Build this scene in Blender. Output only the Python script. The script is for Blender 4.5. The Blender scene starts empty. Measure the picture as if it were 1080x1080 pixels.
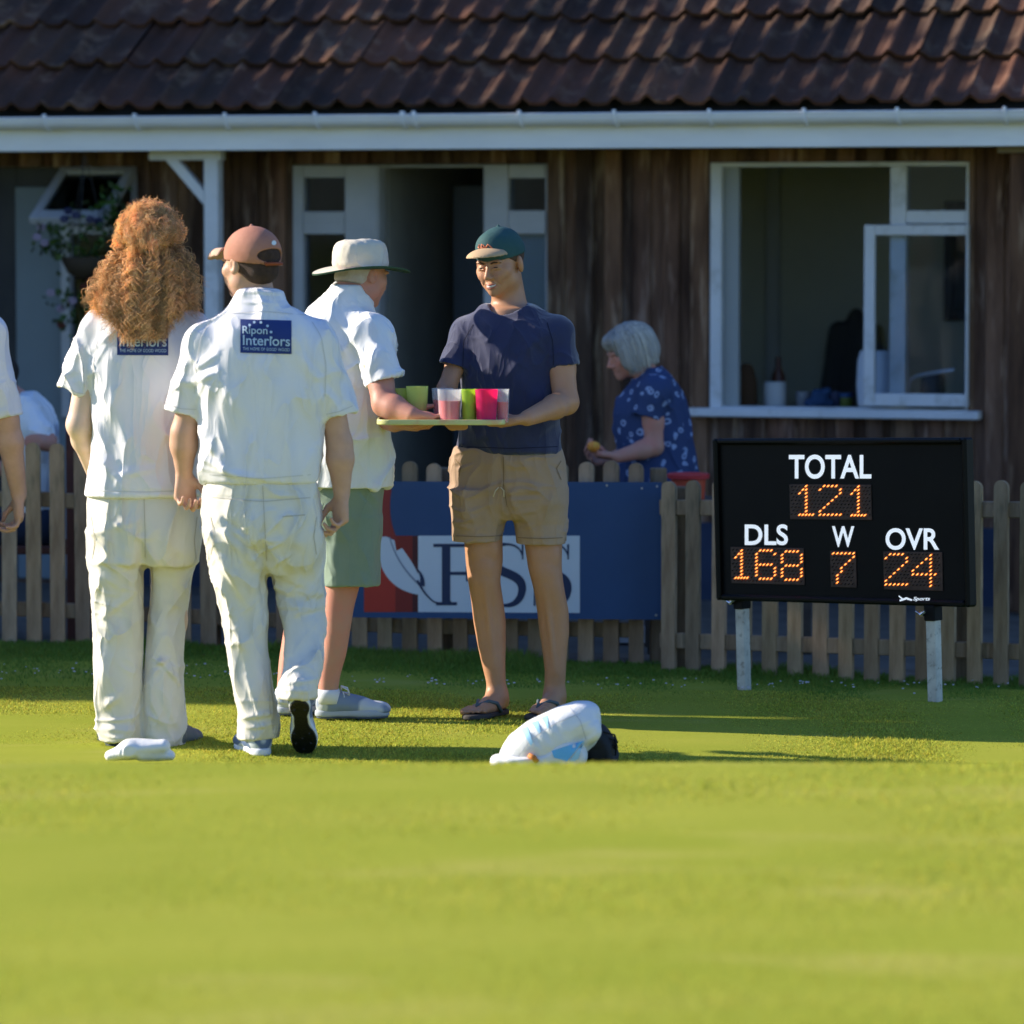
import bpy, math, random
import numpy as np
from mathutils import Matrix, Vector, noise as mnoise
from mathutils.bvhtree import BVHTree

random.seed(7)
rng = np.random.default_rng(11)
R = math.radians
SC = bpy.context.scene

# ------------------------------------------------------------------ camera, sky, sun, exposure
F = 4635.0                                   # focal length in photo pixels (1080 px frame)
PITCH = math.atan(300.0 / F)
CAM_H = 1.8
cam_d = bpy.data.cameras.new('camera')
cam = bpy.data.objects.new('camera', cam_d)
SC.collection.objects.link(cam)
cam.location = (0, 0, CAM_H)
cam.rotation_euler = (math.pi / 2 - PITCH, 0, 0)
cam_d.sensor_width = 36.0
cam_d.lens = F / 1080.0 * 36.0
cam_d.clip_start = 0.5
cam_d.clip_end = 2000.0
cam_d.dof.use_dof = True
cam_d.dof.focus_distance = 16.0
cam_d.dof.aperture_fstop = 2.6
SC.camera = cam

SUN_EL = R(24.0)
TRAVEL = Vector((0.97, -0.235, 0)).normalized()      # the way the light travels over the ground
world = bpy.data.worlds.new('World')
SC.world = world
world.use_nodes = True
wn = world.node_tree.nodes
sky = wn.new('ShaderNodeTexSky')
sky.sky_type = 'NISHITA'
sky.sun_disc = False
sky.dust_density = 0.3
sky.ozone_density = 4.0
sky.sun_elevation = SUN_EL
sky.sun_rotation = math.atan2(-TRAVEL.x, -TRAVEL.y)
bg = wn['Background']
bg.inputs['Strength'].default_value = 0.105
tint = wn.new('ShaderNodeMix')
tint.data_type = 'RGBA'
tint.blend_type = 'MULTIPLY'
tint.inputs['Factor'].default_value = 1.0
tint.inputs[7].default_value = (0.84, 0.96, 1.22, 1)
world.node_tree.links.new(sky.outputs['Color'], tint.inputs[6])
world.node_tree.links.new(tint.outputs[2], bg.inputs['Color'])

sun_d = bpy.data.lights.new('sun', 'SUN')
sun_d.energy = 5.0
sun_d.angle = R(0.6)
sun_d.color = (1.0, 0.90, 0.75)
sun = bpy.data.objects.new('sun', sun_d)
SC.collection.objects.link(sun)
light_dir = Vector((TRAVEL.x * math.cos(SUN_EL), TRAVEL.y * math.cos(SUN_EL), -math.sin(SUN_EL)))
sun.rotation_euler = light_dir.to_track_quat('-Z', 'Y').to_euler()
sun.location = (-20, 10, 20)

SC.view_settings.view_transform = 'Standard'
SC.view_settings.look = 'None'
SC.view_settings.gamma = 1.0
SC.view_settings.exposure = 0.9
SC.cycles.max_bounces = 8
SC.cycles.diffuse_bounces = 4
SC.cycles.transparent_max_bounces = 12
SC.cycles.caustics_reflective = False
SC.cycles.caustics_refractive = False
SC.cycles.use_denoising = True

# ------------------------------------------------------------------ placing things where they stand
CP, SP = math.cos(PITCH), math.sin(PITCH)


def ray(px, py):
    u, v = (px - 540.0) / F, (540.0 - py) / F
    return np.array((u, CP + v * SP, -SP + v * CP))


def P(px, py, Y):
    d = ray(px, py)
    p = d * (Y / d[1])
    return np.array((p[0], Y, CAM_H + p[2]))


def smooth01(t):
    t = np.clip(t, 0, 1)
    return t * t * (3 - 2 * t)


def ground_z(x, y):
    x = np.asarray(x, float)
    y = np.asarray(y, float)
    m = 0.37 * (1 - smooth01((y - 11.4) / 3.0)) - 0.16 * (1 - smooth01((y - 3.0) / 7.0))
    near = np.exp(-(x / 40.0) ** 2)
    dip = -0.05 * smooth01((y - 16.6) / 1.4) * smooth01((x + 1.4) / 1.6)
    return m * near + dip


def norm(v):
    v = np.asarray(v, float)
    return v / max(1e-9, np.linalg.norm(v))


class Plane:
    """A flat thing's own frame: origin, ux (right), uz (up), n (towards the viewer's side)."""

    def __init__(s, o, ux, uz):
        s.o = np.asarray(o, float)
        s.ux = norm(ux)
        s.n = norm(np.cross(s.ux, uz))
        s.uz = norm(np.cross(s.n, s.ux))

    def uv(s, px, py, off=0.0):
        d = ray(px, py)
        c = np.array((0, 0, CAM_H))
        o = s.o + s.n * off
        t = np.dot(o - c, s.n) / np.dot(d, s.n)
        p = c + d * t - s.o
        return np.dot(p, s.ux), np.dot(p, s.uz)

    def matrix(s):
        m = Matrix.Identity(4)
        for i in range(3):
            m[i][0] = s.ux[i]
            m[i][1] = -s.n[i]
            m[i][2] = s.uz[i]
            m[i][3] = s.o[i]
        return m


# ------------------------------------------------------------------ materials
def mat(name, col, rough=0.6, col2=None, scale=6.0, detail=5.0, stretch=(1, 1, 1), bump=0.0, bscale=40.0, bstretch=None,
        metal=0.0, spec=0.4, sss=0.0, trans=0.0, sheen=0.0, emit=None, estr=0.0, contrast=(0.35, 0.65), col3=None, scale3=30.0,
        attr=None, alpha=1.0, ior=1.45, wrk=0.0, wscale=9.0, wstretch=(1, 1, 0.45), transl=0.0):
    m = bpy.data.materials.new(name)
    m.use_nodes = True
    nt = m.node_tree
    N, L = nt.nodes, nt.links
    b = N['Principled BSDF']
    b.inputs['Roughness'].default_value = rough
    b.inputs['Metallic'].default_value = metal
    b.inputs['Specular IOR Level'].default_value = spec
    b.inputs['IOR'].default_value = ior
    b.inputs['Transmission Weight'].default_value = trans
    b.inputs['Alpha'].default_value = alpha
    if sss:
        b.inputs['Subsurface Weight'].default_value = sss
        b.inputs['Subsurface Radius'].default_value = (0.012, 0.005, 0.003)
        b.inputs['Subsurface Scale'].default_value = 1.0
    if sheen:
        b.inputs['Sheen Weight'].default_value = sheen
        b.inputs['Sheen Roughness'].default_value = 0.5
    if emit:
        b.inputs['Emission Color'].default_value = (*emit, 1)
        b.inputs['Emission Strength'].default_value = estr
    tc = N.new('ShaderNodeTexCoord')

    def coords(st):
        mp = N.new('ShaderNodeMapping')
        mp.inputs['Scale'].default_value = st
        L.new(tc.outputs['Object'], mp.inputs['Vector'])
        return mp.outputs['Vector']

    def ntex(sc, st, det=detail):
        t = N.new('ShaderNodeTexNoise')
        t.inputs['Scale'].default_value = sc
        t.inputs['Detail'].default_value = det
        t.inputs['Roughness'].default_value = 0.6
        L.new(coords(st), t.inputs['Vector'])
        return t.outputs['Fac']

    def ramp(fac, lo, hi):
        r = N.new('ShaderNodeMapRange')
        r.inputs['From Min'].default_value = lo
        r.inputs['From Max'].default_value = hi
        L.new(fac, r.inputs['Value'])
        return r.outputs['Result']

    def mix(fac, a, c, kind='MIX'):
        x = N.new('ShaderNodeMix')
        x.data_type = 'RGBA'
        x.blend_type = kind
        if isinstance(fac, float):
            x.inputs['Factor'].default_value = fac
        else:
            L.new(fac, x.inputs['Factor'])
        for sock, v in (('A', a), ('B', c)):
            s = [q for q in x.inputs if q.name == sock and q.type == 'RGBA'][0]
            if isinstance(v, tuple):
                s.default_value = (*v[:3], 1)
            else:
                L.new(v, s)
        return [q for q in x.outputs if q.type == 'RGBA'][0]

    out = col
    if col2:
        out = mix(ramp(ntex(scale, stretch), *contrast), col, col2)
    if col3:
        out = mix(ramp(ntex(scale3, stretch, 3.0), 0.55, 0.7), out, col3)
    if attr:
        a = N.new('ShaderNodeAttribute')
        a.attribute_name = attr
        out = mix(1.0, out, a.outputs['Color'], 'MULTIPLY')
    if isinstance(out, tuple):
        b.inputs['Base Color'].default_value = (*out, 1)
    else:
        L.new(out, b.inputs['Base Color'])
    if wrk:
        wt = N.new('ShaderNodeTexNoise')
        wt.noise_type = 'RIDGED_MULTIFRACTAL'
        wt.inputs['Scale'].default_value = wscale
        wt.inputs['Detail'].default_value = 2.5
        wt.inputs['Roughness'].default_value = 0.45
        wt.inputs['Distortion'].default_value = 0.35
        wt.inputs['Offset'].default_value = 0.85
        wt.inputs['Gain'].default_value = 1.5
        L.new(coords(wstretch), wt.inputs['Vector'])
        wb = N.new('ShaderNodeBump')
        wb.inputs['Strength'].default_value = wrk
        wb.inputs['Distance'].default_value = 0.035
        L.new(wt.outputs['Fac'], wb.inputs['Height'])
        L.new(wb.outputs['Normal'], b.inputs['Normal'])
    if transl:
        tl = N.new('ShaderNodeBsdfTranslucent')
        if isinstance(out, tuple):
            tl.inputs['Color'].default_value = (*out, 1)
        else:
            L.new(out, tl.inputs['Color'])
        ms = N.new('ShaderNodeMixShader')
        ms.inputs[0].default_value = transl
        L.new(b.outputs[0], ms.inputs[1])
        L.new(tl.outputs[0], ms.inputs[2])
        L.new(ms.outputs[0], N['Material Output'].inputs['Surface'])
    if bump:
        bp = N.new('ShaderNodeBump')
        bp.inputs['Strength'].default_value = bump
        bp.inputs['Distance'].default_value = 0.01
        L.new(ntex(bscale, bstretch or stretch, 4.0), bp.inputs['Height'])
        if wrk:
            L.new(wb.outputs['Normal'], bp.inputs['Normal'])
        L.new(bp.outputs['Normal'], b.inputs['Normal'])
    return m


def glass_mat(name, tint=(0.9, 0.95, 1.0), refl=0.12):
    """A thin pane: mostly clear, a little mirror."""
    m = bpy.data.materials.new(name)
    m.use_nodes = True
    nt = m.node_tree
    nt.nodes.clear()
    o = nt.nodes.new('ShaderNodeOutputMaterial')
    t = nt.nodes.new('ShaderNodeBsdfTransparent')
    g = nt.nodes.new('ShaderNodeBsdfGlossy')
    g.inputs['Roughness'].default_value = 0.03
    t.inputs['Color'].default_value = (*tint, 1)
    x = nt.nodes.new('ShaderNodeMixShader')
    f = nt.nodes.new('ShaderNodeFresnel')
    f.inputs['IOR'].default_value = 1.5
    a = nt.nodes.new('ShaderNodeMath')
    a.operation = 'ADD'
    a.inputs[1].default_value = refl
    nt.links.new(f.outputs[0], a.inputs[0])
    nt.links.new(a.outputs[0], x.inputs[0])
    nt.links.new(t.outputs[0], x.inputs[1])
    nt.links.new(g.outputs[0], x.inputs[2])
    nt.links.new(x.outputs[0], o.inputs['Surface'])
    return m


# ------------------------------------------------------------------ objects
def tag(o, label=None, cat=None, group=None, kind=None):
    if label:
        o['label'] = label
    if cat:
        o['category'] = cat
    if group:
        o['group'] = group
    if kind:
        o['kind'] = kind
    return o


def empty(name, loc=(0, 0, 0), label=None, cat=None, group=None, parent=None, matrix=None):
    o = bpy.data.objects.new(name, None)
    SC.collection.objects.link(o)
    o.empty_display_size = 0.1
    if matrix is not None:
        o.matrix_world = matrix
    else:
        o.location = [float(v) for v in loc]
    if parent:
        o.parent = parent
    return tag(o, label, cat, group)


def mesh_from(name, verts, faces, smooth=False):
    """Fast mesh creation; faces: list of tuples or an (n,k) array."""
    me = bpy.data.meshes.new(name)
    verts = np.asarray(verts, np.float32)
    if isinstance(faces, np.ndarray):
        n, k = faces.shape
        me.vertices.add(len(verts))
        me.vertices.foreach_set('co', verts.ravel())
        me.loops.add(n * k)
        me.loops.foreach_set('vertex_index', faces.astype(np.int32).ravel())
        me.polygons.add(n)
        me.polygons.foreach_set('loop_start', np.arange(0, n * k, k, dtype=np.int32))
        me.update(calc_edges=True)
    else:
        me.from_pydata([tuple(map(float, v)) for v in verts], [], faces)
        me.update()
    me.polygons.foreach_set('use_smooth', [smooth] * len(me.polygons))
    return me


def obj(name, me, material=None, parent=None, world_off=None):
    """Link a mesh as one object. Under a parent the mesh is already in the parent's frame unless world_off is given."""
    o = bpy.data.objects.new(name, me)
    SC.collection.objects.link(o)
    if material:
        me.materials.append(material)
    if parent:
        o.parent = parent
    if world_off is not None:
        o.location = [-float(v) for v in world_off]
    return o


class MB:
    """Collects simple solids into ONE mesh."""

    def __init__(s):
        s.v, s.f, s.c = [], [], []

    def add(s, verts, faces, col=None):
        b = len(s.v)
        s.v.extend([tuple(map(float, q)) for q in verts])
        s.f.extend([tuple(i + b for i in f) for f in faces])
        s.c.extend([col or (1, 1, 1)] * len(verts))

    def box(s, x0, x1, y0, y1, z0, z1, bev=0.0, col=None, M=None):
        if bev > 0:
            b = min(bev, (x1 - x0) * .45, (y1 - y0) * .45, (z1 - z0) * .45)
            vs, fs = [], []
            # rounded box from 24 verts (3 per corner)
            idx = {}
            for i, X in enumerate((x0, x1)):
                for j, Y in enumerate((y0, y1)):
                    for k, Z in enumerate((z0, z1)):
                        sx, sy, sz = (1, -1)[i], (1, -1)[j], (1, -1)[k]
                        idx[(i, j, k, 0)] = len(vs); vs.append((X, Y + sy * b, Z + sz * b))
                        idx[(i, j, k, 1)] = len(vs); vs.append((X + sx * b, Y, Z + sz * b))
                        idx[(i, j, k, 2)] = len(vs); vs.append((X + sx * b, Y + sy * b, Z))
            for i in (0, 1):
                q = [idx[(i, j, k, 0)] for j, k in ((0, 0), (1, 0), (1, 1), (0, 1))]
                fs.append(q if i else q[::-1])
            for j in (0, 1):
                q = [idx[(i, j, k, 1)] for i, k in ((0, 0), (0, 1), (1, 1), (1, 0))]
                fs.append(q if j else q[::-1])
            for k in (0, 1):
                q = [idx[(i, j, k, 2)] for i, j in ((0, 0), (1, 0), (1, 1), (0, 1))]
                fs.append(q if k else q[::-1])
            for i in (0, 1):
                for j in (0, 1):
                    q = [idx[(i, j, 0, 0)], idx[(i, j, 1, 0)], idx[(i, j, 1, 1)], idx[(i, j, 0, 1)]]
                    fs.append(q if (i == j) else q[::-1])
            for i in (0, 1):
                for k in (0, 1):
                    q = [idx[(i, 0, k, 0)], idx[(i, 0, k, 2)], idx[(i, 1, k, 2)], idx[(i, 1, k, 0)]]
                    fs.append(q if (i == k) else q[::-1])
            for j in (0, 1):
                for k in (0, 1):
                    q = [idx[(0, j, k, 1)], idx[(1, j, k, 1)], idx[(1, j, k, 2)], idx[(0, j, k, 2)]]
                    fs.append(q if (j == k) else q[::-1])
            for i in (0, 1):
                for j in (0, 1):
                    for k in (0, 1):
                        q = [idx[(i, j, k, 0)], idx[(i, j, k, 1)], idx[(i, j, k, 2)]]
                        fs.append(q if (i + j + k) % 2 == 0 else q[::-1])
        else:
            vs = [(x, y, z) for x in (x0, x1) for y in (y0, y1) for z in (z0, z1)]
            fs = [(0, 1, 3, 2), (4, 6, 7, 5), (0, 4, 5, 1), (2, 3, 7, 6), (0, 2, 6, 4), (1, 5, 7, 3)]
        if M is not None:
            vs = [tuple(M @ Vector(q)) for q in vs]
        s.add(vs, fs, col)
        return s

    def bar(s, a, b, w, h, up=(0, 0, 1), bev=0.0, col=None):
        """A square bar from a to b, w wide, h high (centred)."""
        a, b = Vector(a), Vector(b)
        d = (b - a)
        Ln = d.length
        d.normalize()
        side = d.cross(Vector(up))
        if side.length < 1e-4:
            side = Vector((1, 0, 0))
        side.normalize()
        u = side.cross(d)
        M = Matrix((side, d, u)).transposed().to_4x4()
        M.translation = a
        return s.box(-w / 2, w / 2, 0, Ln, -h / 2, h / 2, bev, col, M)

    def tube(s, pts, r, n=10, col=None, cap=True):
        pts = [np.asarray(p, float) for p in pts]
        rr = r if hasattr(r, '__len__') else [r] * len(pts)
        up = np.array((0, 0, 1.0))
        rings = []
        for i, p in enumerate(pts):
            t = norm(pts[min(i + 1, len(pts) - 1)] - pts[max(i - 1, 0)])
            a = np.cross(t, up)
            if np.linalg.norm(a) < 1e-3:
                a = np.cross(t, (1, 0, 0))
            a = norm(a)
            b = np.cross(a, t)
            up = b
            rings.append([p + rr[i] * (a * math.cos(2 * math.pi * k / n) + b * math.sin(2 * math.pi * k / n)) for k in range(n)])
        vs = [q for ring in rings for q in ring]
        fs = []
        for i in range(len(pts) - 1):
            for k in range(n):
                fs.append((i * n + k, i * n + (k + 1) % n, (i + 1) * n + (k + 1) % n, (i + 1) * n + k))
        if cap:
            fs.append(tuple(range(n))[::-1])
            fs.append(tuple(range((len(pts) - 1) * n, len(pts) * n)))
        s.add(vs, fs, col)
        return s

    def lathe(s, prof, n=32, c=(0, 0, 0), col=None, sx=1.0, sy=1.0, zf=None):
        """prof: (r, z) from bottom to top; zf(angle, r) adds height."""
        vs, fs = [], []
        for (r, z) in prof:
            for k in range(n):
                a = 2 * math.pi * k / n
                dz = zf(a, r) if zf else 0
                vs.append((c[0] + r * sx * math.cos(a), c[1] + r * sy * math.sin(a), c[2] + z + dz))
        for i in range(len(prof) - 1):
            for k in range(n):
                fs.append((i * n + k, i * n + (k + 1) % n, (i + 1) * n + (k + 1) % n, (i + 1) * n + k))
        if prof[0][0] > 1e-4:
            fs.append(tuple(range(n))[::-1])
        if prof[-1][0] > 1e-4:
            fs.append(tuple(range((len(prof) - 1) * n, len(prof) * n)))
        s.add(vs, fs, col)
        return s

    def prism(s, poly, y0, y1, col=None):
        """An outline in the x-z plane given depth from y0 to y1."""
        n = len(poly)
        vs = [(x, y0, z) for x, z in poly] + [(x, y1, z) for x, z in poly]
        fs = [tuple(range(n)), tuple(range(n, 2 * n))[::-1]]
        fs += [(i, i + n, (i + 1) % n + n, (i + 1) % n) for i in range(n)]
        s.add(vs, fs, col)
        return s

    def build(s, name, material=None, parent=None, smooth=False, colors=False, angle=None, off=None):
        me = bpy.data.meshes.new(name)
        me.from_pydata(s.v, [], s.f)
        me.update()
        if smooth:
            me.polygons.foreach_set('use_smooth', [True] * len(me.polygons))
            if angle:
                me.set_sharp_from_angle(angle=R(angle))
        if colors:
            ca = me.color_attributes.new('tint', 'FLOAT_COLOR', 'POINT')
            ca.data.foreach_set('color', np.array([(*c, 1) for c in s.c], np.float32).ravel())
        return obj(name, me, material, parent, off)


# ------------------------------------------------------------------ value noise for folds and lumps
def _hash(ix, iy, iz, seed):
    h = (ix * 374761393 + iy * 668265263 + iz * 2147483647 + seed * 974634777) & 0x7fffffff
    h = ((h ^ (h >> 13)) * 1274126177) & 0x7fffffff
    h = h ^ (h >> 16)
    return (h & 0xffff) / 65535.0


def vnoise(p, seed=0):
    p = np.asarray(p, np.float64)
    i = np.floor(p).astype(np.int64)
    f = p - i
    f = f * f * f * (f * (f * 6 - 15) + 10)
    out = 0
    for dx in (0, 1):
        wx = f[:, 0] if dx else 1 - f[:, 0]
        for dy in (0, 1):
            wy = f[:, 1] if dy else 1 - f[:, 1]
            for dz in (0, 1):
                wz = f[:, 2] if dz else 1 - f[:, 2]
                out = out + wx * wy * wz * _hash(i[:, 0] + dx, i[:, 1] + dy, i[:, 2] + dz, seed)
    return out * 2 - 1


def fbm(p, octv=3, seed=0):
    a, s, o = 1.0, 0.0, 0.0
    for k in range(octv):
        o = o + a * vnoise(p * (2 ** k), seed + k)
        s += a
        a *= 0.5
    return o / s


# ------------------------------------------------------------------ signed-distance sculpting on a grid, meshed with surface nets
class SDF:
    def __init__(s, lo, hi, h):
        s.h = h
        s.ax = [np.arange(lo[i], hi[i] + h, h, dtype=np.float32) for i in range(3)]
        s.d = np.full([len(a) for a in s.ax], 1.0, np.float32)

    def blk(s, lo, hi):
        sl = []
        for i in range(3):
            a = int(np.searchsorted(s.ax[i], lo[i]))
            b = int(np.searchsorted(s.ax[i], hi[i]))
            sl.append(slice(max(0, a), max(0, b)))
        X = s.ax[0][sl[0]][:, None, None]
        Y = s.ax[1][sl[1]][None, :, None]
        Z = s.ax[2][sl[2]][None, None, :]
        return tuple(sl), X, Y, Z

    def merge(s, sl, f, k, op='add'):
        d = s.d[sl]
        if d.size == 0:
            return
        if op == 'add':
            if k > 0:
                h = np.clip(0.5 + 0.5 * (d - f) / k, 0, 1)
                s.d[sl] = d * (1 - h) + f * h - k * h * (1 - h)
            else:
                s.d[sl] = np.minimum(d, f)
        else:                                        # 'sub' with -f, 'cut' with f
            g = -f if op == 'sub' else f
            if k > 0:
                h = np.clip(0.5 - 0.5 * (d - g) / k, 0, 1)
                s.d[sl] = d * (1 - h) + g * h + k * h * (1 - h)
            else:
                s.d[sl] = np.maximum(d, g)

    def cone(s, a, b, ra, rb, k=0.01, op='add', flat=None):
        """Tapered capsule; flat=(axis, factor): squashed along a unit axis (factor < 1 thinner)."""
        a, b = np.asarray(a, float), np.asarray(b, float)
        m = max(ra, rb) + k + 3 * s.h
        sl, X, Y, Z = s.blk(np.minimum(a, b) - m, np.maximum(a, b) + m)
        ab = b - a
        L2 = float(ab @ ab) + 1e-12
        px, py, pz = X - a[0], Y - a[1], Z - a[2]
        t = np.clip((px * ab[0] + py * ab[1] + pz * ab[2]) / L2, 0, 1)
        qx, qy, qz = px - ab[0] * t, py - ab[1] * t, pz - ab[2] * t
        r = ra + (rb - ra) * t
        if flat is not None:
            n, fac = np.asarray(flat[0], float), flat[1]
            dn = qx * n[0] + qy * n[1] + qz * n[2]
            qq = qx * qx + qy * qy + qz * qz - dn * dn + (dn / fac) ** 2
            f = np.sqrt(np.maximum(qq, 1e-12)) - r
            f = f * (fac if fac < 1 else 1.0)
        else:
            f = np.sqrt(qx * qx + qy * qy + qz * qz) - r
        s.merge(sl, f, k, op)
        return s

    def ell(s, c, r, Rm=None, k=0.01, op='add'):
        c, r = np.asarray(c, float), np.asarray(r, float)
        m = r.max() + k + 3 * s.h
        sl, X, Y, Z = s.blk(c - m, c + m)
        px, py, pz = X - c[0], Y - c[1], Z - c[2]
        if Rm is not None:
            Rm = np.asarray(Rm)
            px, py, pz = (px * Rm[0, j] + py * Rm[1, j] + pz * Rm[2, j] for j in range(3))
        k0 = np.sqrt((px / r[0]) ** 2 + (py / r[1]) ** 2 + (pz / r[2]) ** 2) + 1e-9
        k1 = np.sqrt((px / r[0] ** 2) ** 2 + (py / r[1] ** 2) ** 2 + (pz / r[2] ** 2) ** 2) + 1e-9
        s.merge(sl, k0 * (k0 - 1) / k1, k, op)
        return s

    def loft(s, a, b, side, prof, k=0.02, pw=2.2, op='add', rnd=0.02):
        """Swept superellipse from a to b. prof rows: (t, half width, half depth, shift side, shift front)."""
        a, b = np.asarray(a, float), np.asarray(b, float)
        ax = b - a
        Ln = float(np.linalg.norm(ax))
        ax = ax / Ln
        sd = np.asarray(side, float)
        sd = norm(sd - ax * (sd @ ax))
        fr = np.cross(ax, sd)                       # front-back axis
        pr = np.asarray(prof, float)
        mx = max(pr[:, 1].max(), pr[:, 2].max()) + abs(pr[:, 3:]).max() + k + 4 * s.h
        lo_, hi_ = a + ax * Ln * pr[0, 0], a + ax * Ln * pr[-1, 0]
        sl, X, Y, Z = s.blk(np.minimum(lo_, hi_) - mx, np.maximum(lo_, hi_) + mx)
        px, py, pz = X - a[0], Y - a[1], Z - a[2]
        t = (px * ax[0] + py * ax[1] + pz * ax[2]) / Ln
        u = px * sd[0] + py * sd[1] + pz * sd[2]
        v = px * fr[0] + py * fr[1] + pz * fr[2]
        # smooth interpolation of the profile on a dense table
        tt = np.linspace(pr[0, 0], pr[-1, 0], 256)
        tab = []
        for j in range(1, 5):
            y = np.interp(tt, pr[:, 0], pr[:, j])
            kern = np.hanning(25)
            kern /= kern.sum()
            y = np.convolve(np.pad(y, 12, mode='edge'), kern, mode='valid')
            tab.append(y)
        tf = t.ravel()
        rx, ry, ox, oy = (np.interp(tf, tt, q).reshape(t.shape).astype(np.float32) for q in tab)
        q = ((np.abs(u - ox) / rx) ** pw + (np.abs(v - oy) / ry) ** pw + 1e-9) ** (1 / pw)
        f = (q - 1) * np.minimum(rx, ry)
        cap = np.maximum((pr[0, 0] - t) * Ln, (t - pr[-1, 0]) * Ln)
        h = np.clip(0.5 - 0.5 * (f - cap) / max(rnd, 1e-4), 0, 1)
        f = f * (1 - h) + cap * h + rnd * h * (1 - h)
        s.merge(sl, f, k, op)
        return s

    def half(s, p, n, k=0.0, c=None, rad=None):
        """Keep the side of the plane the normal points away from; limited to a ball c, rad when given."""
        p, n = np.asarray(p, float), norm(n)
        if c is None:
            sl, X, Y, Z = s.blk((-1e9,) * 3, (1e9,) * 3)
        else:
            c = np.asarray(c, float)
            sl, X, Y, Z = s.blk(c - rad, c + rad)
        f = (X - p[0]) * n[0] + (Y - p[1]) * n[1] + (Z - p[2]) * n[2]
        s.merge(sl, f + 0 * s.d[sl], k, 'cut')
        return s

    def verts_faces(s):
        d = s.d
        ins = d < 0
        w = np.where(ins)
        lo = [max(0, int(q.min()) - 2) for q in w]
        hi = [int(q.max()) + 3 for q in w]
        d = d[lo[0]:hi[0], lo[1]:hi[1], lo[2]:hi[2]]
        ax = [s.ax[i][lo[i]:hi[i]] for i in range(3)]
        if min(lo) == 0 or True:
            d = np.pad(d, 1, constant_values=0.01)
            ax = [np.concatenate(([a[0] - s.h], a, [a[-1] + s.h])) for a in ax]
        ins = d < 0
        n0, n1, n2 = [q - 1 for q in d.shape]
        cnt = np.zeros((n0, n1, n2), np.int8)
        for a in (0, 1):
            for b in (0, 1):
                for c in (0, 1):
                    cnt += ins[a:a + n0, b:b + n1, c:c + n2]
        act = (cnt > 0) & (cnt < 8)
        I, J, K = np.where(act)
        idx = np.full(act.shape, -1, np.int64)
        idx[I, J, K] = np.arange(len(I))
        corner = {}
        for a in (0, 1):
            for b in (0, 1):
                for c in (0, 1):
                    corner[(a, b, c)] = d[I + a, J + b, K + c]
        acc = np.zeros((len(I), 3))
        num = np.zeros(len(I))
        keys = list(corner)
        for x in range(8):
            for y in range(x + 1, 8):
                p, q = keys[x], keys[y]
                if sum(abs(p[i] - q[i]) for i in range(3)) != 1:
                    continue
                c0, c1 = corner[p], corner[q]
                m = (c0 < 0) != (c1 < 0)
                t = np.where(m, c0 / np.where(m, c0 - c1, 1), 0)
                for i in range(3):
                    acc[:, i] += np.where(m, p[i] + (q[i] - p[i]) * t, 0)
                num += m
        acc /= num[:, None]
        V = np.stack([ax[0][I] + acc[:, 0] * s.h, ax[1][J] + acc[:, 1] * s.h, ax[2][K] + acc[:, 2] * s.h], 1)
        faces = []
        # x edges
        for axis in range(3):
            o1, o2 = [(1, 2), (2, 0), (0, 1)][axis]
            sh = list(d.shape)
            s0 = [slice(1, -1)] * 3
            s0[axis] = slice(0, -1)
            s1 = [slice(1, -1)] * 3
            s1[axis] = slice(1, None)
            a, b = ins[tuple(s0)], ins[tuple(s1)]
            E = np.where(a != b)
            base = [E[0] + (0 if axis == 0 else 1), E[1] + (0 if axis == 1 else 1), E[2] + (0 if axis == 2 else 1)]
            flip = ~a[E]

            def cell(d1, d2):
                q = [base[0].copy(), base[1].copy(), base[2].copy()]
                q[o1] = q[o1] - d1
                q[o2] = q[o2] - d2
                return idx[q[0], q[1], q[2]]
            quad = np.stack([cell(1, 1), cell(0, 1), cell(0, 0), cell(1, 0)], 1)
            quad[flip] = quad[flip][:, ::-1]
            faces.append(quad)
        Fq = np.concatenate(faces)
        Fq = Fq[(Fq >= 0).all(1)]
        return V, Fq


def vnormals(V, Fq):
    n = np.cross(V[Fq[:, 2]] - V[Fq[:, 0]], V[Fq[:, 3]] - V[Fq[:, 1]])
    N = np.zeros_like(V)
    for i in range(4):
        np.add.at(N, Fq[:, i], n)
    return N / np.maximum(np.linalg.norm(N, axis=1), 1e-12)[:, None]


def relax(V, Fq, it=2, lam=0.5):
    for _ in range(it):
        acc = np.zeros_like(V)
        c = np.zeros(len(V))
        for i in range(4):
            j = (i + 1) % 4
            np.add.at(acc, Fq[:, i], V[Fq[:, j]])
            np.add.at(acc, Fq[:, j], V[Fq[:, i]])
            np.add.at(c, Fq[:, i], 1)
            np.add.at(c, Fq[:, j], 1)
        V = V + lam * (acc / np.maximum(c, 1)[:, None] - V)
    return V


def sdf_obj(name, S, material, parent, off=None, disp=None, it=2):
    V, Fq = S.verts_faces()
    V = relax(V, Fq, it)
    if disp is not None:
        N = vnormals(V, Fq)
        V = V + N * disp(V, N)[:, None]
    if off is not None:
        V = V - np.asarray(off)
    me = mesh_from(name, V, Fq, smooth=True)
    return obj(name, me, material, parent)


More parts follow.
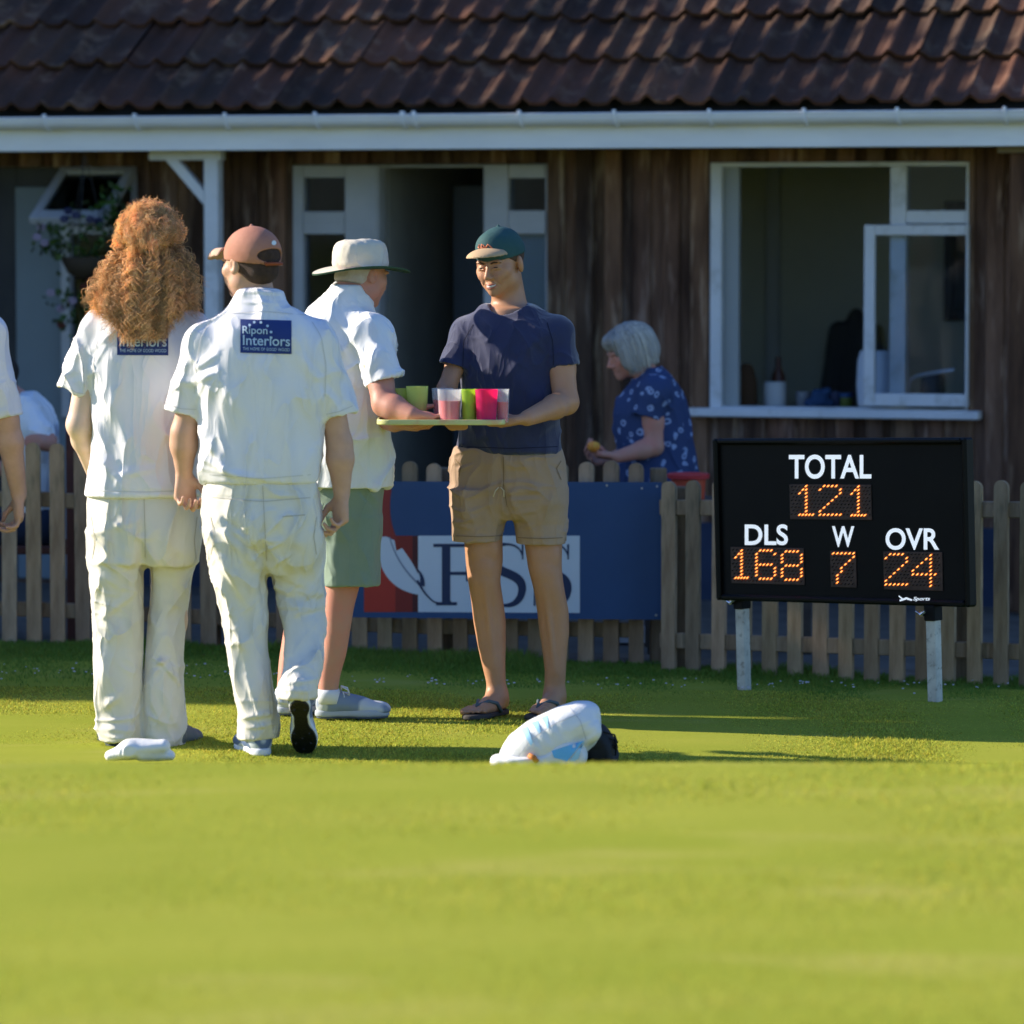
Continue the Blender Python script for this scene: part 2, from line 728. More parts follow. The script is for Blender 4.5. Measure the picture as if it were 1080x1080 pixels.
def text_geo(txt, w, h, bold=0.0, slant=0.0):
    """Lettering as flat polygons fitted to a w x h box centred on 0,0: list of (verts2d, faces)."""
    cu = bpy.data.curves.new('t', 'FONT')
    cu.body = txt
    cu.size = 1.0
    cu.offset = bold
    cu.shear = slant
    cu.resolution_u = 6
    o = bpy.data.objects.new('t', cu)
    SC.collection.objects.link(o)
    dg = bpy.context.evaluated_depsgraph_get()
    me = bpy.data.meshes.new_from_object(o.evaluated_get(dg))
    vs = np.array([v.co[:2] for v in me.vertices])
    fs = [tuple(p.vertices) for p in me.polygons]
    bpy.data.objects.remove(o)
    bpy.data.curves.remove(cu)
    bpy.data.meshes.remove(me)
    lo, hi = vs.min(0), vs.max(0)
    vs = (vs - (lo + hi) / 2) / (hi - lo) * np.array((w, h))
    return vs, fs
# ================================================================== THE SETTING
M = {}
M['turf'] = mat('turf', (0.275, 0.308, 0.033), 0.9, (0.325, 0.338, 0.044), 2.2, 7, (0.4, 1.0, 1), 0.25, 200, col3=(0.36, 0.35, 0.065), scale3=2.4, spec=0.05)
M['blade'] = mat('blade', (0.38, 0.42, 0.05), 0.7, (0.50, 0.50, 0.085), 2.5, 4, attr='tint', spec=0.15, transl=0.4)
M['blade_long'] = mat('blade_long', (0.13, 0.24, 0.035), 0.6, (0.19, 0.29, 0.05), 2.5, 4, attr='tint', spec=0.2, transl=0.3)
M['patio'] = mat('patio', (0.10, 0.09, 0.075), 0.85, (0.15, 0.135, 0.11), 4, bump=0.3, bscale=30)
M['soil'] = mat('soil', (0.12, 0.09, 0.065), 0.95, (0.2, 0.16, 0.12), 12, bump=0.6, bscale=60)

# the ground: one sheet to the horizon, fine near the people
gx = np.unique(np.concatenate([np.linspace(-400, -20, 20), np.linspace(-20, -5, 16), np.arange(-5, 5.01, 0.1), np.linspace(5, 20, 16), np.linspace(20, 400, 20)]).round(3))
gy = np.unique(np.concatenate([np.linspace(-400, -20, 20), np.linspace(-20, 4, 13), np.arange(4, 20.01, 0.1), np.linspace(20, 60, 21), np.linspace(60, 600, 20)]).round(3))
GX, GY = np.meshgrid(gx, gy, indexing='ij')
GZ = ground_z(GX, GY)
pp = np.stack([GX.ravel(), GY.ravel(), GX.ravel() * 0], 1)
GZ = GZ + (0.006 * vnoise(pp * 1.7, 5)).reshape(GZ.shape) * (np.abs(GX) < 30)
GZ = GZ - 0.05 * smooth01((GY - 18.0) / 1.2)
nx, ny = len(gx), len(gy)
ii = np.arange(nx * ny).reshape(nx, ny)
quads = np.stack([ii[:-1, :-1], ii[1:, :-1], ii[1:, 1:], ii[:-1, 1:]], -1).reshape(-1, 4)
gme = mesh_from('ground', np.stack([GX.ravel(), GY.ravel(), GZ.ravel()], 1), quads, True)
tag(obj('ground', gme, M['turf']), kind='structure')


def blades(name, xs, ys, hs, ws, material, lean=0.5, seed=3, tint=(0.75, 1.2)):
    g = np.random.default_rng(seed)
    n = len(xs)
    a = g.uniform(0, 2 * math.pi, n)
    la = g.uniform(0, 2 * math.pi, n)
    ln = np.abs(g.normal(0, lean, n)) * hs
    z = ground_z(xs, ys) - 0.004
    dx, dy = np.cos(a) * ws / 2, np.sin(a) * ws / 2
    tx, ty = xs + np.cos(la) * ln, ys + np.sin(la) * ln
    mx, my = xs + np.cos(la) * ln * 0.35, ys + np.sin(la) * ln * 0.35
    V = np.stack([
        np.stack([xs - dx, ys - dy, z], 1), np.stack([xs + dx, ys + dy, z], 1),
        np.stack([mx + dx * .8, my + dy * .8, z + hs * .55], 1), np.stack([mx - dx * .8, my - dy * .8, z + hs * .55], 1),
        np.stack([tx, ty, z + hs], 1)], 1).reshape(-1, 3)
    b = np.arange(n)[:, None] * 5
    q = np.concatenate([b + np.array([[0, 1, 2, 3]]), b + np.array([[3, 2, 4, 4]])], 0)
    me = bpy.data.meshes.new(name)
    me.vertices.add(len(V))
    me.vertices.foreach_set('co', V.astype(np.float32).ravel())
    lt = np.concatenate([np.full(n, 4), np.full(n, 3)])
    li = np.concatenate([q[:n].ravel(), q[n:, :3].ravel()])
    me.loops.add(len(li))
    me.loops.foreach_set('vertex_index', li.astype(np.int32))
    me.polygons.add(2 * n)
    me.polygons.foreach_set('loop_start', np.concatenate([[0], np.cumsum(lt)[:-1]]).astype(np.int32))
    me.update(calc_edges=True)
    t = g.uniform(tint[0], tint[1], n)
    w = g.uniform(0.85, 1.25, n)
    col = np.stack([t * w, t, t * 0.9, np.ones(n)], 1)
    col = np.repeat(col, 5, 0)
    ca = me.color_attributes.new('tint', 'FLOAT_COLOR', 'POINT')
    ca.data.foreach_set('color', col.astype(np.float32).ravel())
    return tag(obj(name, me, material), kind='stuff')


def scatter(n, y0, y1, seed):
    g = np.random.default_rng(seed)
    ys = g.uniform(y0, y1, n)
    xs = g.uniform(-1, 1, n) * (ys * 0.1165 + 0.3)
    return xs, ys, g


xs, ys, g = scatter(140000, 14.0, 17.2, 21)
cl = 0.75 + 0.5 * vnoise(np.stack([xs * 3, ys * 1.2, xs * 0], 1), 3)
blades('mown_grass', xs, ys, g.uniform(0.005, 0.015, len(xs)) * cl, g.uniform(0.0025, 0.005, len(xs)), M['blade'], 1.2, 3, (0.5, 1.35))
xs, ys, g = scatter(42000, 7.2, 13.0, 22)
blades('near_grass', xs, ys, g.uniform(0.006, 0.014, len(xs)), g.uniform(0.003, 0.005, len(xs)), M['blade'], 1.3, 4, (0.85, 1.12))


def fence_y(x):
    """Where the foot of the picket fence stands, across the picture."""
    return np.interp(x, [-2.4, 0.66, 0.70, 2.4], [18.95, 18.55, 18.45, 17.45])


g = np.random.default_rng(23)
xs = g.uniform(-2.6, 2.6, 60000)
ys = fence_y(xs) + 0.06 - np.abs(g.normal(0, 1, len(xs))) * 0.62
k = ys > 16.7
xs, ys = xs[k], ys[k]
near = np.exp(-((fence_y(xs) - ys) / 0.30) ** 2)
cl = 0.7 + 0.6 * np.clip(vnoise(np.stack([xs * 4, ys * 2, xs * 0], 1), 9), -.6, 1)
blades('long_grass', xs, ys, (0.016 + g.uniform(0.015, 0.055, len(xs)) * near) * cl, g.uniform(0.003, 0.006, len(xs)), M['blade_long'], 0.6, 5)

# clover heads / daisies: the pale specks in the longer grass
g = np.random.default_rng(24)
mb = MB()
for i in range(150):
    x = g.uniform(-2.2, 2.2)
    y = 17.3 + g.normal(0, 0.16) - 0.16 * x + (0.1 if x > 0 else 0)
    z = float(ground_z(x, y)) + g.uniform(0.02, 0.035)
    r = g.uniform(0.003, 0.0065)
    mb.lathe([(0.0, -r * .5), (r, 0), (r * .6, r * .5), (0, r * .6)], 6, (x, y, z))
tag(mb.build('daisy_heads', mat('petal', (0.62, 0.56, 0.60), 0.8)), kind='stuff')

# ------------------------------------------------------------------ the pavilion
TH = R(17.0)
w0 = P(540, 300, 22.1)
WALL = Plane((w0[0], w0[1], 0), (math.cos(TH), -math.sin(TH), 0), (0, 0, 1))
WM = WALL.matrix()


def U(px, w=0.0, py=300):
    return WALL.uv(px, py, w)[0]


def Z(py, px=540, w=0.0):
    return WALL.uv(px, py, w)[1]


M['board'] = mat('board', (0.055, 0.026, 0.014), 0.85, (0.19, 0.105, 0.06), 3.0, 6, (4, 4, 0.5), 0.6, 25, (6, 6, 0.4), attr='tint', col3=(0.30, 0.20, 0.13), scale3=5)
M['white'] = mat('white_paint', (0.74, 0.745, 0.75), 0.45, (0.66, 0.67, 0.675), 5, col3=(0.55, 0.55, 0.53), scale3=9)
M['pvc'] = mat('white_pvc', (0.86, 0.87, 0.88), 0.3, (0.78, 0.79, 0.81), 2.5, stretch=(1, 1, 4))
M['tile'] = mat('tile', (0.044, 0.022, 0.012), 0.8, (0.100, 0.042, 0.021), 2.2, 7, bump=0.5, bscale=70, col3=(0.15, 0.09, 0.055), scale3=6, attr='tint')
M['glass'] = glass_mat('glass', refl=-0.034)
M['plaster'] = mat('plaster', (0.72, 0.71, 0.58), 0.9, (0.66, 0.65, 0.53), 2)
M['dark'] = mat('dark_paint', (0.03, 0.032, 0.035), 0.6, (0.05, 0.05, 0.05), 3)
M['bluepanel'] = mat('blue_grey_paint', (0.20, 0.25, 0.27), 0.5, (0.17, 0.21, 0.23), 1.2)
M['plinth'] = mat('plinth', (0.02, 0.03, 0.06), 0.7, (0.035, 0.05, 0.09), 3)
M['soffit'] = mat('soffit', (0.05, 0.04, 0.035), 0.8)

house = empty('pavilion', label='dark timber clad cricket pavilion with brown tiled roof and white gutter', cat='building', matrix=WM)
UL, UR = -7.5, 6.5
EW = 0.62                                                 # eaves overhang
zE = WALL.uv(540, 120, EW)[1]                             # gutter lip

o_win = (U(751), U(1023), Z(436, 890), Z(171, 890))
o_door = (U(311), U(578), -0.03, Z(173, 440))
o_left = (U(-40), U(148), -0.03, Z(176, 80))
ZT = zE - 0.03
mb = MB()
ins = MB()
g = np.random.default_rng(31)
pitch = 0.148
ops = [o_win, o_door, o_left]
u = UL
kk = 0
while u < UR:
    for (a, b, wa, wb) in ((u, u + 0.088, 0.020, 0.042), (u + 0.080, u + pitch + 0.008, 0.0, 0.019)):
        segs = [(-0.05, ZT)]
        lim = [(a, b)]
        parts_ = [(a, b, -0.05, ZT)]
        for (ua, ub, za, zb) in ops:
            nx_ = []
            for (p, q, s0, s1) in parts_:
                if q <= ua or p >= ub:
                    nx_.append((p, q, s0, s1))
                    continue
                if p < ua:
                    nx_.append((p, ua, s0, s1))
                if q > ub:
                    nx_.append((ub, q, s0, s1))
                p2, q2 = max(p, ua), min(q, ub)
                if s0 < za:
                    nx_.append((p2, q2, s0, min(s1, za)))
                if s1 > zb:
                    nx_.append((p2, q2, max(s0, zb), s1))
            parts_ = nx_
        t = g.uniform(0.5, 1.5)
        c = (t * g.uniform(0.92, 1.08), t, t * g.uniform(0.95, 1.15))
        wz = g.uniform(-0.002, 0.002)
        for (p, q, s0, s1) in parts_:
            if q - p > 0.004 and s1 - s0 > 0.02:
                mb.box(p, q, -wb + wz, -wa + wz, s0, s1, 0.004, c)
    u += pitch
cl_ = mb.build('cladding', M['board'], house, colors=True)
# the wall itself behind the boards, in pieces round the openings
cuts = sorted(ops)
mb = MB()
prev = UL
for (ua, ub, za, zb) in cuts:
    mb.box(prev, ua, 0.002, 0.12, -0.05, ZT)
    if za > 0:
        mb.box(ua, ub, 0.002, 0.12, -0.05, za)
    mb.box(ua, ub, 0.002, 0.12, zb, ZT)
    prev = ub
mb.box(prev, UR, 0.002, 0.12, -0.05, ZT)
mb.build('wall', M['plaster'], house)
# rooms behind: floor, side walls, back wall, ceiling
mb = MB()
DR = 2.5
mb.box(UL, UR, DR, DR + 0.1, -0.05, 2.7)
for uu in (U(230), U(620), U(1150)):
    mb.box(uu, uu + 0.1, 0.121, DR, -0.03, 2.6)
mb.box(UL, UL + 0.1, 0.121, DR, -0.03, 2.6)
mb.box(UL, UR, 0.121, DR, 2.45, 2.5)
mb.build('inner_walls', M['plaster'], house)
mb = MB()
mb.box(UL, UR, -0.0, DR, -0.12, -0.06)
mb.build('room_floor', mat('lino', (0.12, 0.11, 0.10), 0.6), house)
mb = MB()
for (a, b) in ((U(150), U(309)), (U(580), UR)):
    mb.box(a, b, -0.062, -0.043, -0.05, 0.34, 0.004)
mb.build('plinth', M['plinth'], house)

# roof: rows of rolled tiles, each tile its own tint and a little out of line
SL = R(32.0)
gauge = 0.425
rollp = 0.157
tw = rollp * 2
prof = lambda q: 0.030 * (max(0.0, math.cos(2 * math.pi * q)) ** 1.3) - 0.006 * (1 - abs(math.cos(math.pi * q)))
z0 = Z(119, 540, EW) + 0.02
g = np.random.default_rng(41)
V, FF, CC = [], [], []
NS = 12
rows = 13
for r_ in range(rows):
    s0 = r_ * gauge
    nt = int((UR - UL + 0.8) / tw)
    for t_ in range(nt):
        ub = UL - 0.4 + t_ * tw + (0.006 * math.sin(r_ * 2.1))
        jit = g.normal(0, 0.003)
        tilt = g.normal(0, 0.004)
        sh = g.normal(0, 0.006)
        tt = g.uniform(0.55, 1.2)
        if g.random() < 0.14:
            tt *= 1.7
        col = (tt * g.uniform(0.95, 1.15), tt, tt * g.uniform(0.9, 1.0))
        b = len(V)
        for e, (ss, lift) in enumerate(((s0 - 0.03 + sh, 0.032), (s0 - 0.03 + sh, 0.050), (s0 + 0.06, 0.044), (s0 + gauge + 0.03, 0.016))):
            for k in range(2 * NS + 1):
                q = k / NS
                n_ = lift + (prof(q) if e else prof(q) * 1.0) + jit + tilt * (q - 1)
                uu = ub + q * rollp
                # along slope ss, height n_ off the slope
                y = -EW - 0.035 + ss * math.cos(SL) - n_ * math.sin(SL)
                zz = z0 + ss * math.sin(SL) + n_ * math.cos(SL)
                V.append((uu, y, zz))
                CC.append((*[c_ * (1.0 if e > 1 else 1.0) for c_ in col], 1))
        W_ = 2 * NS + 1
        for e in range(3):
            for k in range(2 * NS):
                FF.append((b + e * W_ + k, b + e * W_ + k + 1, b + (e + 1) * W_ + k + 1, b + (e + 1) * W_ + k))
me = mesh_from('roof', V, np.array(FF), False)
me.polygons.foreach_set('use_smooth', [True] * len(me.polygons))
me.set_sharp_from_angle(angle=R(50))
ca = me.color_attributes.new('tint', 'FLOAT_COLOR', 'POINT')
ca.data.foreach_set('color', np.array(CC, np.float32).ravel())
roof = obj('roof', me, M['tile'], house)
mb = MB()
yr, zr = -EW - 0.03 + rows * gauge * math.cos(SL), z0 + rows * gauge * math.sin(SL)
mb.add([(UL, -EW - 0.02, z0 - 0.02), (UR, -EW - 0.02, z0 - 0.02), (UR, yr, zr - 0.02), (UL, yr, zr - 0.02),
        (UR, yr * 2 + EW, z0 - 0.02), (UL, yr * 2 + EW, z0 - 0.02)], [(0, 1, 2, 3), (3, 2, 4, 5)])
mb.build('roof_underlay', M['dark'], roof)
# soffit and fascia
zf1, zf0 = Z(135, 540, EW), Z(157, 540, EW)
mb = MB()
mb.box(UL, UR, -EW - 0.012, -EW + 0.012, zf0, zf1 + 0.03, 0.003)
mb.build('fascia', M['pvc'], house)
mb = MB()
mb.box(UL, UR, -EW + 0.013, 0.0, zf0 + 0.005, zf0 + 0.02)
mb.build('soffit', M['soffit'], house)
# half-round gutter with joints
gr_ = 0.052
gc = (-EW - 0.013 - gr_, Z(121.5, 540, EW + 0.06))
V, FF = [], []
ua_, ub_ = UL, UR
arc = [math.pi + i * math.pi / 12 for i in range(13)]
for uu in (ua_, ub_):
    for rr in (gr_, gr_ - 0.004):
        for a in arc:
            V.append((uu, gc[0] + rr * math.cos(a), gc[1] + rr * 1.05 * math.sin(a)))
n13 = 13
for k in range(12):
    FF.append((k, k + 1, 2 * n13 + k + 1, 2 * n13 + k))
    FF.append((n13 + k + 1, n13 + k, 3 * n13 + k, 3 * n13 + k + 1))
FF.append((0, 2 * n13, 3 * n13, n13))
FF.append((12, n13 + 12, 3 * n13 + 12, 2 * n13 + 12))
me = mesh_from('gutter', V, FF, False)
me.polygons.foreach_set('use_smooth', [True] * len(me.polygons))
me.set_sharp_from_angle(angle=R(40))
gut = obj('gutter', me, M['pvc'], house)
mb = MB()
mb.tube([(UL, gc[0] - gr_, gc[1] + 0.002), (UR, gc[0] - gr_, gc[1] + 0.002)], 0.006, 8)
mb.build('gutter_lip', M['pvc'], gut, smooth=True, angle=40)
def gutter_bracket(px_, wid):
    mb = MB()
    uu = U(px_, EW + 0.08, 128)
    ring = []
    for (r1, uo) in ((gr_ + 0.001, -wid), (gr_ + 0.013, -wid * .8), (gr_ + 0.013, wid * .8), (gr_ + 0.001, wid)):
        ring.append([(uu + uo, gc[0] + r1 * math.cos(a), gc[1] + 0.004 + r1 * 1.05 * math.sin(a)) for a in arc])
    b = [q for r1 in ring for q in r1]
    fs = []
    for j in range(3):
        for k in range(12):
            fs.append((j * 13 + k, j * 13 + k + 1, (j + 1) * 13 + k + 1, (j + 1) * 13 + k))
    mb.add(b, fs)
    mb.box(uu - wid * .8, uu + wid * .8, gc[0] - gr_ - 0.016, gc[0] - gr_ + 0.008, gc[1] - 0.006, gc[1] + 0.022, 0.003)
    mb.build('gutter_bracket', M['pvc'], gut, smooth=True, angle=50)
for px_ in (-50, 50, 145, 240, 335, 550, 650, 750, 850, 948, 1061, 1160):
    gutter_bracket(px_, 0.010)
gutter_bracket(427, 0.014)
gutter_bracket(439, 0.012)


def frame_rect(mb, ua, ub, za, zb, fw, y0, y1, bev=0.004, top=None, bot=None, lft=None, rgt=None):
    t, b_, l, r = top or fw, bot or fw, lft or fw, rgt or fw
    mb.box(ua, ua + l, y0, y1, za, zb, bev)
    mb.box(ub - r, ub, y0, y1, za, zb, bev)
    mb.box(ua + l + .0005, ub - r - .0005, y0 + .0005, y1 - .0005, zb - t, zb, bev)
    mb.box(ua + l + .0005, ub - r - .0005, y0 + .0005, y1 - .0005, za, za + b_, bev)


# right-hand serving window
zt, zb_ = Z(171, 890), Z(436, 890)
W1 = [U(p) for p in (751, 763, 779, 940, 957, 1023)]
win = tag(MB().build('window', None, house))
bpy.data.objects.remove(win)
mb = MB()
frame_rect(mb, W1[0], W1[5], zb_, zt, 0.04, -0.045, 0.06, top=0.022, lft=W1[1] - W1[0], rgt=0.014, bot=0.03)
mb.box(W1[3], W1[4], -0.040, 0.055, zb_ + 0.03, zt - 0.022, 0.004)
mb.box(W1[4] + .001, W1[5] - 0.015, -0.038, 0.05, Z(236, 980), Z(222, 980), 0.004)
window = mb.build('window', M['white'], house)
mb = MB()
mb.box(W1[1] + 0.001, W1[2], 0.0, 0.05, zb_ + 0.03, zt - 0.022, 0.003)
mb.build('inner_stile', mat('grey_paint', (0.33, 0.35, 0.34), 0.6), window)
mb = MB()
mb.box(W1[4] - 0.002, W1[5] - 0.012, 0.004, 0.008, Z(222, 980) - 0.002, zt - 0.02)
mb.build('pane', M['glass'], window)
mb = MB()
mb.box(U(727, .09), U(1034, .09), -0.12, 0.05, Z(441, 880, .1), Z(432, 880, .1), 0.006)
mb.build('window_sill', M['white'], window)
sash_u = (U(911.5, .09), U(1021.5, .09))
sash_z = (Z(428.5, 960, .09), Z(237, 960, .09))
mb = MB()
frame_rect(mb, *sash_u, *sash_z, 0.055, -0.105, -0.06, 0.005, top=0.052, bot=0.062, lft=0.055, rgt=0.012)
sash = mb.build('open_sash', M['white'], house)
mb = MB()
mb.box(sash_u[0] + 0.05, sash_u[1] - 0.008, -0.084, -0.080, sash_z[0] + 0.055, sash_z[1] - 0.045)
mb.build('pane', M['glass'], sash)

# door unit: sidelights either side of an open doorway
zt = Z(174, 440)
D = {p: U(p) for p in (311, 322, 366, 375, 402, 512, 538, 577)}
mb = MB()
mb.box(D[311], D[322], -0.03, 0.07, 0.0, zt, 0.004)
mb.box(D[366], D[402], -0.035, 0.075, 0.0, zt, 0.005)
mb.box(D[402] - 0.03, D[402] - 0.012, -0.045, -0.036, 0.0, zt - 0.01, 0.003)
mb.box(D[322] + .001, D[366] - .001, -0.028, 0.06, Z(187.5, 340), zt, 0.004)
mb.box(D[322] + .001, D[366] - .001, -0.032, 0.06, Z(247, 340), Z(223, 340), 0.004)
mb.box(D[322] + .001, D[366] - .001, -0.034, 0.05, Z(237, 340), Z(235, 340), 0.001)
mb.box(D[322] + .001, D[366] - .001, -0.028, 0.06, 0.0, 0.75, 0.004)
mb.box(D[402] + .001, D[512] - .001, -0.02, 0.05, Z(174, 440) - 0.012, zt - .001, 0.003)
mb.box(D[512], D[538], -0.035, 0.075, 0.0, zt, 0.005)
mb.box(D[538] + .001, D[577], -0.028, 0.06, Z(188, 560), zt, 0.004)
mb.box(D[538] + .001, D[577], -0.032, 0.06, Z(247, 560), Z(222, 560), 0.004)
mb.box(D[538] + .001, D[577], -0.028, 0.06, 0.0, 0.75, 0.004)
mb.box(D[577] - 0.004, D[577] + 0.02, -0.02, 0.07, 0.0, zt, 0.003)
M['eave_shaded_white'] = mat('eave_shaded_white', (0.47, 0.475, 0.48), 0.5, (0.41, 0.415, 0.42), 5)  # white paint with the shade of the deep eaves put into its colour
doorway = mb.build('door_frame', M['eave_shaded_white'], house)
for (a, b) in ((D[322], D[366]), (D[538], D[577])):
    for (c, d) in ((Z(223, 400), Z(187.5, 400)), (0.75, Z(247, 400))):
        mb = MB()
        mb.box(a - .002, b - 0.002 if b == D[577] else b + .002, 0.02, 0.024, c - .002, d + .002)
        mb.build('pane', M['glass'], doorway)
mb = MB()
mb.box(D[538] + 0.0, D[577] - 0.004, 0.03, 0.034, 0.75, Z(247, 560))
mb.build('blind', M['bluepanel'], doorway)
mb = MB()                                                # the inner door standing open in the passage
mb.box(U(478, -0.9), U(512, -0.9), 0.9, 0.94, -0.03, Z(196, 500, -0.9), 0.004)
mb.build('inner_door', mat('inner_door', (0.10, 0.12, 0.14), 0.5), house)
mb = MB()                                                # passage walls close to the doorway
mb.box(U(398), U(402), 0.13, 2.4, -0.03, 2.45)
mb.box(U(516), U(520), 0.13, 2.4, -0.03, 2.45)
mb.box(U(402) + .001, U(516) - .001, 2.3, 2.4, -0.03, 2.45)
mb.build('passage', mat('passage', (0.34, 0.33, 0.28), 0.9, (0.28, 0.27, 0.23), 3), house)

# the left end: a blue-grey panel door, a window with its top light tipped open
mb = MB()
mb.box(U(14), U(67), 0.03, 0.08, -0.03, Z(197, 60), 0.004)
mb.build('panel_door', M['bluepanel'], house)
mb = MB()
mb.box(U(-40), U(14) - .001, 0.05, 0.1, -0.03, Z(176, 60))
mb.box(U(14), U(148), 0.055, 0.1, Z(197, 60) + .001, Z(176, 60) + .02)
mb.build('dark_board', M['dark'], house)
mb = MB()
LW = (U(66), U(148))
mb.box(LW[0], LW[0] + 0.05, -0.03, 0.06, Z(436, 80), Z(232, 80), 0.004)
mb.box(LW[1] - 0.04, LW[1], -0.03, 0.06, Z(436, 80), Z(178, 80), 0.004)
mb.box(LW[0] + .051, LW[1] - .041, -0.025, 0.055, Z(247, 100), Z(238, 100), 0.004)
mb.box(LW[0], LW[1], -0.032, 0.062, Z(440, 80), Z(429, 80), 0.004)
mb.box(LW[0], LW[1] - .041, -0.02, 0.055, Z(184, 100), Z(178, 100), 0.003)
lwin = mb.build('side_window', M['eave_shaded_white'], house)
mb = MB()
mb.box(LW[0] + .045, LW[1] - .036, 0.02, 0.024, Z(430, 80), Z(246, 80))
mb.build('pane', M['glass'], lwin)
# tipped sash: hinged at its top edge
hz = Z(179, 100)
ang = R(58)
Ms = Matrix.Translation((0, -0.03, hz)) @ Matrix.Rotation(-ang, 4, 'X')
ln_ = 0.50
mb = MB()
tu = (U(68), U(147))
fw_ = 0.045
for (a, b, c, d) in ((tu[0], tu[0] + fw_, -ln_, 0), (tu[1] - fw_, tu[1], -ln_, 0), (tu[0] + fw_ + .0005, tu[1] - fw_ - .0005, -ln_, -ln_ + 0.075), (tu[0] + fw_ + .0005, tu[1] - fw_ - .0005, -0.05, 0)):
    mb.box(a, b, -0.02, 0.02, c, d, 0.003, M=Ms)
ts = mb.build('tipped_sash', M['eave_shaded_white'], house)
mb = MB()
mb.box(tu[0] + fw_ - .003, tu[1] - fw_ + .003, -0.002, 0.002, -ln_ + 0.07, -0.045, M=Ms)
mb.build('pane', M['glass'], ts)
mb = MB()
e_ = Ms @ Vector((tu[1] - 0.03, 0, -ln_ * 0.8))
mb.bar((tu[1] - 0.02, -0.03, hz - 0.22), e_, 0.012, 0.012)
mb.build('stay', M['dark'], ts)

# verandah post with its brace
mb = MB()
pw = 0.45
mb.box(U(218, pw), U(233, pw), -pw - 0.04, -pw + 0.04, -0.03, zf0 + 0.004, 0.006)
mb.box(U(160, pw), U(236, pw), -pw - 0.035, -pw + 0.035, zf0 - 0.045, zf0 + 0.003, 0.004)
pm = mb.build('verandah_post', M['white'], house)
mb = MB()
mb.bar((U(177, pw), -pw, Z(161, 177, pw)), (U(221, pw), -pw, Z(213, 221, pw)), 0.05, 0.06, bev=0.004, up=(0, 1, 0))
mb.build('brace', M['white'], pm)
mb = MB()
mb.box(U(1066, pw), U(1084, pw), -pw - 0.04, -pw + 0.04, -0.03, zf0 - 0.03, 0.006, (0.9, 0.8, 0.7))
mb.build('corner_post', M['board'], house, colors=True)
mb = MB()
mb.box(U(1052, pw), U(1110, pw), -pw - 0.035, -pw + 0.035, zf0 - 0.03 + .001, zf0 + 0.003, 0.004)
mb.build('beam_end', mat('bare_beam', (0.30, 0.24, 0.16), 0.8, (0.2, 0.16, 0.11), 8), house)

# worktop and the things on it, seen through the serving window
mb = MB()
zc = Z(430, 890, -0.3)
mb.box(W1[0] - 0.1, U(1140), 0.125, 0.62, zc - 0.04, zc, 0.004)
worktop = mb.build('worktop', mat('worktop', (0.10, 0.08, 0.06), 0.4), house)


def inside(px, w=-0.35):
    q = WM @ Vector((U(px, w, 400), -w, zc))
    return np.array(q)


def world_thing(name, label, cat, loc):
    return empty(name, loc, label, cat)


def simple(name, label, cat, loc, mb, material, smooth=True, rotz=0.0):
    o = mb.build(name, material, None, smooth=smooth, angle=40)
    o.location = [float(v) for v in loc]
    o.rotation_euler = (0, 0, rotz)
    return tag(o, label, cat)


mb = MB().lathe([(0.05, 0), (0.058, 0.02), (0.056, 0.12), (0.035, 0.20), (0.02, 0.215), (0.0, 0.216)], 24, sy=0.6)
simple('paper_bag', 'brown rounded bag on the worktop just inside the left jamb of the serving window', 'bag', inside(787, -0.3), mb, mat('brown_bag', (0.09, 0.045, 0.02), 0.8))
mb = MB().lathe([(0.02, 0), (0.057, 0.001), (0.057, 0.125), (0.02, 0.125), (0.02, 0.0)], 24)
simple('kitchen_roll', 'white kitchen roll standing in the serving window', 'kitchen roll', inside(817, -0.3), mb, mat('tissue', (0.6, 0.62, 0.62), 0.9))
mb = MB().lathe([(0.035, 0), (0.036, 0.15), (0.016, 0.19), (0.014, 0.245), (0.0, 0.246)], 20)
simple('sauce_bottle', 'tall brown bottle behind the white kitchen roll', 'bottle', inside(821, -0.5), mb, mat('brown_bottle', (0.12, 0.05, 0.03), 0.3))
mb = MB().lathe([(0.028, 0), (0.032, 0.005), (0.032, 0.055), (0.0, 0.056)], 20)
simple('spice_jar', 'small squat jar with green paste beside the white cooler', 'jar', inside(893, -0.25), mb, mat('green_jar', (0.10, 0.13, 0.03), 0.3))
mb = MB().lathe([(0.034, 0), (0.036, 0.004), (0.036, 0.018), (0.0, 0.02)], 20)
simple('jar_lid', 'blue lid resting on the squat green jar', 'lid', inside(893, -0.25) + np.array((0, 0, 0.0565)), mb, mat('blue_lid', (0.02, 0.07, 0.2), 0.4))
S = SDF((-0.12, -0.1, -0.02), (0.12, 0.1, 0.14), 0.006)
for (x, y, z, r) in ((-0.05, 0, 0.02, 0.03), (0.0, 0.0, 0.03, 0.03), (0.04, 0.01, 0.02, 0.026), (-0.02, 0, 0.07, 0.025), (0.03, 0, 0.08, 0.022)):
    S.ell((x, y, z), (r * 1.2, r, r), None, 0.02)
S.half((0, 0, 0), (0, 0, -1))
o = sdf_obj('blue_cloth', S, mat('blue_cloth', (0.03, 0.07, 0.16), 0.9), None)
o.location = inside(866, -0.28)
tag(o, 'crumpled blue cloth on the worktop inside the serving window', 'cloth')
mb = MB()
mb.lathe([(0.075, 0), (0.10, 0.02), (0.108, 0.12), (0.102, 0.24), (0.088, 0.29), (0.0, 0.292)], 28, sx=0.95, sy=0.7)
simple('water_container', 'tall pale plastic container behind the open casement sash', 'container', inside(925, -0.14) + np.array((0, 0, 0.0)), mb, mat('pale_plastic', (0.62, 0.66, 0.72), 0.4))
mb = MB()
p0 = np.zeros(3)
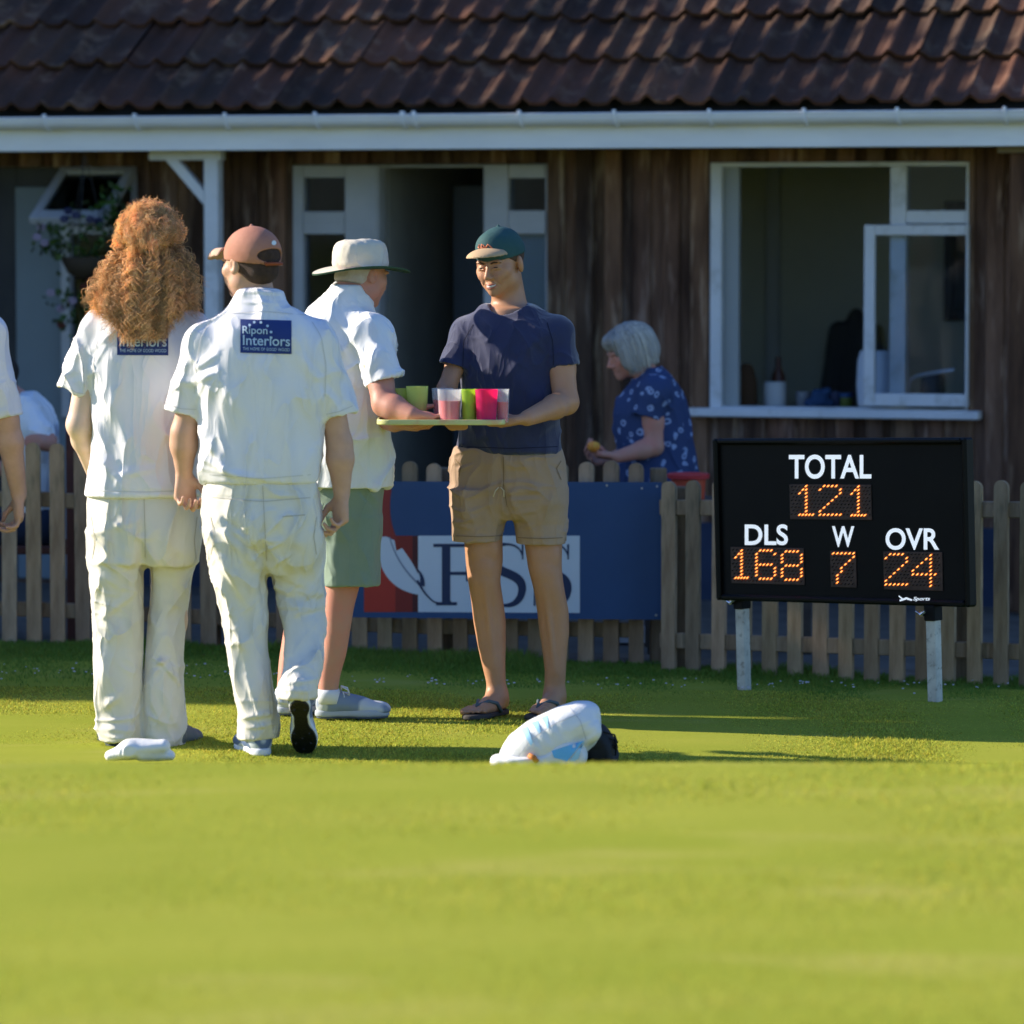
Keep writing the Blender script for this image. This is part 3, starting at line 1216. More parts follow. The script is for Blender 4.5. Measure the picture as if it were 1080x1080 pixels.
mb.tube([(-0.02, 0, 0), (-0.02, 0, 0.11), (-0.01, 0, 0.135), (0.02, -0.01, 0.15), (0.08, -0.04, 0.165), (0.20, -0.08, 0.185)], 0.010, 12)
mb.lathe([(0.026, 0), (0.026, 0.03), (0.014, 0.04), (0, 0.04)], 16, (-0.02, 0, 0))
simple('kitchen_tap', 'chrome swivel tap with long spout behind the right window pane', 'tap', inside(962, -0.3) + np.array((0, 0, 0.01)), mb, mat('chrome', (0.80, 0.82, 0.84), 0.3, metal=0.3))
mb = MB().lathe([(0.05, 0), (0.062, 0.03), (0.062, 0.14), (0.045, 0.17), (0.0, 0.175)], 24)
simple('kettle', 'dim grey kettle standing behind the chrome tap', 'kettle', inside(984, -0.5), mb, mat('kettle_grey', (0.08, 0.09, 0.10), 0.4))
fr = WM @ Matrix.Translation((0, 0, 0))
mb = MB()
pf = (U(995, -2.45), U(1040, -2.45), Z(338, 1000, -2.45), Z(212, 1000, -2.45))
frame_rect(mb, *pf, 0.06, DR - 0.04, DR - 0.002)
pic = mb.build('picture_frame', mat('black_frame', (0.012, 0.012, 0.012), 0.4))
pic.matrix_world = WM
tag(pic, 'black framed picture on the back wall of the kitchen', 'picture')
mb = MB()
mb.box(pf[0] + .058, pf[1] - .058, DR - 0.02, DR - 0.012, pf[2] + .058, pf[3] - .058)
mb.build('print', mat('print', (0.14, 0.14, 0.13), 0.7, (0.07, 0.07, 0.07), 6), pic)
mb = MB()
mb.box(U(808, -2.45), U(822, -2.45), DR - 0.06, DR - 0.002, -0.03, 2.44, 0.004)
mb.build('inner_door_frame', mat('inner_frame', (0.6, 0.6, 0.58), 0.6), house)

# patio behind the fence
mb = MB()
mb.add([tuple(p) for p in ((-12, 19.35, -0.045), (-2.4, 19.15, -0.045), (0.7, 18.68, -0.045), (2.4, 17.72, -0.045), (5, 16.3, -0.045), (12, 14.5, -0.045), (12, 30, -0.045), (-12, 30, -0.045))], [tuple(range(8))])
tag(mb.build('patio', M['patio']), kind='structure')

# hanging basket
bk = WM @ Vector((U(90, .55, 260), -0.55, Z(292, 90, .55)))
hb = empty('hanging_basket', bk, 'hanging basket of trailing leaves with dark blue and pale pink flowers under the eaves', 'hanging basket')
mb = MB().lathe([(0.02, -0.02), (0.09, 0.02), (0.13, 0.10), (0.125, 0.10), (0.085, 0.025), (0.0, -0.01)], 20)
mb.build('basket', mat('basket', (0.05, 0.035, 0.02), 0.9, bump=0.6, bscale=90), hb, smooth=True)
mb = MB()
for a in (0.3, 2.4, 4.5):
    mb.tube([(0.125 * math.cos(a), 0.125 * math.sin(a), 0.10), (0, 0, zf0 - bk.z - 0.01)], 0.002, 5)
mb.build('chain', M['dark'], hb)


def leaf_mesh(centers, spread, n, size, seed, droop=0.5):
    g = np.random.default_rng(seed)
    V, FF, CC = [], [], []
    for i in range(n):
        c = np.array(centers[g.integers(len(centers))], float)
        p = c + g.normal(0, 1, 3) * np.asarray(spread)
        d = norm(g.normal(0, 1, 3) + np.array((0, 0, -droop)))
        s = norm(np.cross(d, g.normal(0, 1, 3)))
        L_ = size * g.uniform(0.6, 1.4)
        w_ = L_ * g.uniform(0.25, 0.4)
        nrm = np.cross(d, s)
        b = len(V)
        V += [p, p + d * L_ * .45 + s * w_, p + d * L_ + nrm * L_ * .1, p + d * L_ * .45 - s * w_]
        FF.append((b, b + 1, b + 2, b + 3))
        t = g.uniform(0.5, 1.5)
        CC += [(t * g.uniform(.8, 1.3), t, t * .9, 1)] * 4
    return V, np.array(FF), CC


def leaf_obj(name, data, material, parent=None):
    V, FF, CC = data
    me = mesh_from(name, V, FF)
    ca = me.color_attributes.new('tint', 'FLOAT_COLOR', 'POINT')
    ca.data.foreach_set('color', np.array(CC, np.float32).ravel())
    return obj(name, me, material, parent)


M['leaf'] = mat('leaf', (0.035, 0.075, 0.012), 0.5, attr='tint')
cs = [(0, 0, .16), (.04, 0, .1), (-.06, 0, .12), (-.14, 0, .17), (-.19, 0, .2), (.08, 0, .24), (.12, 0, .33), (.05, 0, .0), (.06, 0, -.08), (.02, 0, -.14), (-.05, 0, .26), (.13, 0, .42), (-.12, 0, -.1), (-.1, 0, -.2), (0.0, 0, -.22)]
leaf_obj('foliage', leaf_mesh(cs, (.035, .05, .045), 430, 0.042, 51), M['leaf'], hb)
for nm, col, pts in (('pale_flowers', (0.38, 0.30, 0.40), [(-.24, -.03, .2), (-.22, -.02, .25), (-.17, -.06, -.08), (-.06, -.06, -.12), (-.12, -.05, -.16), (-.2, -.04, .17)]),
                     ('dark_flowers', (0.02, 0.02, 0.09), [(-.08, -.05, .33), (-.04, -.06, .31), (.03, -.05, .29), (-.1, -.05, .29), (.07, -.04, .28)]),
                     ('red_flowers', (0.12, 0.03, 0.02), [(.03, -.06, -.02), (.0, -.06, -.05), (-.12, -.05, -.24), (.06, -.06, .02)])):
    g = random.Random(5)
    fm_ = mat(nm, col, 0.7)
    for p in pts:
        mb = MB()
        for k in range(7):
            a = k * 0.9
            q = np.array(p) + np.array((math.cos(a), g.uniform(-.5, .3), math.sin(a))) * 0.013
            mb.lathe([(0.0, -.006), (.011, -.002), (.012, .003), (0, .007)], 6, q)
        mb.build('flower', fm_, hb, smooth=True)

# ------------------------------------------------------------------ picket fences
M['picket'] = mat('picket', (0.25, 0.16, 0.09), 0.85, (0.48, 0.335, 0.205), 3.5, 6, (5, 5, 0.8), 0.5, 40, (8, 8, 0.6), attr='tint', col3=(0.15, 0.13, 0.08), scale3=4)


def picket_mesh(w, h, t, seed, lean=0.0):
    g = random.Random(seed)
    r = w / 2
    out = [(-r, 0), (-r, h - r * 0.95)]
    for k in range(1, 9):
        a = math.pi - k * math.pi / 9
        out.append((r * math.cos(a), h - r * 0.95 + r * 0.95 * math.sin(a)))
    out += [(r, h - r * 0.95), (r, 0)]
    out = [(x + lean * z / h + g.uniform(-.0008, .0008), z) for x, z in out]
    mb = MB().prism(out, -t / 2, t / 2)
    return mb


def fence(label, pts, x_px, wpx, rails, group=None, posts=()):
    """pts: rows (px, top py, bottom py, Y); pickets at the x_px list."""
    a = np.array(pts, float)

    def at(px):
        return [float(np.interp(px, a[:, 0], a[:, j])) for j in (1, 2, 3)]
    t0, b0, Y0 = at(x_px[0])
    o0 = P(x_px[0], b0, Y0)
    root = empty('picket_fence', o0, label, 'fence')
    top, bot = [], []
    g = random.Random(len(x_px))
    for i, px in enumerate(x_px):
        t, b, Y = at(px)
        pb, pt = P(px, b, Y), P(px, t, Y)
        h = pt[2] - pb[2] + g.uniform(-.008, .008)
        top.append(pt)
        bot.append(pb)
        tt = g.uniform(0.7, 1.25)
        mb = picket_mesh(wpx / F * Y * g.uniform(.95, 1.05), h + 0.03, 0.019, i, g.uniform(-.005, .005))
        mb.c = [(tt * g.uniform(.97, 1.08), tt, tt * g.uniform(.9, 1.02))] * len(mb.v)
        ob = mb.build('picket', M['picket'], root, colors=True)
        j = min(i, len(x_px) - 2)
        tA, bA, YA = at(x_px[j])
        tB, bB, YB = at(x_px[j + 1])
        d = P(x_px[j + 1], bB, YB) - P(x_px[j], bA, YA)
        ob.location = Vector(pb - o0) - Vector((0, 0, 0.03))
        ob.rotation_euler = (0, 0, math.atan2(d[1], d[0]) + g.uniform(-.03, .03))
    for fr_ in rails:
        seg = []
        for px in (x_px[0] - 8, *[q for q in a[1:-1, 0] if x_px[0] < q < x_px[-1]], x_px[-1] + 8):
            t, b, Y = at(px)
            pb, pt = P(px, b, Y), P(px, t, Y)
            q = pb + (pt - pb) * fr_
            q[1] += 0.028
            seg.append(q - o0)
        for p, q in zip(seg[:-1], seg[1:]):
            MB().bar(p, q, 0.034, 0.065, bev=0.004, col=(.8, .8, .8)).build('rail', M['picket'], root, colors=True)
    for px in posts:
        t, b, Y = at(px)
        pb, pt = P(px, b, Y + 0.09), P(px, t + 6, Y + 0.09)
        q = pb - o0
        h = pt[2] - pb[2]
        MB().box(q[0] - .035, q[0] + .035, q[1] - .035, q[1] + .035, q[2] - .1, q[2] + h, 0.005, (.6, .6, .6)).build('post', M['picket'], root, colors=True)
    return root


xl = [-43, -16.5, 10, 36.5, 61.5, 88] + [88 + 26.5 * i for i in range(1, 23)]
fence('long weathered picket fence with rounded tops running behind the blue banner', [(-60, 467, 676, 18.95), (40, 467.5, 679, 18.95), (425, 487, 696, 18.8), (700, 487.5, 702, 18.55)],
      xl, 16, (0.17, 0.72), posts=(-30, 225, 470, 694))
xr = [705.5, 731] + [758 + 26.9 * i for i in range(0, 9)] + [1000, 1028, 1056, 1083, 1110]
fence('shorter run of weathered pickets behind the black scoreboard', [(700, 507, 710, 18.35), (1060, 507.5, 724, 17.45), (1130, 507.5, 727, 17.3)],
      xr, 17, (0.17, 0.86), posts=(718, 1012))
# gravel strip at the fence foot
V = []
for x in np.linspace(-3.5, 3.4, 40):
    y = float(fence_y(x)) + 0.02
    V += [(x, y, -0.049 + 0.02 * max(0, -x * .4 - .3)), (x, y + 0.33, -0.045)]
mb = MB()
mb.add([(v[0], v[1], float(ground_z(v[0], 18.0)) * 1.0 + 0.006 if i % 2 == 0 else v[2] + 0.006) for i, v in enumerate(V)], [(2 * i, 2 * i + 2, 2 * i + 3, 2 * i + 1) for i in range(39)])
tag(mb.build('dirt_strip', M['soil']), kind='structure')

# ------------------------------------------------------------------ blue banner on the fence
bo = P(530, 580, 18.52)
BAN = Plane(bo, (1, -0.055, 0), (0, 0, 1))
banner = empty('banner', label='navy blue banner on the fence with white panel reading FSS and a quill feather', cat='banner', matrix=BAN.matrix())


def on(plane, pts, off=0.0):
    return [plane.uv(x, y, off) for x, y in pts]


def flat(plane, pts, off, th=0.0008):
    mb = MB()
    q = on(plane, pts, off)
    a = sum(q[i][0] * q[(i + 1) % len(q)][1] - q[(i + 1) % len(q)][0] * q[i][1] for i in range(len(q)))
    if a < 0:
        q = q[::-1]
    mb.prism(q, -off - th, -off)
    return mb


def bez(p0, p1, p2, n=14):
    return [tuple((1 - t) ** 2 * np.array(p0) + 2 * t * (1 - t) * np.array(p1) + t * t * np.array(p2)) for t in np.linspace(0, 1, n)]


navy = mat('banner_navy', (0.028, 0.070, 0.165), 0.45, (0.034, 0.08, 0.185), 2, spec=0.3)
navy2 = mat('banner_letter', (0.012, 0.03, 0.085), 0.4)
bwhite = mat('banner_white', (0.62, 0.66, 0.70), 0.4, (0.58, 0.62, 0.66), 3)
flat(BAN, [(366, 507.5), (698, 508.5), (697.5, 653.5), (366, 651)], 0.0, 0.006).build('panel', navy, banner)
flat(BAN, [(384, 591), (417, 591), (417, 645.5), (384, 645.5)], 0.0068).build('red_block', mat('red1', (0.45, 0.035, 0.025), 0.4), banner)
flat(BAN, [(417, 565), (435, 565), (435, 645.5), (417, 645.5)], 0.0068).build('dark_red_block', mat('red2', (0.22, 0.02, 0.02), 0.4), banner)
flat(BAN, [(435, 565), (441, 565), (441, 645.5), (435, 645.5)], 0.0068).build('maroon_block', mat('red3', (0.07, 0.012, 0.02), 0.4), banner)
flat(BAN, bez((384, 592), (392, 560), (398, 515)) + bez((413, 516), (408, 545), (418, 566)) + [(417, 592)], 0.0068).build('flame', mat('red4', (0.28, 0.03, 0.03), 0.4), banner)
flat(BAN, [(441, 565), (611.5, 565), (611.5, 646.5), (441, 645.5)], 0.0068).build('white_panel', bwhite, banner)
feath = bez((400, 566), (398, 580), (402, 596), 8) + bez((402, 597), (412, 622), (440, 627), 10) + bez((447, 622), (440, 600), (431, 588), 8) + [(424, 578), (418, 581), (416, 570), (408, 566)]
flat(BAN, feath, 0.0080).build('feather', bwhite, banner)


def stroke(plane, pts, ws, off, mb=None, th=0.0008):
    """A band of varying width along a polyline given in photo pixels."""
    q = [np.array(p, float) for p in pts]
    Lf, Rt = [], []
    for i, p in enumerate(q):
        d = norm(q[min(i + 1, len(q) - 1)] - q[max(i - 1, 0)])
        n = np.array((-d[1], d[0]))
        w = np.interp(i / (len(q) - 1), np.linspace(0, 1, len(ws)), ws) / 2
        Lf.append(p + n * w)
        Rt.append(p - n * w)
    mb = mb or MB()
    for i in range(len(q) - 1):
        poly = on(plane, [tuple(Lf[i]), tuple(Lf[i + 1]), tuple(Rt[i + 1]), tuple(Rt[i])], off)
        a = sum(poly[k][0] * poly[(k + 1) % 4][1] - poly[(k + 1) % 4][0] * poly[k][1] for k in range(4))
        if a < 0:
            poly = poly[::-1]
        mb.prism(poly, -off - th, -off)
    return mb


stroke(BAN, bez((411, 566), (418, 596), (446, 620), 14), [1.0, 1.6, 2.2], 0.0092).build('quill_shaft', mat('quill', (0.22, 0.25, 0.32), 0.5), banner)
mbq = stroke(BAN, bez((445, 618), (447, 608), (440, 600), 8), [6, 1], 0.0093)
mbq = stroke(BAN, bez((440, 612), (448, 628), (458, 635), 8) + bez((459, 635.2), (465, 637.5), (476, 635), 6), [2.5, 1.4, 3], 0.0094, mbq)
mbq.build('quill_tail', navy2, banner)
# serif letters
letters = [[(466, 577), (475, 577), (475, 635), (466, 635)], [(457, 573.5), (503, 573.5), (503, 577), (457, 577)],
           [(460, 635), (482, 635), (482, 638.5), (460, 638.5)], [(500, 577), (503, 577), (503, 590), (501.5, 590)],
           [(475, 603), (493, 603), (493, 606.5), (475, 606.5)], [(491.5, 597), (494, 597), (494, 613), (491.5, 613)]]
mbl = MB()
for i, q_ in enumerate(letters):
    m2 = flat(BAN, q_, 0.0080 + 0.00004 * i)
    mbl.add(m2.v, m2.f)


def serif_s(cx, dx=0):
    p = bez((cx + 17, 586), (cx + 14, 574), (cx, 574), 8) + bez((cx - 2, 574), (cx - 17, 575), (cx - 15, 590), 8) + bez((cx - 14, 593), (cx - 10, 601), (cx + 2, 605), 8) + \
        bez((cx + 4, 606), (cx + 20, 612), (cx + 16, 626), 8) + bez((cx + 15, 629), (cx + 10, 639), (cx - 2, 638.5), 8) + bez((cx - 4, 638.5), (cx - 16, 637), (cx - 18, 624), 8)
    stroke(BAN, p, [1.5, 2.5, 7, 9.5, 9.5, 7, 2.5, 1.5], 0.0081, mbl)
    stroke(BAN, [(cx + 17.2, 574), (cx + 17.2, 590)], [2.2, 1.5], 0.0083, mbl)
    stroke(BAN, [(cx - 18.2, 622), (cx - 18.2, 639)], [1.5, 2.2], 0.0083, mbl)


serif_s(534)
serif_s(582)
mbl.build('lettering', navy2, banner)
mb = MB()
for (x, y) in ((371, 512), (693, 513), (692, 649), (677, 515), (640, 512)):
    u_, v_ = BAN.uv(x, y, 0.006)
    mb.lathe([(0.005, 0), (0.004, 0.002), (0, 0.0025)], 10, (0, 0, 0))
    n_ = len(mb.v) - 10 * 3
    for i in range(n_, len(mb.v)):
        a_, b_, c_ = mb.v[i]
        mb.v[i] = (u_ + a_, -0.006 - c_, v_ + b_)
mb.build('eyelet', mat('eyelet', (0.5, 0.5, 0.5), 0.3, metal=0.8), banner)

# ------------------------------------------------------------------ the scoreboard
so = P(884, 551, 16.95)
yaw, roll = R(42), R(2.0)
ux_ = np.array((math.cos(yaw), -math.sin(yaw), 0))
uxr = ux_ * math.cos(roll) + np.array((0, 0, 1)) * math.sin(roll)
uzr = -ux_ * math.sin(roll) + np.array((0, 0, 1)) * math.cos(roll)
SB = Plane(so, uxr, uzr)
cs4 = on(SB, [(749.5, 463.5), (1018, 461), (1019.5, 642), (752, 632)], 0.03)
bu0, bu1 = (cs4[0][0] + cs4[3][0]) / 2, (cs4[1][0] + cs4[2][0]) / 2
bv0, bv1 = (cs4[2][1] + cs4[3][1]) / 2, (cs4[0][1] + cs4[1][1]) / 2
board = empty('scoreboard', label='black electronic cricket scoreboard on two steel legs showing TOTAL 121', cat='scoreboard', matrix=SB.matrix())
blk = mat('board_black', (0.006, 0.006, 0.0065), 0.5, (0.008, 0.008, 0.008), 4, spec=0.12)
MB().box(bu0 + .012, bu1 - .012, -0.0, 0.030, bv0 + .012, bv1 - .012, 0.004).build('case', blk, board)
mb = MB()
frame_rect(mb, bu0, bu1, bv0, bv1, 0.024, -0.022, 0.034, 0.008)
mb.build('frame', mat('frame_black', (0.004, 0.004, 0.004), 0.4, spec=0.15), board)
wlet = mat('white_letter', (0.88, 0.88, 0.88), 0.35, emit=(0.9, 0.95, 1.0), estr=0.33)  # faint emission added so the white lettering stays bright in the shade
brown = mat('led_panel', (0.075, 0.038, 0.028), 0.5, (0.035, 0.018, 0.014), 30)
dim = mat('led_off', (0.006, 0.004, 0.004), 0.25)
lit = mat('led_on', (1.0, 0.35, 0.08), 0.4, emit=(1.0, 0.20, 0.02), estr=0.75)
hot = mat('led_core', (1.0, 0.6, 0.2), 0.4, emit=(1.0, 0.52, 0.12), estr=1.5)


def put_text(plane, parent, txt, box, off, material, bold=0.0, slant=0.0, name='lettering', th=0.0012):
    x0, y0, x1, y1 = box
    a, b = plane.uv(x0, y1, off), plane.uv(x1, y0, off)
    c2, d2 = plane.uv(x0, y0, off), plane.uv(x1, y1, off)
    vs, fs = text_geo(txt, 1, 1, bold, slant)
    V_ = []
    for (s_, t_) in vs + 0.5:
        p = (np.array(a) * (1 - s_) * (1 - t_) + np.array(d2) * s_ * (1 - t_) + np.array(c2) * (1 - s_) * t_ + np.array(b) * s_ * t_)
        V_.append((p[0], -off, p[1]))
    me = mesh_from(name, V_, fs)
    return obj(name, me, material, parent)


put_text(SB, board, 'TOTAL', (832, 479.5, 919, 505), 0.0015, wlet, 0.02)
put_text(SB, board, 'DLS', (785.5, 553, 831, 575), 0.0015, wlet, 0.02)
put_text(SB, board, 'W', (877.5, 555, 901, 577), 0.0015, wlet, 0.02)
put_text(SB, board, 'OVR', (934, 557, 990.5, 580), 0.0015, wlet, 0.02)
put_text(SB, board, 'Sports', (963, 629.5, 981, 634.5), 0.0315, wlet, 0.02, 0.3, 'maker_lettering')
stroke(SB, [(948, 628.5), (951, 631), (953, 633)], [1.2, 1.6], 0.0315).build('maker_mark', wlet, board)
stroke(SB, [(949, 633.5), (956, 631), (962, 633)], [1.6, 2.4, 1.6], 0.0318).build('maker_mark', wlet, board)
GL = {'1': ["..#..", ".##..", "#.#..", "..#..", "..#..", "..#..", "..#..", "..#..", ".###."],
      '2': [".####.", "#....#", ".....#", "....#.", "...#..", "..#...", ".#....", "#.....", "######"],
      '4': ["....#.", "...##.", "..#.#.", ".#..#.", "#...#.", "######", "....#.", "....#.", "....#."],
      '6': [".####.", "#....#", "#.....", "#.....", "#####.", "#....#", "#....#", "#....#", ".####."],
      '7': ["######", ".....#", "....#.", "...#..", "..#...", "..#...", ".#....", ".#....", ".#...."],
      '8': [".####.", "#....#", "#....#", "#....#", ".####.", "#....#", "#....#", "#....#", ".####."]}
GL['1'] = ["...#..", "..##..", ".#.#..", "...#..", "...#..", "...#..", "...#..", "...#..", ".#####"]


def led(plane, x0, y0, x1, y1, digits, sl=0.0):
    """digits: (char, px0, px1, py0, py1)."""
    MB().box(*[plane.uv(x0, (y0 + y1) / 2, .004)[0], plane.uv(x1, (y0 + y1) / 2, .004)[0]], -0.005, -0.0005, *[plane.uv((x0 + x1) / 2, y1, .004)[1], plane.uv((x0 + x1) / 2, y0, .004)[1]], 0.001).build('digit_panel', brown, board)
    cell = lambda s: s
    off_mb = MB()
    ex, ez = 1.85, 1.45

    def dot(mb, px, py, k, off):
        pts = [(px + k * (math.cos(a) * ex * .9 + math.sin(a) * 0.0), py - k * (math.sin(a) * 0.95 + math.cos(a) * 1.05)) for a in [i * math.pi / 4 for i in range(8)]]
        q = on(plane, pts, off)
        c = plane.uv(px, py, off + .002)
        vs = [(u, -off, v) for u, v in q] + [(c[0], -off - .002, c[1])]
        mb.add(vs, [(i, (i + 1) % 8, 8) for i in range(8)])
    used = set()
    for (ch, a, b, c, d) in digits:
        gl = GL[ch]
        on_mb, core = MB(), MB()
        for r_, row in enumerate(gl):
            for k_, s_ in enumerate(row):
                px, py = a + 1.8 + (b - a - 3.6) * k_ / 5, c + 1.6 + (d - c - 3.2) * r_ / 8
                if s_ == '#':
                    dot(on_mb, px, py, 1.05, 0.0062)
                    dot(core, px, py, 0.5, 0.0086)
                    used.add((px, py))
        dg_ = on_mb.build('lit_digit', lit, board)
        core.build('lit_core', hot, dg_)
    y = y0 + 2.2
    r_ = 0
    while y < y1 - 3.5:
        x = x0 + 2.2 + (r_ % 2) * 1.6
        while x < x1 - 1.5:
            if all(abs(x - q[0]) > 2.4 or abs(y - q[1]) > 2.2 for q in used):
                dot(off_mb, x, y + (x - x0) * 0.012, 0.75, 0.0060)
            x += 3.9
        y += 3.6
        r_ += 1
    off_mb.build('unlit_dots', dim, board)


led(SB, 833, 511, 919, 548, [('1', 838, 859, 511, 544.5), ('2', 863, 888, 511, 544.5), ('1', 893, 914, 511.5, 545)])
led(SB, 771, 577.5, 848, 616, [('1', 771, 790, 579, 611), ('6', 796, 819, 579, 612), ('8', 823, 847, 580, 613)])
led(SB, 876, 581, 903, 619.5, [('7', 877, 902, 582, 616)])
led(SB, 932, 582, 994, 622.5, [('2', 932.5, 958, 583, 618), ('4', 961, 988, 584, 619.5)])
steel = mat('leg_steel', (0.66, 0.61, 0.50), 0.5, (0.50, 0.46, 0.38), 14, col3=(0.3, 0.26, 0.2), scale3=40)
SBMi = SB.matrix().inverted()
for (tx, ty, bx, by, wpx) in ((782.5, 628, 785, 729, 11.5), (984, 640, 986.5, 744, 12.5)):
    sY = 16.95 - (tx - 884) / 273 * math.tan(yaw)
    tp, bt = P(tx, ty, sY + 0.03), P(bx, by, sY + 0.02)
    a, b = SBMi @ Vector(tp), SBMi @ Vector(bt)
    w_ = wpx / F * sY
    a2 = a + (b - a) * 0.09
    leg = MB().bar(b + (b - a) * 0.03, a2, w_, 0.04, up=(1, 0, 0) if False else (0, 1, 0), bev=0.003).build('leg', steel, board)
    MB().bar(a + (b - a) * 0.14, a - (b - a) * 0.02, w_ * 1.15, 0.055, up=(0, 1, 0), bev=0.004).build('bracket', blk, leg)
    mb = MB()
    mb.tube([a2 + Vector((-0.028, -0.04, 0.008)), a2 + Vector((-0.028, 0.03, 0.008))], 0.009, 10)
    mb.tube([a2 + Vector((-0.05, -0.042, 0.018)), a2 + Vector((-0.028, -0.042, 0.006)), a2 + Vector((-0.005, -0.042, 0.02))], 0.005, 8)
    mb.build('wing_bolt', mat('bolt', (0.6, 0.6, 0.62), 0.25, metal=1.0), leg, smooth=True, angle=40)

# ------------------------------------------------------------------ trees at the left that shade the pavilion
M['treeleaf'] = mat('treeleaf', (0.05, 0.10, 0.02), 0.55, attr='tint')
M['bark'] = mat('bark', (0.09, 0.07, 0.05), 0.9, (0.05, 0.04, 0.03), 8, bump=0.8, bscale=30)
side = Vector((-TRAVEL.y, TRAVEL.x, 0))          # across the light
edge0 = Vector(P(0, 743, 16.70)) * 1.0
edge0.z = 0
for i, (dist, across, hgt, wid, lab) in enumerate(((9.0, 2.35, 8.2, 2.3, 'tall leafy hedge tree nearest the pitch, left of the pavilion'),
                                                   (9.4, 5.6, 9.0, 2.5, 'broad leafy tree in the middle of the row left of the pavilion'),
                                                   (9.0, 9.4, 9.0, 2.6, 'leafy tree at the back of the row left of the pavilion'))):
    base = edge0 - TRAVEL * dist + side * across
    t = empty('tree', (base.x, base.y, 0), lab, 'tree', 'trees shading the pavilion')
    MB().tube([(0, 0, -0.1), (0.03, 0, 1.0), (-0.03, 0.05, 3.0), (0.05, 0, hgt * .7)], [0.2, 0.16, 0.12, 0.04], 12).build('trunk', M['bark'], t, smooth=True)
    g = np.random.default_rng(60 + i)
    n = 17000
    P_ = g.uniform(-1, 1, (n * 2, 3))
    # a boxy grown hedge form, ragged at the top
    P_[:, 2] = g.uniform(0, 1, n * 2)
    top = 1.0 - 0.22 * (0.5 + 0.5 * vnoise(np.stack([P_[:, 0] * 2.2, P_[:, 1] * 2.2, P_[:, 0] * 0 + i], 1), 7)) 
    keep = (P_[:, 2] < top) & ((vnoise(P_ * np.array((2.2, 2.2, 4.5)), 13 + i) > 0.10) | (P_[:, 2] * hgt < 6.2))
    keep &= np.abs(P_[:, 1]) < 0.95 + 0.05 * vnoise(P_ * np.array((3, 1, 14.0)), 40 + i)
    P_ = P_[keep][:n]
    n = len(P_)
    ctr = P_ * np.array((wid * 0.62, wid * 0.98, hgt)) + np.array((0, 0, 0.15))
    rotm = np.array(((TRAVEL.x, side.x), (TRAVEL.y, side.y)))
    ctr[:, :2] = ctr[:, :2] @ rotm.T
    d = g.normal(0, 1, (n, 3))
    d /= np.linalg.norm(d, axis=1)[:, None]
    s_ = np.cross(d, g.normal(0, 1, (n, 3)))
    s_ /= np.linalg.norm(s_, axis=1)[:, None]
    L_ = (g.uniform(0.10, 0.17, n) * np.where(ctr[:, 2] < 6.6, 1.9, 1.5))[:, None]
    V = np.stack([ctr, ctr + d * L_ * .5 + s_ * L_ * .4, ctr + d * L_, ctr + d * L_ * .5 - s_ * L_ * .4], 1).reshape(-1, 3)
    q = np.arange(n * 4).reshape(n, 4)
    me = mesh_from('crown', V, q)
    tt = g.uniform(.6, 1.4, n)
    col = np.repeat(np.stack([tt, tt, tt, np.ones(n)], 1), 4, 0)
    ca = me.color_attributes.new('tint', 'FLOAT_COLOR', 'POINT')
    ca.data.foreach_set('color', col.astype(np.float32).ravel())
    obj('crown', me, M['treeleaf'], t)
# ================================================================== PEOPLE
M['skin'] = mat('skin', (0.52, 0.30, 0.20), 0.5, (0.60, 0.35, 0.24), 14, sss=0.12, bump=0.08, bscale=160, spec=0.35)
M['skin_tan'] = mat('skin_tan', (0.44, 0.22, 0.12), 0.45, (0.52, 0.27, 0.155), 9, sss=0.12, bump=0.15, bscale=140, spec=0.4, contrast=(0.2, 0.8))
M['skin_pink'] = mat('skin_pink', (0.52, 0.27, 0.19), 0.5, (0.58, 0.24, 0.17), 12, sss=0.12, bump=0.1, bscale=150, spec=0.35)
M['skin_pale'] = mat('skin_pale', (0.66, 0.46, 0.33), 0.5, (0.72, 0.52, 0.40), 14, sss=0.12, bump=0.08, bscale=160)
M['whites'] = mat('whites', (0.80, 0.78, 0.80), 0.85, (0.77, 0.75, 0.765), 5, bump=0.12, bscale=420, sheen=0.15, wrk=0.48, spec=0.2)
M['cream'] = mat('cream_trousers', (0.74, 0.70, 0.62), 0.85, (0.70, 0.66, 0.57), 5, bump=0.12, bscale=420, sheen=0.15, wrk=0.62, spec=0.2)
M['white_cotton'] = mat('white_cotton', (0.80, 0.81, 0.82), 0.85, (0.76, 0.78, 0.79), 5, bump=0.12, bscale=420, sheen=0.1, wrk=0.48, spec=0.2)
M['navy_tee'] = mat('navy_tee', (0.017, 0.022, 0.068), 0.8, (0.028, 0.034, 0.09), 5, bump=0.15, bscale=420, sheen=0.45, wrk=0.35, spec=0.25)
M['khaki'] = mat('khaki', (0.43, 0.295, 0.205), 0.85, (0.39, 0.265, 0.18), 6, bump=0.15, bscale=380, sheen=0.1, wrk=0.48, spec=0.2)
M['green_shorts'] = mat('green_shorts', (0.23, 0.30, 0.24), 0.85, (0.205, 0.275, 0.215), 5, bump=0.12, bscale=380, sheen=0.1, wrk=0.35, spec=0.2)
M['sock'] = mat('sock', (0.7, 0.72, 0.75), 0.9)


def Rframe(fwd, up=(0, 0, 1), roll=0.0):
    f = norm(fwd)
    r = norm(np.cross(f, up))
    u = np.cross(r, f)
    if roll:
        r, u = r * math.cos(roll) + u * math.sin(roll), u * math.cos(roll) - r * math.sin(roll)
    return np.stack([r, f, u], 1)


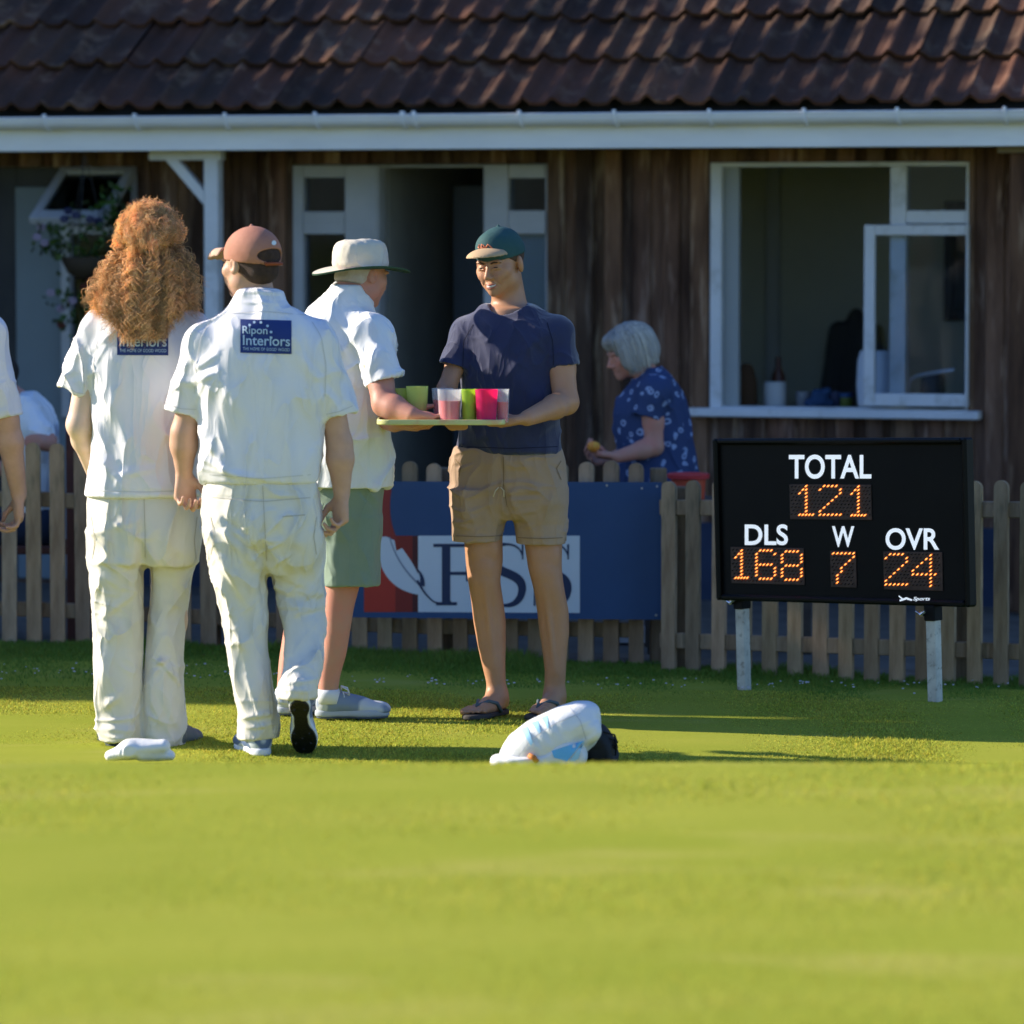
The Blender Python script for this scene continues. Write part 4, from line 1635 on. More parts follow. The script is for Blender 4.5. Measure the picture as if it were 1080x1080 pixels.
def rows_loft(S, rows, Y, k=0.02, pw=2.2, grow=0.0, rnd=0.015, depth=1.0, ext=(0, 0), yaw=0.0):
    """rows: (py, x left, x right, half depth m or None, shift away m). The silhouette of the photo at distance Y."""
    rows = sorted(rows, key=lambda r: -r[0])
    c0 = (rows[0][1] + rows[0][2]) / 2
    a, b = P(c0, rows[0][0], Y), P(c0, rows[-1][0], Y)
    a[0] = b[0] = (a[0] + b[0]) / 2
    L_ = b[2] - a[2]
    pr = []
    for r in rows:
        p = P((r[1] + r[2]) / 2, r[0], Y)
        w = (r[2] - r[1]) / 2 / (F / Y) + grow
        d = (r[3] + grow) if len(r) > 3 and r[3] else w * depth
        pr.append(((p[2] - a[2]) / L_, w, d, p[0] - a[0], r[4] if len(r) > 4 else 0.0))
    if ext[0]:
        pr.insert(0, (pr[0][0] - ext[0] / L_,) + pr[0][1:])
    if ext[1]:
        pr.append((pr[-1][0] + ext[1] / L_,) + pr[-1][1:])
    if yaw:
        pr = [(p_[0], math.sqrt(max(1e-4, p_[1] ** 2 - (p_[2] * math.sin(yaw)) ** 2)) / math.cos(yaw), p_[2], p_[3] * math.cos(yaw), -p_[3] * math.sin(yaw) + p_[4]) for p_ in pr]
    S.loft(a, b, (math.cos(yaw), math.sin(yaw), 0), pr, k, pw, rnd=rnd)


def head_sdf(S, c, Rm, sc=1.0, k=0.012, chin=1.0, jaw=1.0, ears=True):
    H = lambda x, y, z: np.asarray(c) + Rm @ (np.array((x, y, z)) * sc)
    E = lambda p, r, kk=k, op='add': S.ell(H(*p), np.array(r) * sc, Rm, kk * sc, op)
    E((0, -0.014, 0.032), (0.077, 0.098, 0.084))
    E((0, 0.030, -0.025), (0.062 * jaw, 0.062, 0.078), 0.02)
    E((0, 0.052, -0.072), (0.040 * jaw, 0.040, 0.036), 0.02)
    E((0, 0.078, -0.094), (0.018, 0.016, 0.016 * chin), 0.018)
    for s in (-1, 1):
        E((s * 0.045 * jaw, 0.020, -0.062), (0.020, 0.032, 0.026), 0.022)
        E((s * 0.046, 0.060, -0.018), (0.022, 0.022, 0.020), 0.02)
        E((s * 0.028, 0.083, 0.022), (0.026, 0.012, 0.008), 0.010)
        E((s * 0.031, 0.100, 0.002), (0.018, 0.016, 0.012), 0.010, 'sub')
        E((s * 0.031, 0.0795, 0.001), (0.0165, 0.013, 0.0125), 0.003)
        E((s * 0.012, 0.101, -0.036), (0.0085, 0.010, 0.007), 0.005)
        E((s * 0.030, 0.076, -0.045), (0.016, 0.014, 0.018), 0.014)
        if ears:
            ear = H(s * 0.079, -0.004, -0.006)
            Re = Rm @ np.array(Matrix.Rotation(-s * 0.35, 3, 'Z'))
            S.ell(ear, np.array((0.009, 0.019, 0.031)) * sc, Re, 0.006 * sc)
            S.ell(H(s * 0.087, 0.002, -0.002), np.array((0.006, 0.010, 0.017)) * sc, Re, 0.004 * sc, 'sub')
    S.cone(H(0, 0.088, 0.010), H(0, 0.112, -0.030), 0.0075 * sc, 0.0115 * sc, 0.010 * sc)
    E((0, 0.096, -0.036), (0.010, 0.010, 0.007), 0.008)
    E((0, 0.092, -0.066), (0.024, 0.010, 0.004), 0.004, 'sub')
    E((0, 0.094, -0.059), (0.020, 0.009, 0.0045), 0.005)
    E((0, 0.092, -0.073), (0.019, 0.009, 0.0055), 0.006)


def hand_sdf(S, wrist, d, pn, th, curl=(0.5, 0.6, 0.4), sc=1.0, thumb=(0.55, 0.5), spread=0.06, curls=None):
    """wrist point, direction to the fingers, palm normal, thumb side."""
    d, pn = norm(d), norm(pn)
    th = norm(np.asarray(th) - d * np.dot(th, d) - pn * np.dot(th, pn))
    pn = norm(pn - d * np.dot(pn, d))
    w = np.asarray(wrist, float)
    offs = (0.030, 0.010, -0.011, -0.030)
    kd = (0.088, 0.092, 0.087, 0.078)
    ln = ((0.042, 0.026, 0.021), (0.046, 0.029, 0.022), (0.043, 0.027, 0.021), (0.034, 0.021, 0.019))
    rr = (0.0095, 0.0098, 0.0092, 0.0082)
    for i in range(4):
        kn = w + (d * kd[i] + th * offs[i]) * sc
        S.cone(w + (th * offs[i] * 0.55 + d * 0.01) * sc, kn, 0.0135 * sc, 0.0125 * sc, 0.012 * sc)
    S.ell(w + (d * 0.05 + pn * 0.006) * sc, np.array((0.034, 0.048, 0.016)) * sc, np.stack([th, d, pn], 1), 0.012 * sc)
    for i in range(4):
        p = w + (d * kd[i] + th * offs[i]) * sc
        a = 0.0
        cu = curls[i] if curls else curl
        dd = norm(d + th * spread * (1.5 - i))
        for j in range(3):
            a += cu[j]
            v = dd * math.cos(a) + pn * math.sin(a)
            q = p + v * ln[i][j] * sc
            S.cone(p, q, rr[i] * (1 - 0.07 * j) * sc, rr[i] * (1 - 0.07 * (j + 1)) * sc, 0.0035 * sc)
            p = q
    p = w + (th * 0.022 + d * 0.02 + pn * 0.006) * sc
    q = p + norm(th * 0.75 + d * 0.65 + pn * 0.35) * 0.042 * sc
    S.cone(p, q, 0.015 * sc, 0.0125 * sc, 0.012 * sc)
    v1 = norm(th * (0.35 - thumb[0] * .3) + d * 0.9 + pn * thumb[0])
    r_ = q + v1 * 0.034 * sc
    S.cone(q, r_, 0.0118 * sc, 0.0105 * sc, 0.005 * sc)
    v2 = norm(-th * thumb[1] * .5 + d * 0.8 + pn * thumb[1])
    S.cone(r_, r_ + v2 * 0.026 * sc, 0.0105 * sc, 0.0085 * sc, 0.004 * sc)


def grid_for(pts, pad, h):
    a = np.array(pts, float)
    return SDF(a.min(0) - pad, a.max(0) + pad, h)


def creases(lst, Y):
    """lst: (x0, y0, x1, y1, width m, height m) in photo pixels, on the side that faces the camera; height < 0 is a groove."""
    seg = []
    for (x0, y0, x1, y1, w, hgt) in lst:
        a, b = P(x0, y0, Y), P(x1, y1, Y)
        seg.append((a[[0, 2]], b[[0, 2]], w, hgt))

    def f(V, N):
        out = np.zeros(len(V))
        q = V[:, [0, 2]]
        fac = np.clip(-N[:, 1] * 1.6 + 0.5, 0, 1)
        for a, b, w, hgt in seg:
            ab = b - a
            t = np.clip(((q - a) @ ab) / (ab @ ab), 0, 1)
            dd = q - (a + t[:, None] * ab)
            sgn = ab[0] * dd[:, 1] - ab[1] * dd[:, 0]
            dist = np.linalg.norm(dd, axis=1)
            ww = np.where(sgn > 0, w * 1.7, w)
            out += hgt * np.exp(-(dist / ww) ** 2) * np.sin(math.pi * np.clip(t, 0.06, 0.94)) ** 0.5 * fac
        return out
    return f


def cloth(amp, freq=(9, 9, 6), seed=0, rot=0.0, sharp=0.0, rid=0.0, ridf=(14, 14, 5), rot2=0.6, extra=None, zf=None):
    def f(V, N):
        c, s = math.cos(rot), math.sin(rot)
        q = V.copy()
        q[:, 0], q[:, 2] = V[:, 0] * c + V[:, 2] * s, -V[:, 0] * s + V[:, 2] * c
        o = amp * fbm(q * np.array(freq), 3, seed)
        if rid:
            c, s = math.cos(rot2), math.sin(rot2)
            q = V.copy()
            q[:, 0], q[:, 2] = V[:, 0] * c + V[:, 2] * s, -V[:, 0] * s + V[:, 2] * c
            wv = vnoise(V * 5, seed + 30)[:, None] * 0.06
            n = vnoise((q + wv) * np.array(ridf), seed + 9)
            r_ = (1 - np.abs(n)) ** 4.5 * 1.7
            mask = np.clip(vnoise(V * 4.5, seed + 17) * 2 + 0.6, 0, 1)
            o = o + rid * (r_ - 0.35) * mask
        if zf is not None:
            o = o * zf(V)
        if extra is not None:
            o = o + extra(V, N)
        return o
    return f


def hem_bulge(z0, h, amp, freq=14, seed=3):
    """Bunched folds in a band of height h above z0."""
    def f(V, N):
        t = np.clip(1 - (V[:, 2] - z0) / h, 0, 1)
        q = V * np.array((3, 3, freq * 1.0))
        q[:, 2] += 1.2 * vnoise(V * 7, seed)
        n = vnoise(q, seed + 1)
        return amp * t * ((1 - np.abs(n)) ** 2 - 0.4)
    return f


def comb(*fs):
    return lambda V, N: sum(f(V, N) for f in fs)


def local_obj(name, S, material, parent, c, Rm, sc, root_loc, disp=None, it=2):
    o = sdf_obj(name, S, material, parent, None, disp, it)
    m = Matrix.Identity(4)
    for i in range(3):
        for j in range(3):
            m[i][j] = Rm[i][j] * sc
        m[i][3] = c[i] - root_loc[i]
    o.matrix_local = m
    return o


def lmat(c, Rm, sc, root_loc):
    m = Matrix.Identity(4)
    for i in range(3):
        for j in range(3):
            m[i][j] = Rm[i][j] * sc
        m[i][3] = c[i] - root_loc[i]
    return m


def shoe(name, root, root_loc, heel, fwd, up=(0, 0, 1), L_=0.29, upper=None, sole=None, laces=None, trim=None, width=1.0):
    Rm = Rframe(fwd, up)
    k = L_ / 0.29
    S = SDF((-0.07, -0.03, -0.01), (0.07, 0.31, 0.14), 0.004)
    S.ell((0, 0.045, 0.040), (0.034 * width, 0.043, 0.045), None, 0.02)
    S.cone((0, 0.05, 0.05), (0, 0.17, 0.040), 0.038 * width, 0.037 * width, 0.02)
    S.ell((0, 0.215, 0.030), (0.044 * width, 0.070, 0.030), None, 0.03)
    S.ell((0.006, 0.255, 0.024), (0.036 * width, 0.034, 0.024), None, 0.02)
    S.cone((0, 0.045, 0.055), (0, 0.040, 0.092), 0.036 * width, 0.037 * width, 0.02)
    S.cone((0, 0.10, 0.075), (0, 0.15, 0.06), 0.022, 0.018, 0.02)
    S.half((0, 0, 0.014), (0, 0, -1))
    S.half((0, 0.045, 0.100), (0, 0.12, 1), 0.004)
    S.cone((0, 0.042, 0.085), (0, 0.038, 0.14), 0.028, 0.031, 0.004, 'sub')
    o = local_obj(name, S, upper, root, heel, Rm, k, root_loc)
    S = SDF((-0.07, -0.03, -0.01), (0.07, 0.31, 0.05), 0.004)
    S.ell((0, 0.042, 0.010), (0.037 * width, 0.046, 0.05), None, 0.01)
    S.ell((0, 0.11, 0.010), (0.031 * width, 0.06, 0.05), None, 0.02)
    S.ell((0.004, 0.205, 0.010), (0.047 * width, 0.082, 0.05), None, 0.02)
    S.half((0, 0, 0.026), (0, 0, 1), 0.003)
    S.half((0, 0, 0.0), (0, 0, -1), 0.003)
    mid = sdf_obj('midsole', S, trim or M['sock'], o)
    S = SDF((-0.07, -0.03, -0.02), (0.07, 0.31, 0.03), 0.003)
    S.ell((0, 0.043, 0.0), (0.034 * width, 0.041, 0.05), None, 0.006)
    S.ell((0, 0.11, 0.0), (0.024 * width, 0.05, 0.05), None, 0.02)
    S.ell((0.004, 0.205, 0.0), (0.044 * width, 0.076, 0.05), None, 0.02)
    S.half((0, 0, 0.004), (0, 0, 1), 0.0)
    S.half((0, 0, -0.008), (0, 0, -1), 0.002)
    for yy in (0.03, 0.06, 0.15, 0.175, 0.20, 0.225, 0.25):
        S.cone((-0.05, yy, -0.0105), (0.05, yy, -0.0105), 0.0038, 0.0038, 0.001, 'sub')
    for (xx, yy) in ((-0.018, 0.045), (0.018, 0.045), (-0.025, 0.165), (0.025, 0.165), (0, 0.19), (-0.024, 0.215), (0.027, 0.215), (0, 0.245)):
        S.cone((xx, yy, -0.008), (xx, yy, -0.0135), 0.005, 0.003, 0.001)
    sdf_obj('sole', S, sole or M['dark'], o)
    if laces:
        mb = MB()
        for i, yy in enumerate((0.10, 0.118, 0.136, 0.154)):
            z = 0.094 - (yy - 0.10) * 0.42
            mb.tube([(-0.026, yy + .004, z - 0.020), (-0.012, yy, z - 0.001), (0.012, yy + 0.006, z), (0.026, yy + 0.01, z - 0.020)], 0.0035, 6)
        for s in (-1, 1):
            mb.tube([(0, 0.098, 0.097), (s * 0.02, 0.10, 0.115), (s * 0.045, 0.125, 0.105), (s * 0.03, 0.13, 0.085), (0, 0.102, 0.094)], 0.003, 6)
        mb.build('laces', laces, o, smooth=True)
    return o


def decal(name, target, px_poly_or_mesh, material, parent, off, root_loc, faces=None, grid=None):
    """Cloth print: points given in photo pixels laid on the garment's surface along the view, lifted by off."""
    me = target.data
    w = target.matrix_world
    loc = np.array([v.co for v in me.vertices]) + np.asarray(root_loc)
    bvh = BVHTree.FromPolygons([tuple(v) for v in loc], [tuple(p.vertices) for p in me.polygons])
    V = []
    o = Vector((0, 0, CAM_H))
    last = None
    for (px, py) in px_poly_or_mesh:
        d = Vector(ray(px, py)).normalized()
        hit = bvh.ray_cast(o, d)
        V.append((d, (hit[0] - o).length if hit[0] is not None else None))
    good = [v[1] for v in V if v[1] is not None]
    last = good[0] if good else 15.0
    W = []
    for d, t in V:
        last = t if t is not None else last
        W.append(o + d * (last - off) - Vector(root_loc))
    V = W
    m = mesh_from(name, [tuple(v) for v in V], faces, True)
    return obj(name, m, material, parent)


def patch(target, x0, y0, x1, y1, parent, root_loc, skew=0.0, words=True, dots=True, base=None, ink=None):
    n, mrows = 12, 8
    pts = [(x0 + (x1 - x0) * i / n, y0 + (y1 - y0) * j / mrows + skew * i / n) for j in range(mrows + 1) for i in range(n + 1)]
    fs = [(j * (n + 1) + i, (j + 1) * (n + 1) + i, (j + 1) * (n + 1) + i + 1, j * (n + 1) + i + 1) for j in range(mrows) for i in range(n)]
    a = decal('sponsor_patch', target, pts, base, parent, 0.0035, root_loc, fs)
    w, h = x1 - x0, y1 - y0

    def word(t, bx, bold):
        vs, f2 = text_geo(t, 1, 1, bold)
        X0, Y0, X1, Y1 = bx
        pp_ = [(x0 + w * (X0 + (X1 - X0) * (s_ + .5)), y0 + h * (Y0 + (Y1 - Y0) * (.5 - t_)) + skew * (X0 + (X1 - X0) * (s_ + .5))) for s_, t_ in vs]
        b = decal('lettering', target, pp_, ink, parent, 0.0062, root_loc, f2)
        b.parent = a
        return b
    word('Ripon', (0.04, 0.20, 0.53, 0.50), 0.01)
    word('Interiors', (0.05, 0.47, 0.97, 0.77), 0.01)
    word('THE HOME OF GOOD WOOD', (0.05, 0.83, 0.96, 0.92), 0.0)
    vs, f2 = [], []
    for i, (cx, cy) in enumerate(((0.18, 0.17), (0.27, 0.08), (0.40, 0.08), (0.53, 0.18), (0.60, 0.36), (0.60, 0.53))):
        b = len(vs)
        for k in range(8):
            an = k * math.pi / 4
            vs.append((x0 + w * (cx + 0.028 * math.cos(an)), y0 + h * (cy - 0.042 * math.sin(an)) + skew * cx))
        f2.append(tuple(range(b, b + 8))[::-1])
    b = decal('dots', target, vs, ink, parent, 0.0062, root_loc, f2)
    b.parent = a
    return a


M['patch'] = mat('patch_blue', (0.014, 0.035, 0.17), 0.6, (0.018, 0.04, 0.18), 8)
M['ink'] = mat('patch_ink', (0.42, 0.55, 0.70), 0.6)


def seam(target, pts, w, m, parent, root_loc, name='seam', n=14, off=0.0025):
    P_ = []
    q_ = [np.array(p, float) for p in pts]
    d = [0.0]
    for a, b in zip(q_[:-1], q_[1:]):
        d.append(d[-1] + np.linalg.norm(b - a))
    tt = np.linspace(0, d[-1], n)
    c = np.stack([np.interp(tt, d, [p[k] for p in q_]) for k in (0, 1)], 1)
    t_ = np.gradient(c, axis=0)
    t_ /= np.linalg.norm(t_, axis=1)[:, None]
    nn = np.stack([-t_[:, 1], t_[:, 0]], 1) * w / 2
    for i in range(n):
        P_ += [tuple(c[i] + nn[i]), tuple(c[i] - nn[i])]
    return decal(name, target, P_, m, parent, off, root_loc, [(2 * i, 2 * i + 1, 2 * i + 3, 2 * i + 2) for i in range(n - 1)])


M['stitch'] = mat('stitch', (0.62, 0.61, 0.60), 0.9)
M['stitch_dark'] = mat('stitch_dark', (0.50, 0.46, 0.37), 0.9)
M['stitch_khaki'] = mat('stitch_khaki', (0.25, 0.165, 0.09), 0.9)
M['stitch_navy'] = mat('stitch_navy', (0.008, 0.010, 0.03), 0.9)


def px2m(v, Y):
    return v / (F / Y)


def arm_chain(S, pts, radii, k=0.015):
    for i in range(len(pts) - 1):
        S.cone(pts[i], pts[i + 1], radii[i], radii[i + 1], k)


# ------------------------------------------------------------------ the fielder in the salmon cap (seen from behind, walking away)
def sleeve(S, neck, a, b, r_neck, ra, rb, cut_n, cut_off, arm_r, flare=1.6e-3, k=0.03, extra=None):
    """A sleeve cut at its hem and opened, then blended into the shirt."""
    T = SDF.__new__(SDF)
    T.h, T.ax = S.h, S.ax
    T.d = np.full(S.d.shape, 1.0, np.float32)
    d = norm(b - a)
    T.cone(a, b + d * 0.04, ra, rb, 0.01)
    T.cone(neck, a, r_neck, ra * .97, 0.04)
    e = b + d * cut_off
    cut_n = np.array(cut_n, float) * np.array((1, 0.15, 1))
    T.half(e, cut_n, 0.003, e + d * .05, .2)
    T.cone(e - d * 0.004, e + d * .05, arm_r, arm_r + 0.006, 0.004, 'sub')
    h = np.clip(0.5 + 0.5 * (S.d - T.d) / k, 0, 1)
    S.d = S.d * (1 - h) + T.d * h - k * h * (1 - h)


def person_cap_back():
    Y = 15.0
    q = lambda px, py, dy=0.0: P(px, py, Y + dy)
    r = lambda v: v / (F / Y)
    base = np.array((q(278, 797)[0], Y, 0.0))
    root = empty('person', base, 'player in salmon cap walking away in white shirt, right heel lifted', 'person')
    hc = q(264, 279, 0.02)
    Rh = Rframe((-0.72, 0.68, -0.06))
    S = grid_for([q(170, 240), q(380, 800), q(270, 500, -0.45), q(270, 500, 0.3)], 0.06, 0.005)
    head_sdf(S, hc, Rh, 1.02)
    S.cone(q(268, 292, 0.03), q(274, 330, 0.02), 0.056, 0.064, 0.03)
    tors = [(545, 222, 332, .115), (500, 222, 330, .105), (460, 224, 330, .10), (400, 218, 336, .11), (365, 220, 334, .10), (345, 236, 318, .085), (328, 252, 298, .07)]
    rows_loft(S, tors, Y, 0.03)
    for s, sh, el, wr in ((-1, (216, 360), (194, 456), (194, 499)), (1, (336, 360), (358, 468), (360.5, 521))):
        a, b, c = q(*sh), q(*el, 0.02), q(*wr, 0.06 if s < 0 else 0.02)
        S.cone(q(270, 338), a, 0.05, 0.055, 0.04)
        arm_chain(S, [a, a + (b - a) * .5, b, b + (c - b) * .3, c], [0.055, r(14.5), r(13.2), r(14.2), r(8.8)], 0.02)
    hand_sdf(S, q(194, 500, 0.06), (0.05, 0.06, -1), (0.45, -0.9, 0), (0.9, 0.45, 0), (0.9, 1.1, 0.8), 1.0, thumb=(0.7, 0.5))
    hand_sdf(S, q(360.5, 523, 0.02), (-0.05, 0.05, -1), (-0.75, -0.5, 0), (-0.45, 0.8, 0), (0.85, 1.0, 0.5), 1.02, curls=[(0.45, 0.6, 0.3), (0.7, 0.9, 0.5), (0.85, 1.0, 0.6), (1.0, 1.0, 0.6)])
    # legs inside the trousers, feet inside the shoes
    arm_chain(S, [q(248, 545), q(258, 655, .03), q(273, 762), q(274, 780)], [0.085, 0.055, 0.035, 0.035], 0.03)
    arm_chain(S, [q(306, 545), q(320, 648, .08), q(315, 728, -.12), q(316, 745, -.10)], [0.085, 0.055, 0.035, 0.035], 0.03)
    S.cone(q(274, 784), q(268, 792, .10), 0.024, 0.014, 0.01)
    S.cone(q(316, 745, -.09), q(320, 780, .05), 0.030, 0.022, 0.02)
    sdf_obj('body', S, M['skin'], root, base)
    # shirt
    S = grid_for([q(160, 300), q(385, 520), q(270, 400, -.25), q(270, 400, .25)], 0.02, 0.005)
    sh = [(509, 214, 336, .135, .0), (500, 210, 338.5, .145), (480, 211, 339, .145), (455, 211, 339, .14), (430, 209, 341, .14), (405, 204, 345, .14), (380, 202, 349, .135), (362, 204, 348, .125),
          (346, 216, 337, .115), (334, 230, 322, .10), (324, 243, 308, .085), (314, 250, 301, .072), (306, 252, 299, .068)]
    rows_loft(S, sh, Y, 0.02, 2.35, rnd=0.012)
    for s, sh_, el in ((-1, (217, 362), (192, 432)), (1, (335, 362), (357, 434))):
        a, b = q(*sh_), q(*el, 0.01)
        d = norm(b - a)
        sleeve(S, q(272, 342), a, b, 0.06, r(20.5), r(18.3), d + np.array((-0.15 * s, 0, 0)), 0.012, r(15.3))
    S.cone(q(275, 312, .03), q(271, 295, .03), 0.060, 0.056, 0.004, 'sub')
    cr = creases([(206, 392, 232, 372, .010, .007), (203, 405, 232, 392, .010, .008), (206, 425, 222, 395, .010, .006), (204, 440, 222, 470, .012, .008), (215, 455, 240, 492, .012, .009),
                  (210, 480, 262, 503, .010, .010), (212, 492, 300, 506, .008, .006), (338, 400, 318, 375, .012, .006), (342, 440, 334, 400, .010, .006), (333, 470, 322, 498, .012, .006),
                  (240, 400, 262, 440, .018, .005), (290, 395, 300, 450, .02, .004), (268, 384, 268, 470, .02, -.004), (262, 310, 296, 312, .004, -.004), (255, 318, 298, 320, .005, .004),
                  (187, 395, 205, 380, .009, .005), (183, 412, 200, 400, .008, .005), (350, 400, 362, 415, .010, .005)], Y)
    shirt = sdf_obj('shirt', S, M['whites'], root, base, comb(cloth(0.006, (7, 7, 4), 3, rid=0.008, ridf=(12, 12, 4), rot2=0.45), cr), 3)
    for pl in ([(224, 334), (212, 355), (206, 385), (205, 415)], [(326, 334), (339, 355), (344, 385), (343, 418)], [(228, 332), (275, 328), (322, 332)]):
        seam(shirt, pl, 0.7, M['stitch'], root, base)
    for pl in ([(174, 425), (190, 431), (207, 432)], [(344, 437), (358, 434), (372, 428)], [(214, 500), (275, 505), (336, 500)]):
        seam(shirt, pl, 0.8, M['stitch'], root, base, 'hem_stitching')
    # collar: a stand and a fold that ride over the neck of the shirt
    mb = MB()
    cc = q(275.5, 316, 0.012)
    mb.lathe([(0.078, -0.012), (0.080, 0.004), (0.073, 0.026), (0.066, 0.030), (0.062, 0.024), (0.064, -0.01)], 40, cc - base, sx=1.06, sy=0.90, zf=lambda a, r_: -0.012 * math.sin(a))
    mb.build('collar', M['whites'], root, smooth=True)
    patch(shirt, 253.5, 336.5, 307.5, 372, root, base, 1.5, base=M['patch'], ink=M['ink'])
    # trousers
    S = grid_for([q(205, 495), q(350, 790), q(270, 600, -.38), q(270, 600, .3)], 0.02, 0.005)
    rows_loft(S, [(500, 218, 333, .125), (520, 214, 337.5, .135), (545, 213, 340, .145), (570, 218, 340, .14), (590, 228, 334, .11), (606, 244, 322, .07)], Y, 0.035, 2.2, rnd=.04)
    rows_loft(S, [(560, 216, 280, .12, .0), (592, 220, 281, .115), (620, 226, 282.5, .10, .01), (650, 233, 283, .09, .02), (680, 238, 282, .085, .01), (700, 241, 283.5, .08, 0), (725, 246, 287, .078, -.01), (748, 250, 293, .08, -.01), (766, 252.5, 297, .085, 0), (778, 253, 294.5, .08, 0)], Y, 0.02, rnd=.006)
    rows_loft(S, [(560, 281, 341, .12, .02), (592, 281, 341.5, .115, .05), (620, 285, 341.5, .10, .08), (645, 293, 342, .095, .08), (670, 300, 342.5, .09, .03), (700, 301, 341, .085, -.05), (715, 297, 338, .085, -.09), (728, 293, 336, .085, -.10), (733, 293, 335, .08, -.10)], Y, 0.02, rnd=.006)
    cr = creases([(238, 545, 262, 562, .007, -.008), (262, 562, 280, 598, .007, -.010), (244, 553, 268, 575, .008, .008), (284, 626, 322, 634, .008, -.010), (286, 618, 336, 628, .010, .010), (290, 640, 330, 640, .008, .007), (280, 560, 282, 640, .014, -.022), (240, 552, 281, 592, .010, -.009), (232, 548, 262, 588, .012, .009), (285, 600, 338, 625, .012, .008), (283, 612, 330, 632, .008, -.006),
                  (228, 575, 262, 635, .012, .011), (232, 600, 258, 680, .012, .008), (288, 540, 330, 585, .018, .006), (302, 650, 340, 640, .010, .008), (300, 620, 322, 655, .014, .006),
                  (246, 640, 262, 700, .014, .006), (262, 710, 278, 760, .010, .007), (256, 755, 290, 750, .006, .006), (262, 765, 292, 762, .006, .006), (296, 718, 336, 712, .006, .007), (298, 722, 330, 724, .006, .006),
                  (218, 523, 336, 525, .004, -.003), (219, 560, 232, 575, .010, .007)], Y)
    zb = q(270, 778)[2]
    trs = sdf_obj('trousers', S, M['cream'], root, base, comb(cloth(0.004, (7, 7, 3.5), 11, rid=0.0045, ridf=(14, 14, 4.5), rot2=-0.75), cloth(0.0, (1, 1, 1), 12, rid=0.002, ridf=(14, 14, 20), rot2=0.5), hem_bulge(zb, 0.17, 0.013, 16), cr), 3)
    for pl in ([(277, 512), (279, 550), (281, 592)], [(216, 524), (277, 529), (336, 524)], [(222, 545), (226, 566), (222, 585)], [(334, 545), (331, 566), (334, 585)]):
        seam(trs, pl, 0.7, M['stitch_dark'], root, base)
    seam(trs, [(298, 545), (322, 543)], 1.1, M['stitch_dark'], root, base, 'pocket')
    # shoes
    up = mat('shoe_upper', (0.52, 0.57, 0.62), 0.5, (0.10, 0.15, 0.28), 14, contrast=(0.44, 0.5), detail=1)
    shoe('shoe', root, base, q(278, 797.5, -.075), (-0.33, 0.95, 0), upper=up, sole=M['dark'], laces=M['sock'])
    a, b = q(315.5, 741, -.16), q(321, 797, .02)
    a2 = b + norm(a - b) * 0.288
    shoe('raised_shoe', root, base, a2, b - a2, (0, 0.5, 0.6), upper=up, sole=mat('black_sole', (0.008, 0.008, 0.009), 0.35, bump=0.5, bscale=180), laces=M['sock'])
    # cap
    capm = mat('salmon_cap', (0.40, 0.17, 0.11), 0.8, (0.46, 0.21, 0.14), 12, bump=0.2, bscale=300)
    S = SDF((-0.11, -0.14, -0.03), (0.11, 0.13, 0.14), 0.0035)
    S.ell((0, -0.014, 0.034), (0.087, 0.108, 0.094), None, 0.01)
    S.half((0, 0, 0.010), (0, 0.17, -1), 0.003)
    S.ell((0, -0.014, 0.026), (0.080, 0.101, 0.087), None, 0.004, 'sub')
    S.ell((0.0, -0.120, 0.024), (0.060, 0.06, 0.021), None, 0.004, 'sub')
    S.cone((0, -0.014, 0.127), (0, -0.014, 0.131), 0.007, 0.006, 0.003)
    cap = local_obj('cap', S, capm, root, hc, Rh, 1.02, base, cloth(0.0012, (20, 20, 20), 4))
    S = SDF((-0.10, 0.06, -0.02), (0.10, 0.20, 0.06), 0.003)
    S.ell((0, 0.085, 0.026), (0.078, 0.092, 0.050), None, 0.002)
    S.ell((0, 0.078, 0.012), (0.084, 0.100, 0.050), None, 0.002, 'sub')
    S.half((0, 0, -0.012), (0, 0, -1), 0.004)
    S.half((0, 0.072, 0), (0, -1, 0), 0.002)
    o = sdf_obj('cap_peak', S, mat('cap_peak', (0.55, 0.36, 0.26), 0.8), cap)
    mb = MB()
    mb.tube([(0.085 * math.sin(a), -0.014 - 0.109 * math.cos(a), -0.004) for a in np.linspace(-.45, .45, 9)], 0.006, 8)
    mb.build('cap_strap', mat('cap_strap', (0.28, 0.06, 0.015), 0.6), cap, smooth=True)
    mb = MB()
    for a in (0.55,):
        for k in range(9):
            an = k * math.pi * 2 / 9
            ang_ = a - 0.95 + 0.15 * math.cos(an) + .32
            zz = 0.066 + 0.008 * math.sin(an) + 0.003 * math.cos(an)
            rr_ = math.sqrt(max(0.0, 1 - ((zz - .034) / .094) ** 2)) + 0.014
            mb.v.append((0.087 * rr_ * math.sin(ang_ + .12), -0.014 - 0.108 * rr_ * math.cos(ang_ + .12), zz))
    mb.f.append(tuple(range(len(mb.v))))
    mb.build('cap_badge', mat('cap_badge', (0.75, 0.78, 0.75), 0.5), cap)
    S = SDF((-0.11, -0.14, -0.10), (0.11, 0.10, 0.09), 0.0035)
    S.ell((0, -0.016, 0.028), (0.0795, 0.101, 0.087), None, 0.01)
    S.ell((0, -0.055, -0.030), (0.058, 0.052, 0.040), None, 0.02)
    S.half((0, -0.004, 0), (0, 1, 0.25), 0.004)
    S.half((0, 0, -0.062), (0, 0.15, -1), 0.006)
    local_obj('hair', S, mat('dark_stubble', (0.045, 0.025, 0.018), 0.8, (0.07, 0.04, 0.03), 60, bump=0.6, bscale=500), root, hc, Rh, 1.02, base)
    S = SDF((-0.09, 0.0, -0.13), (0.09, 0.12, 0.0), 0.004)
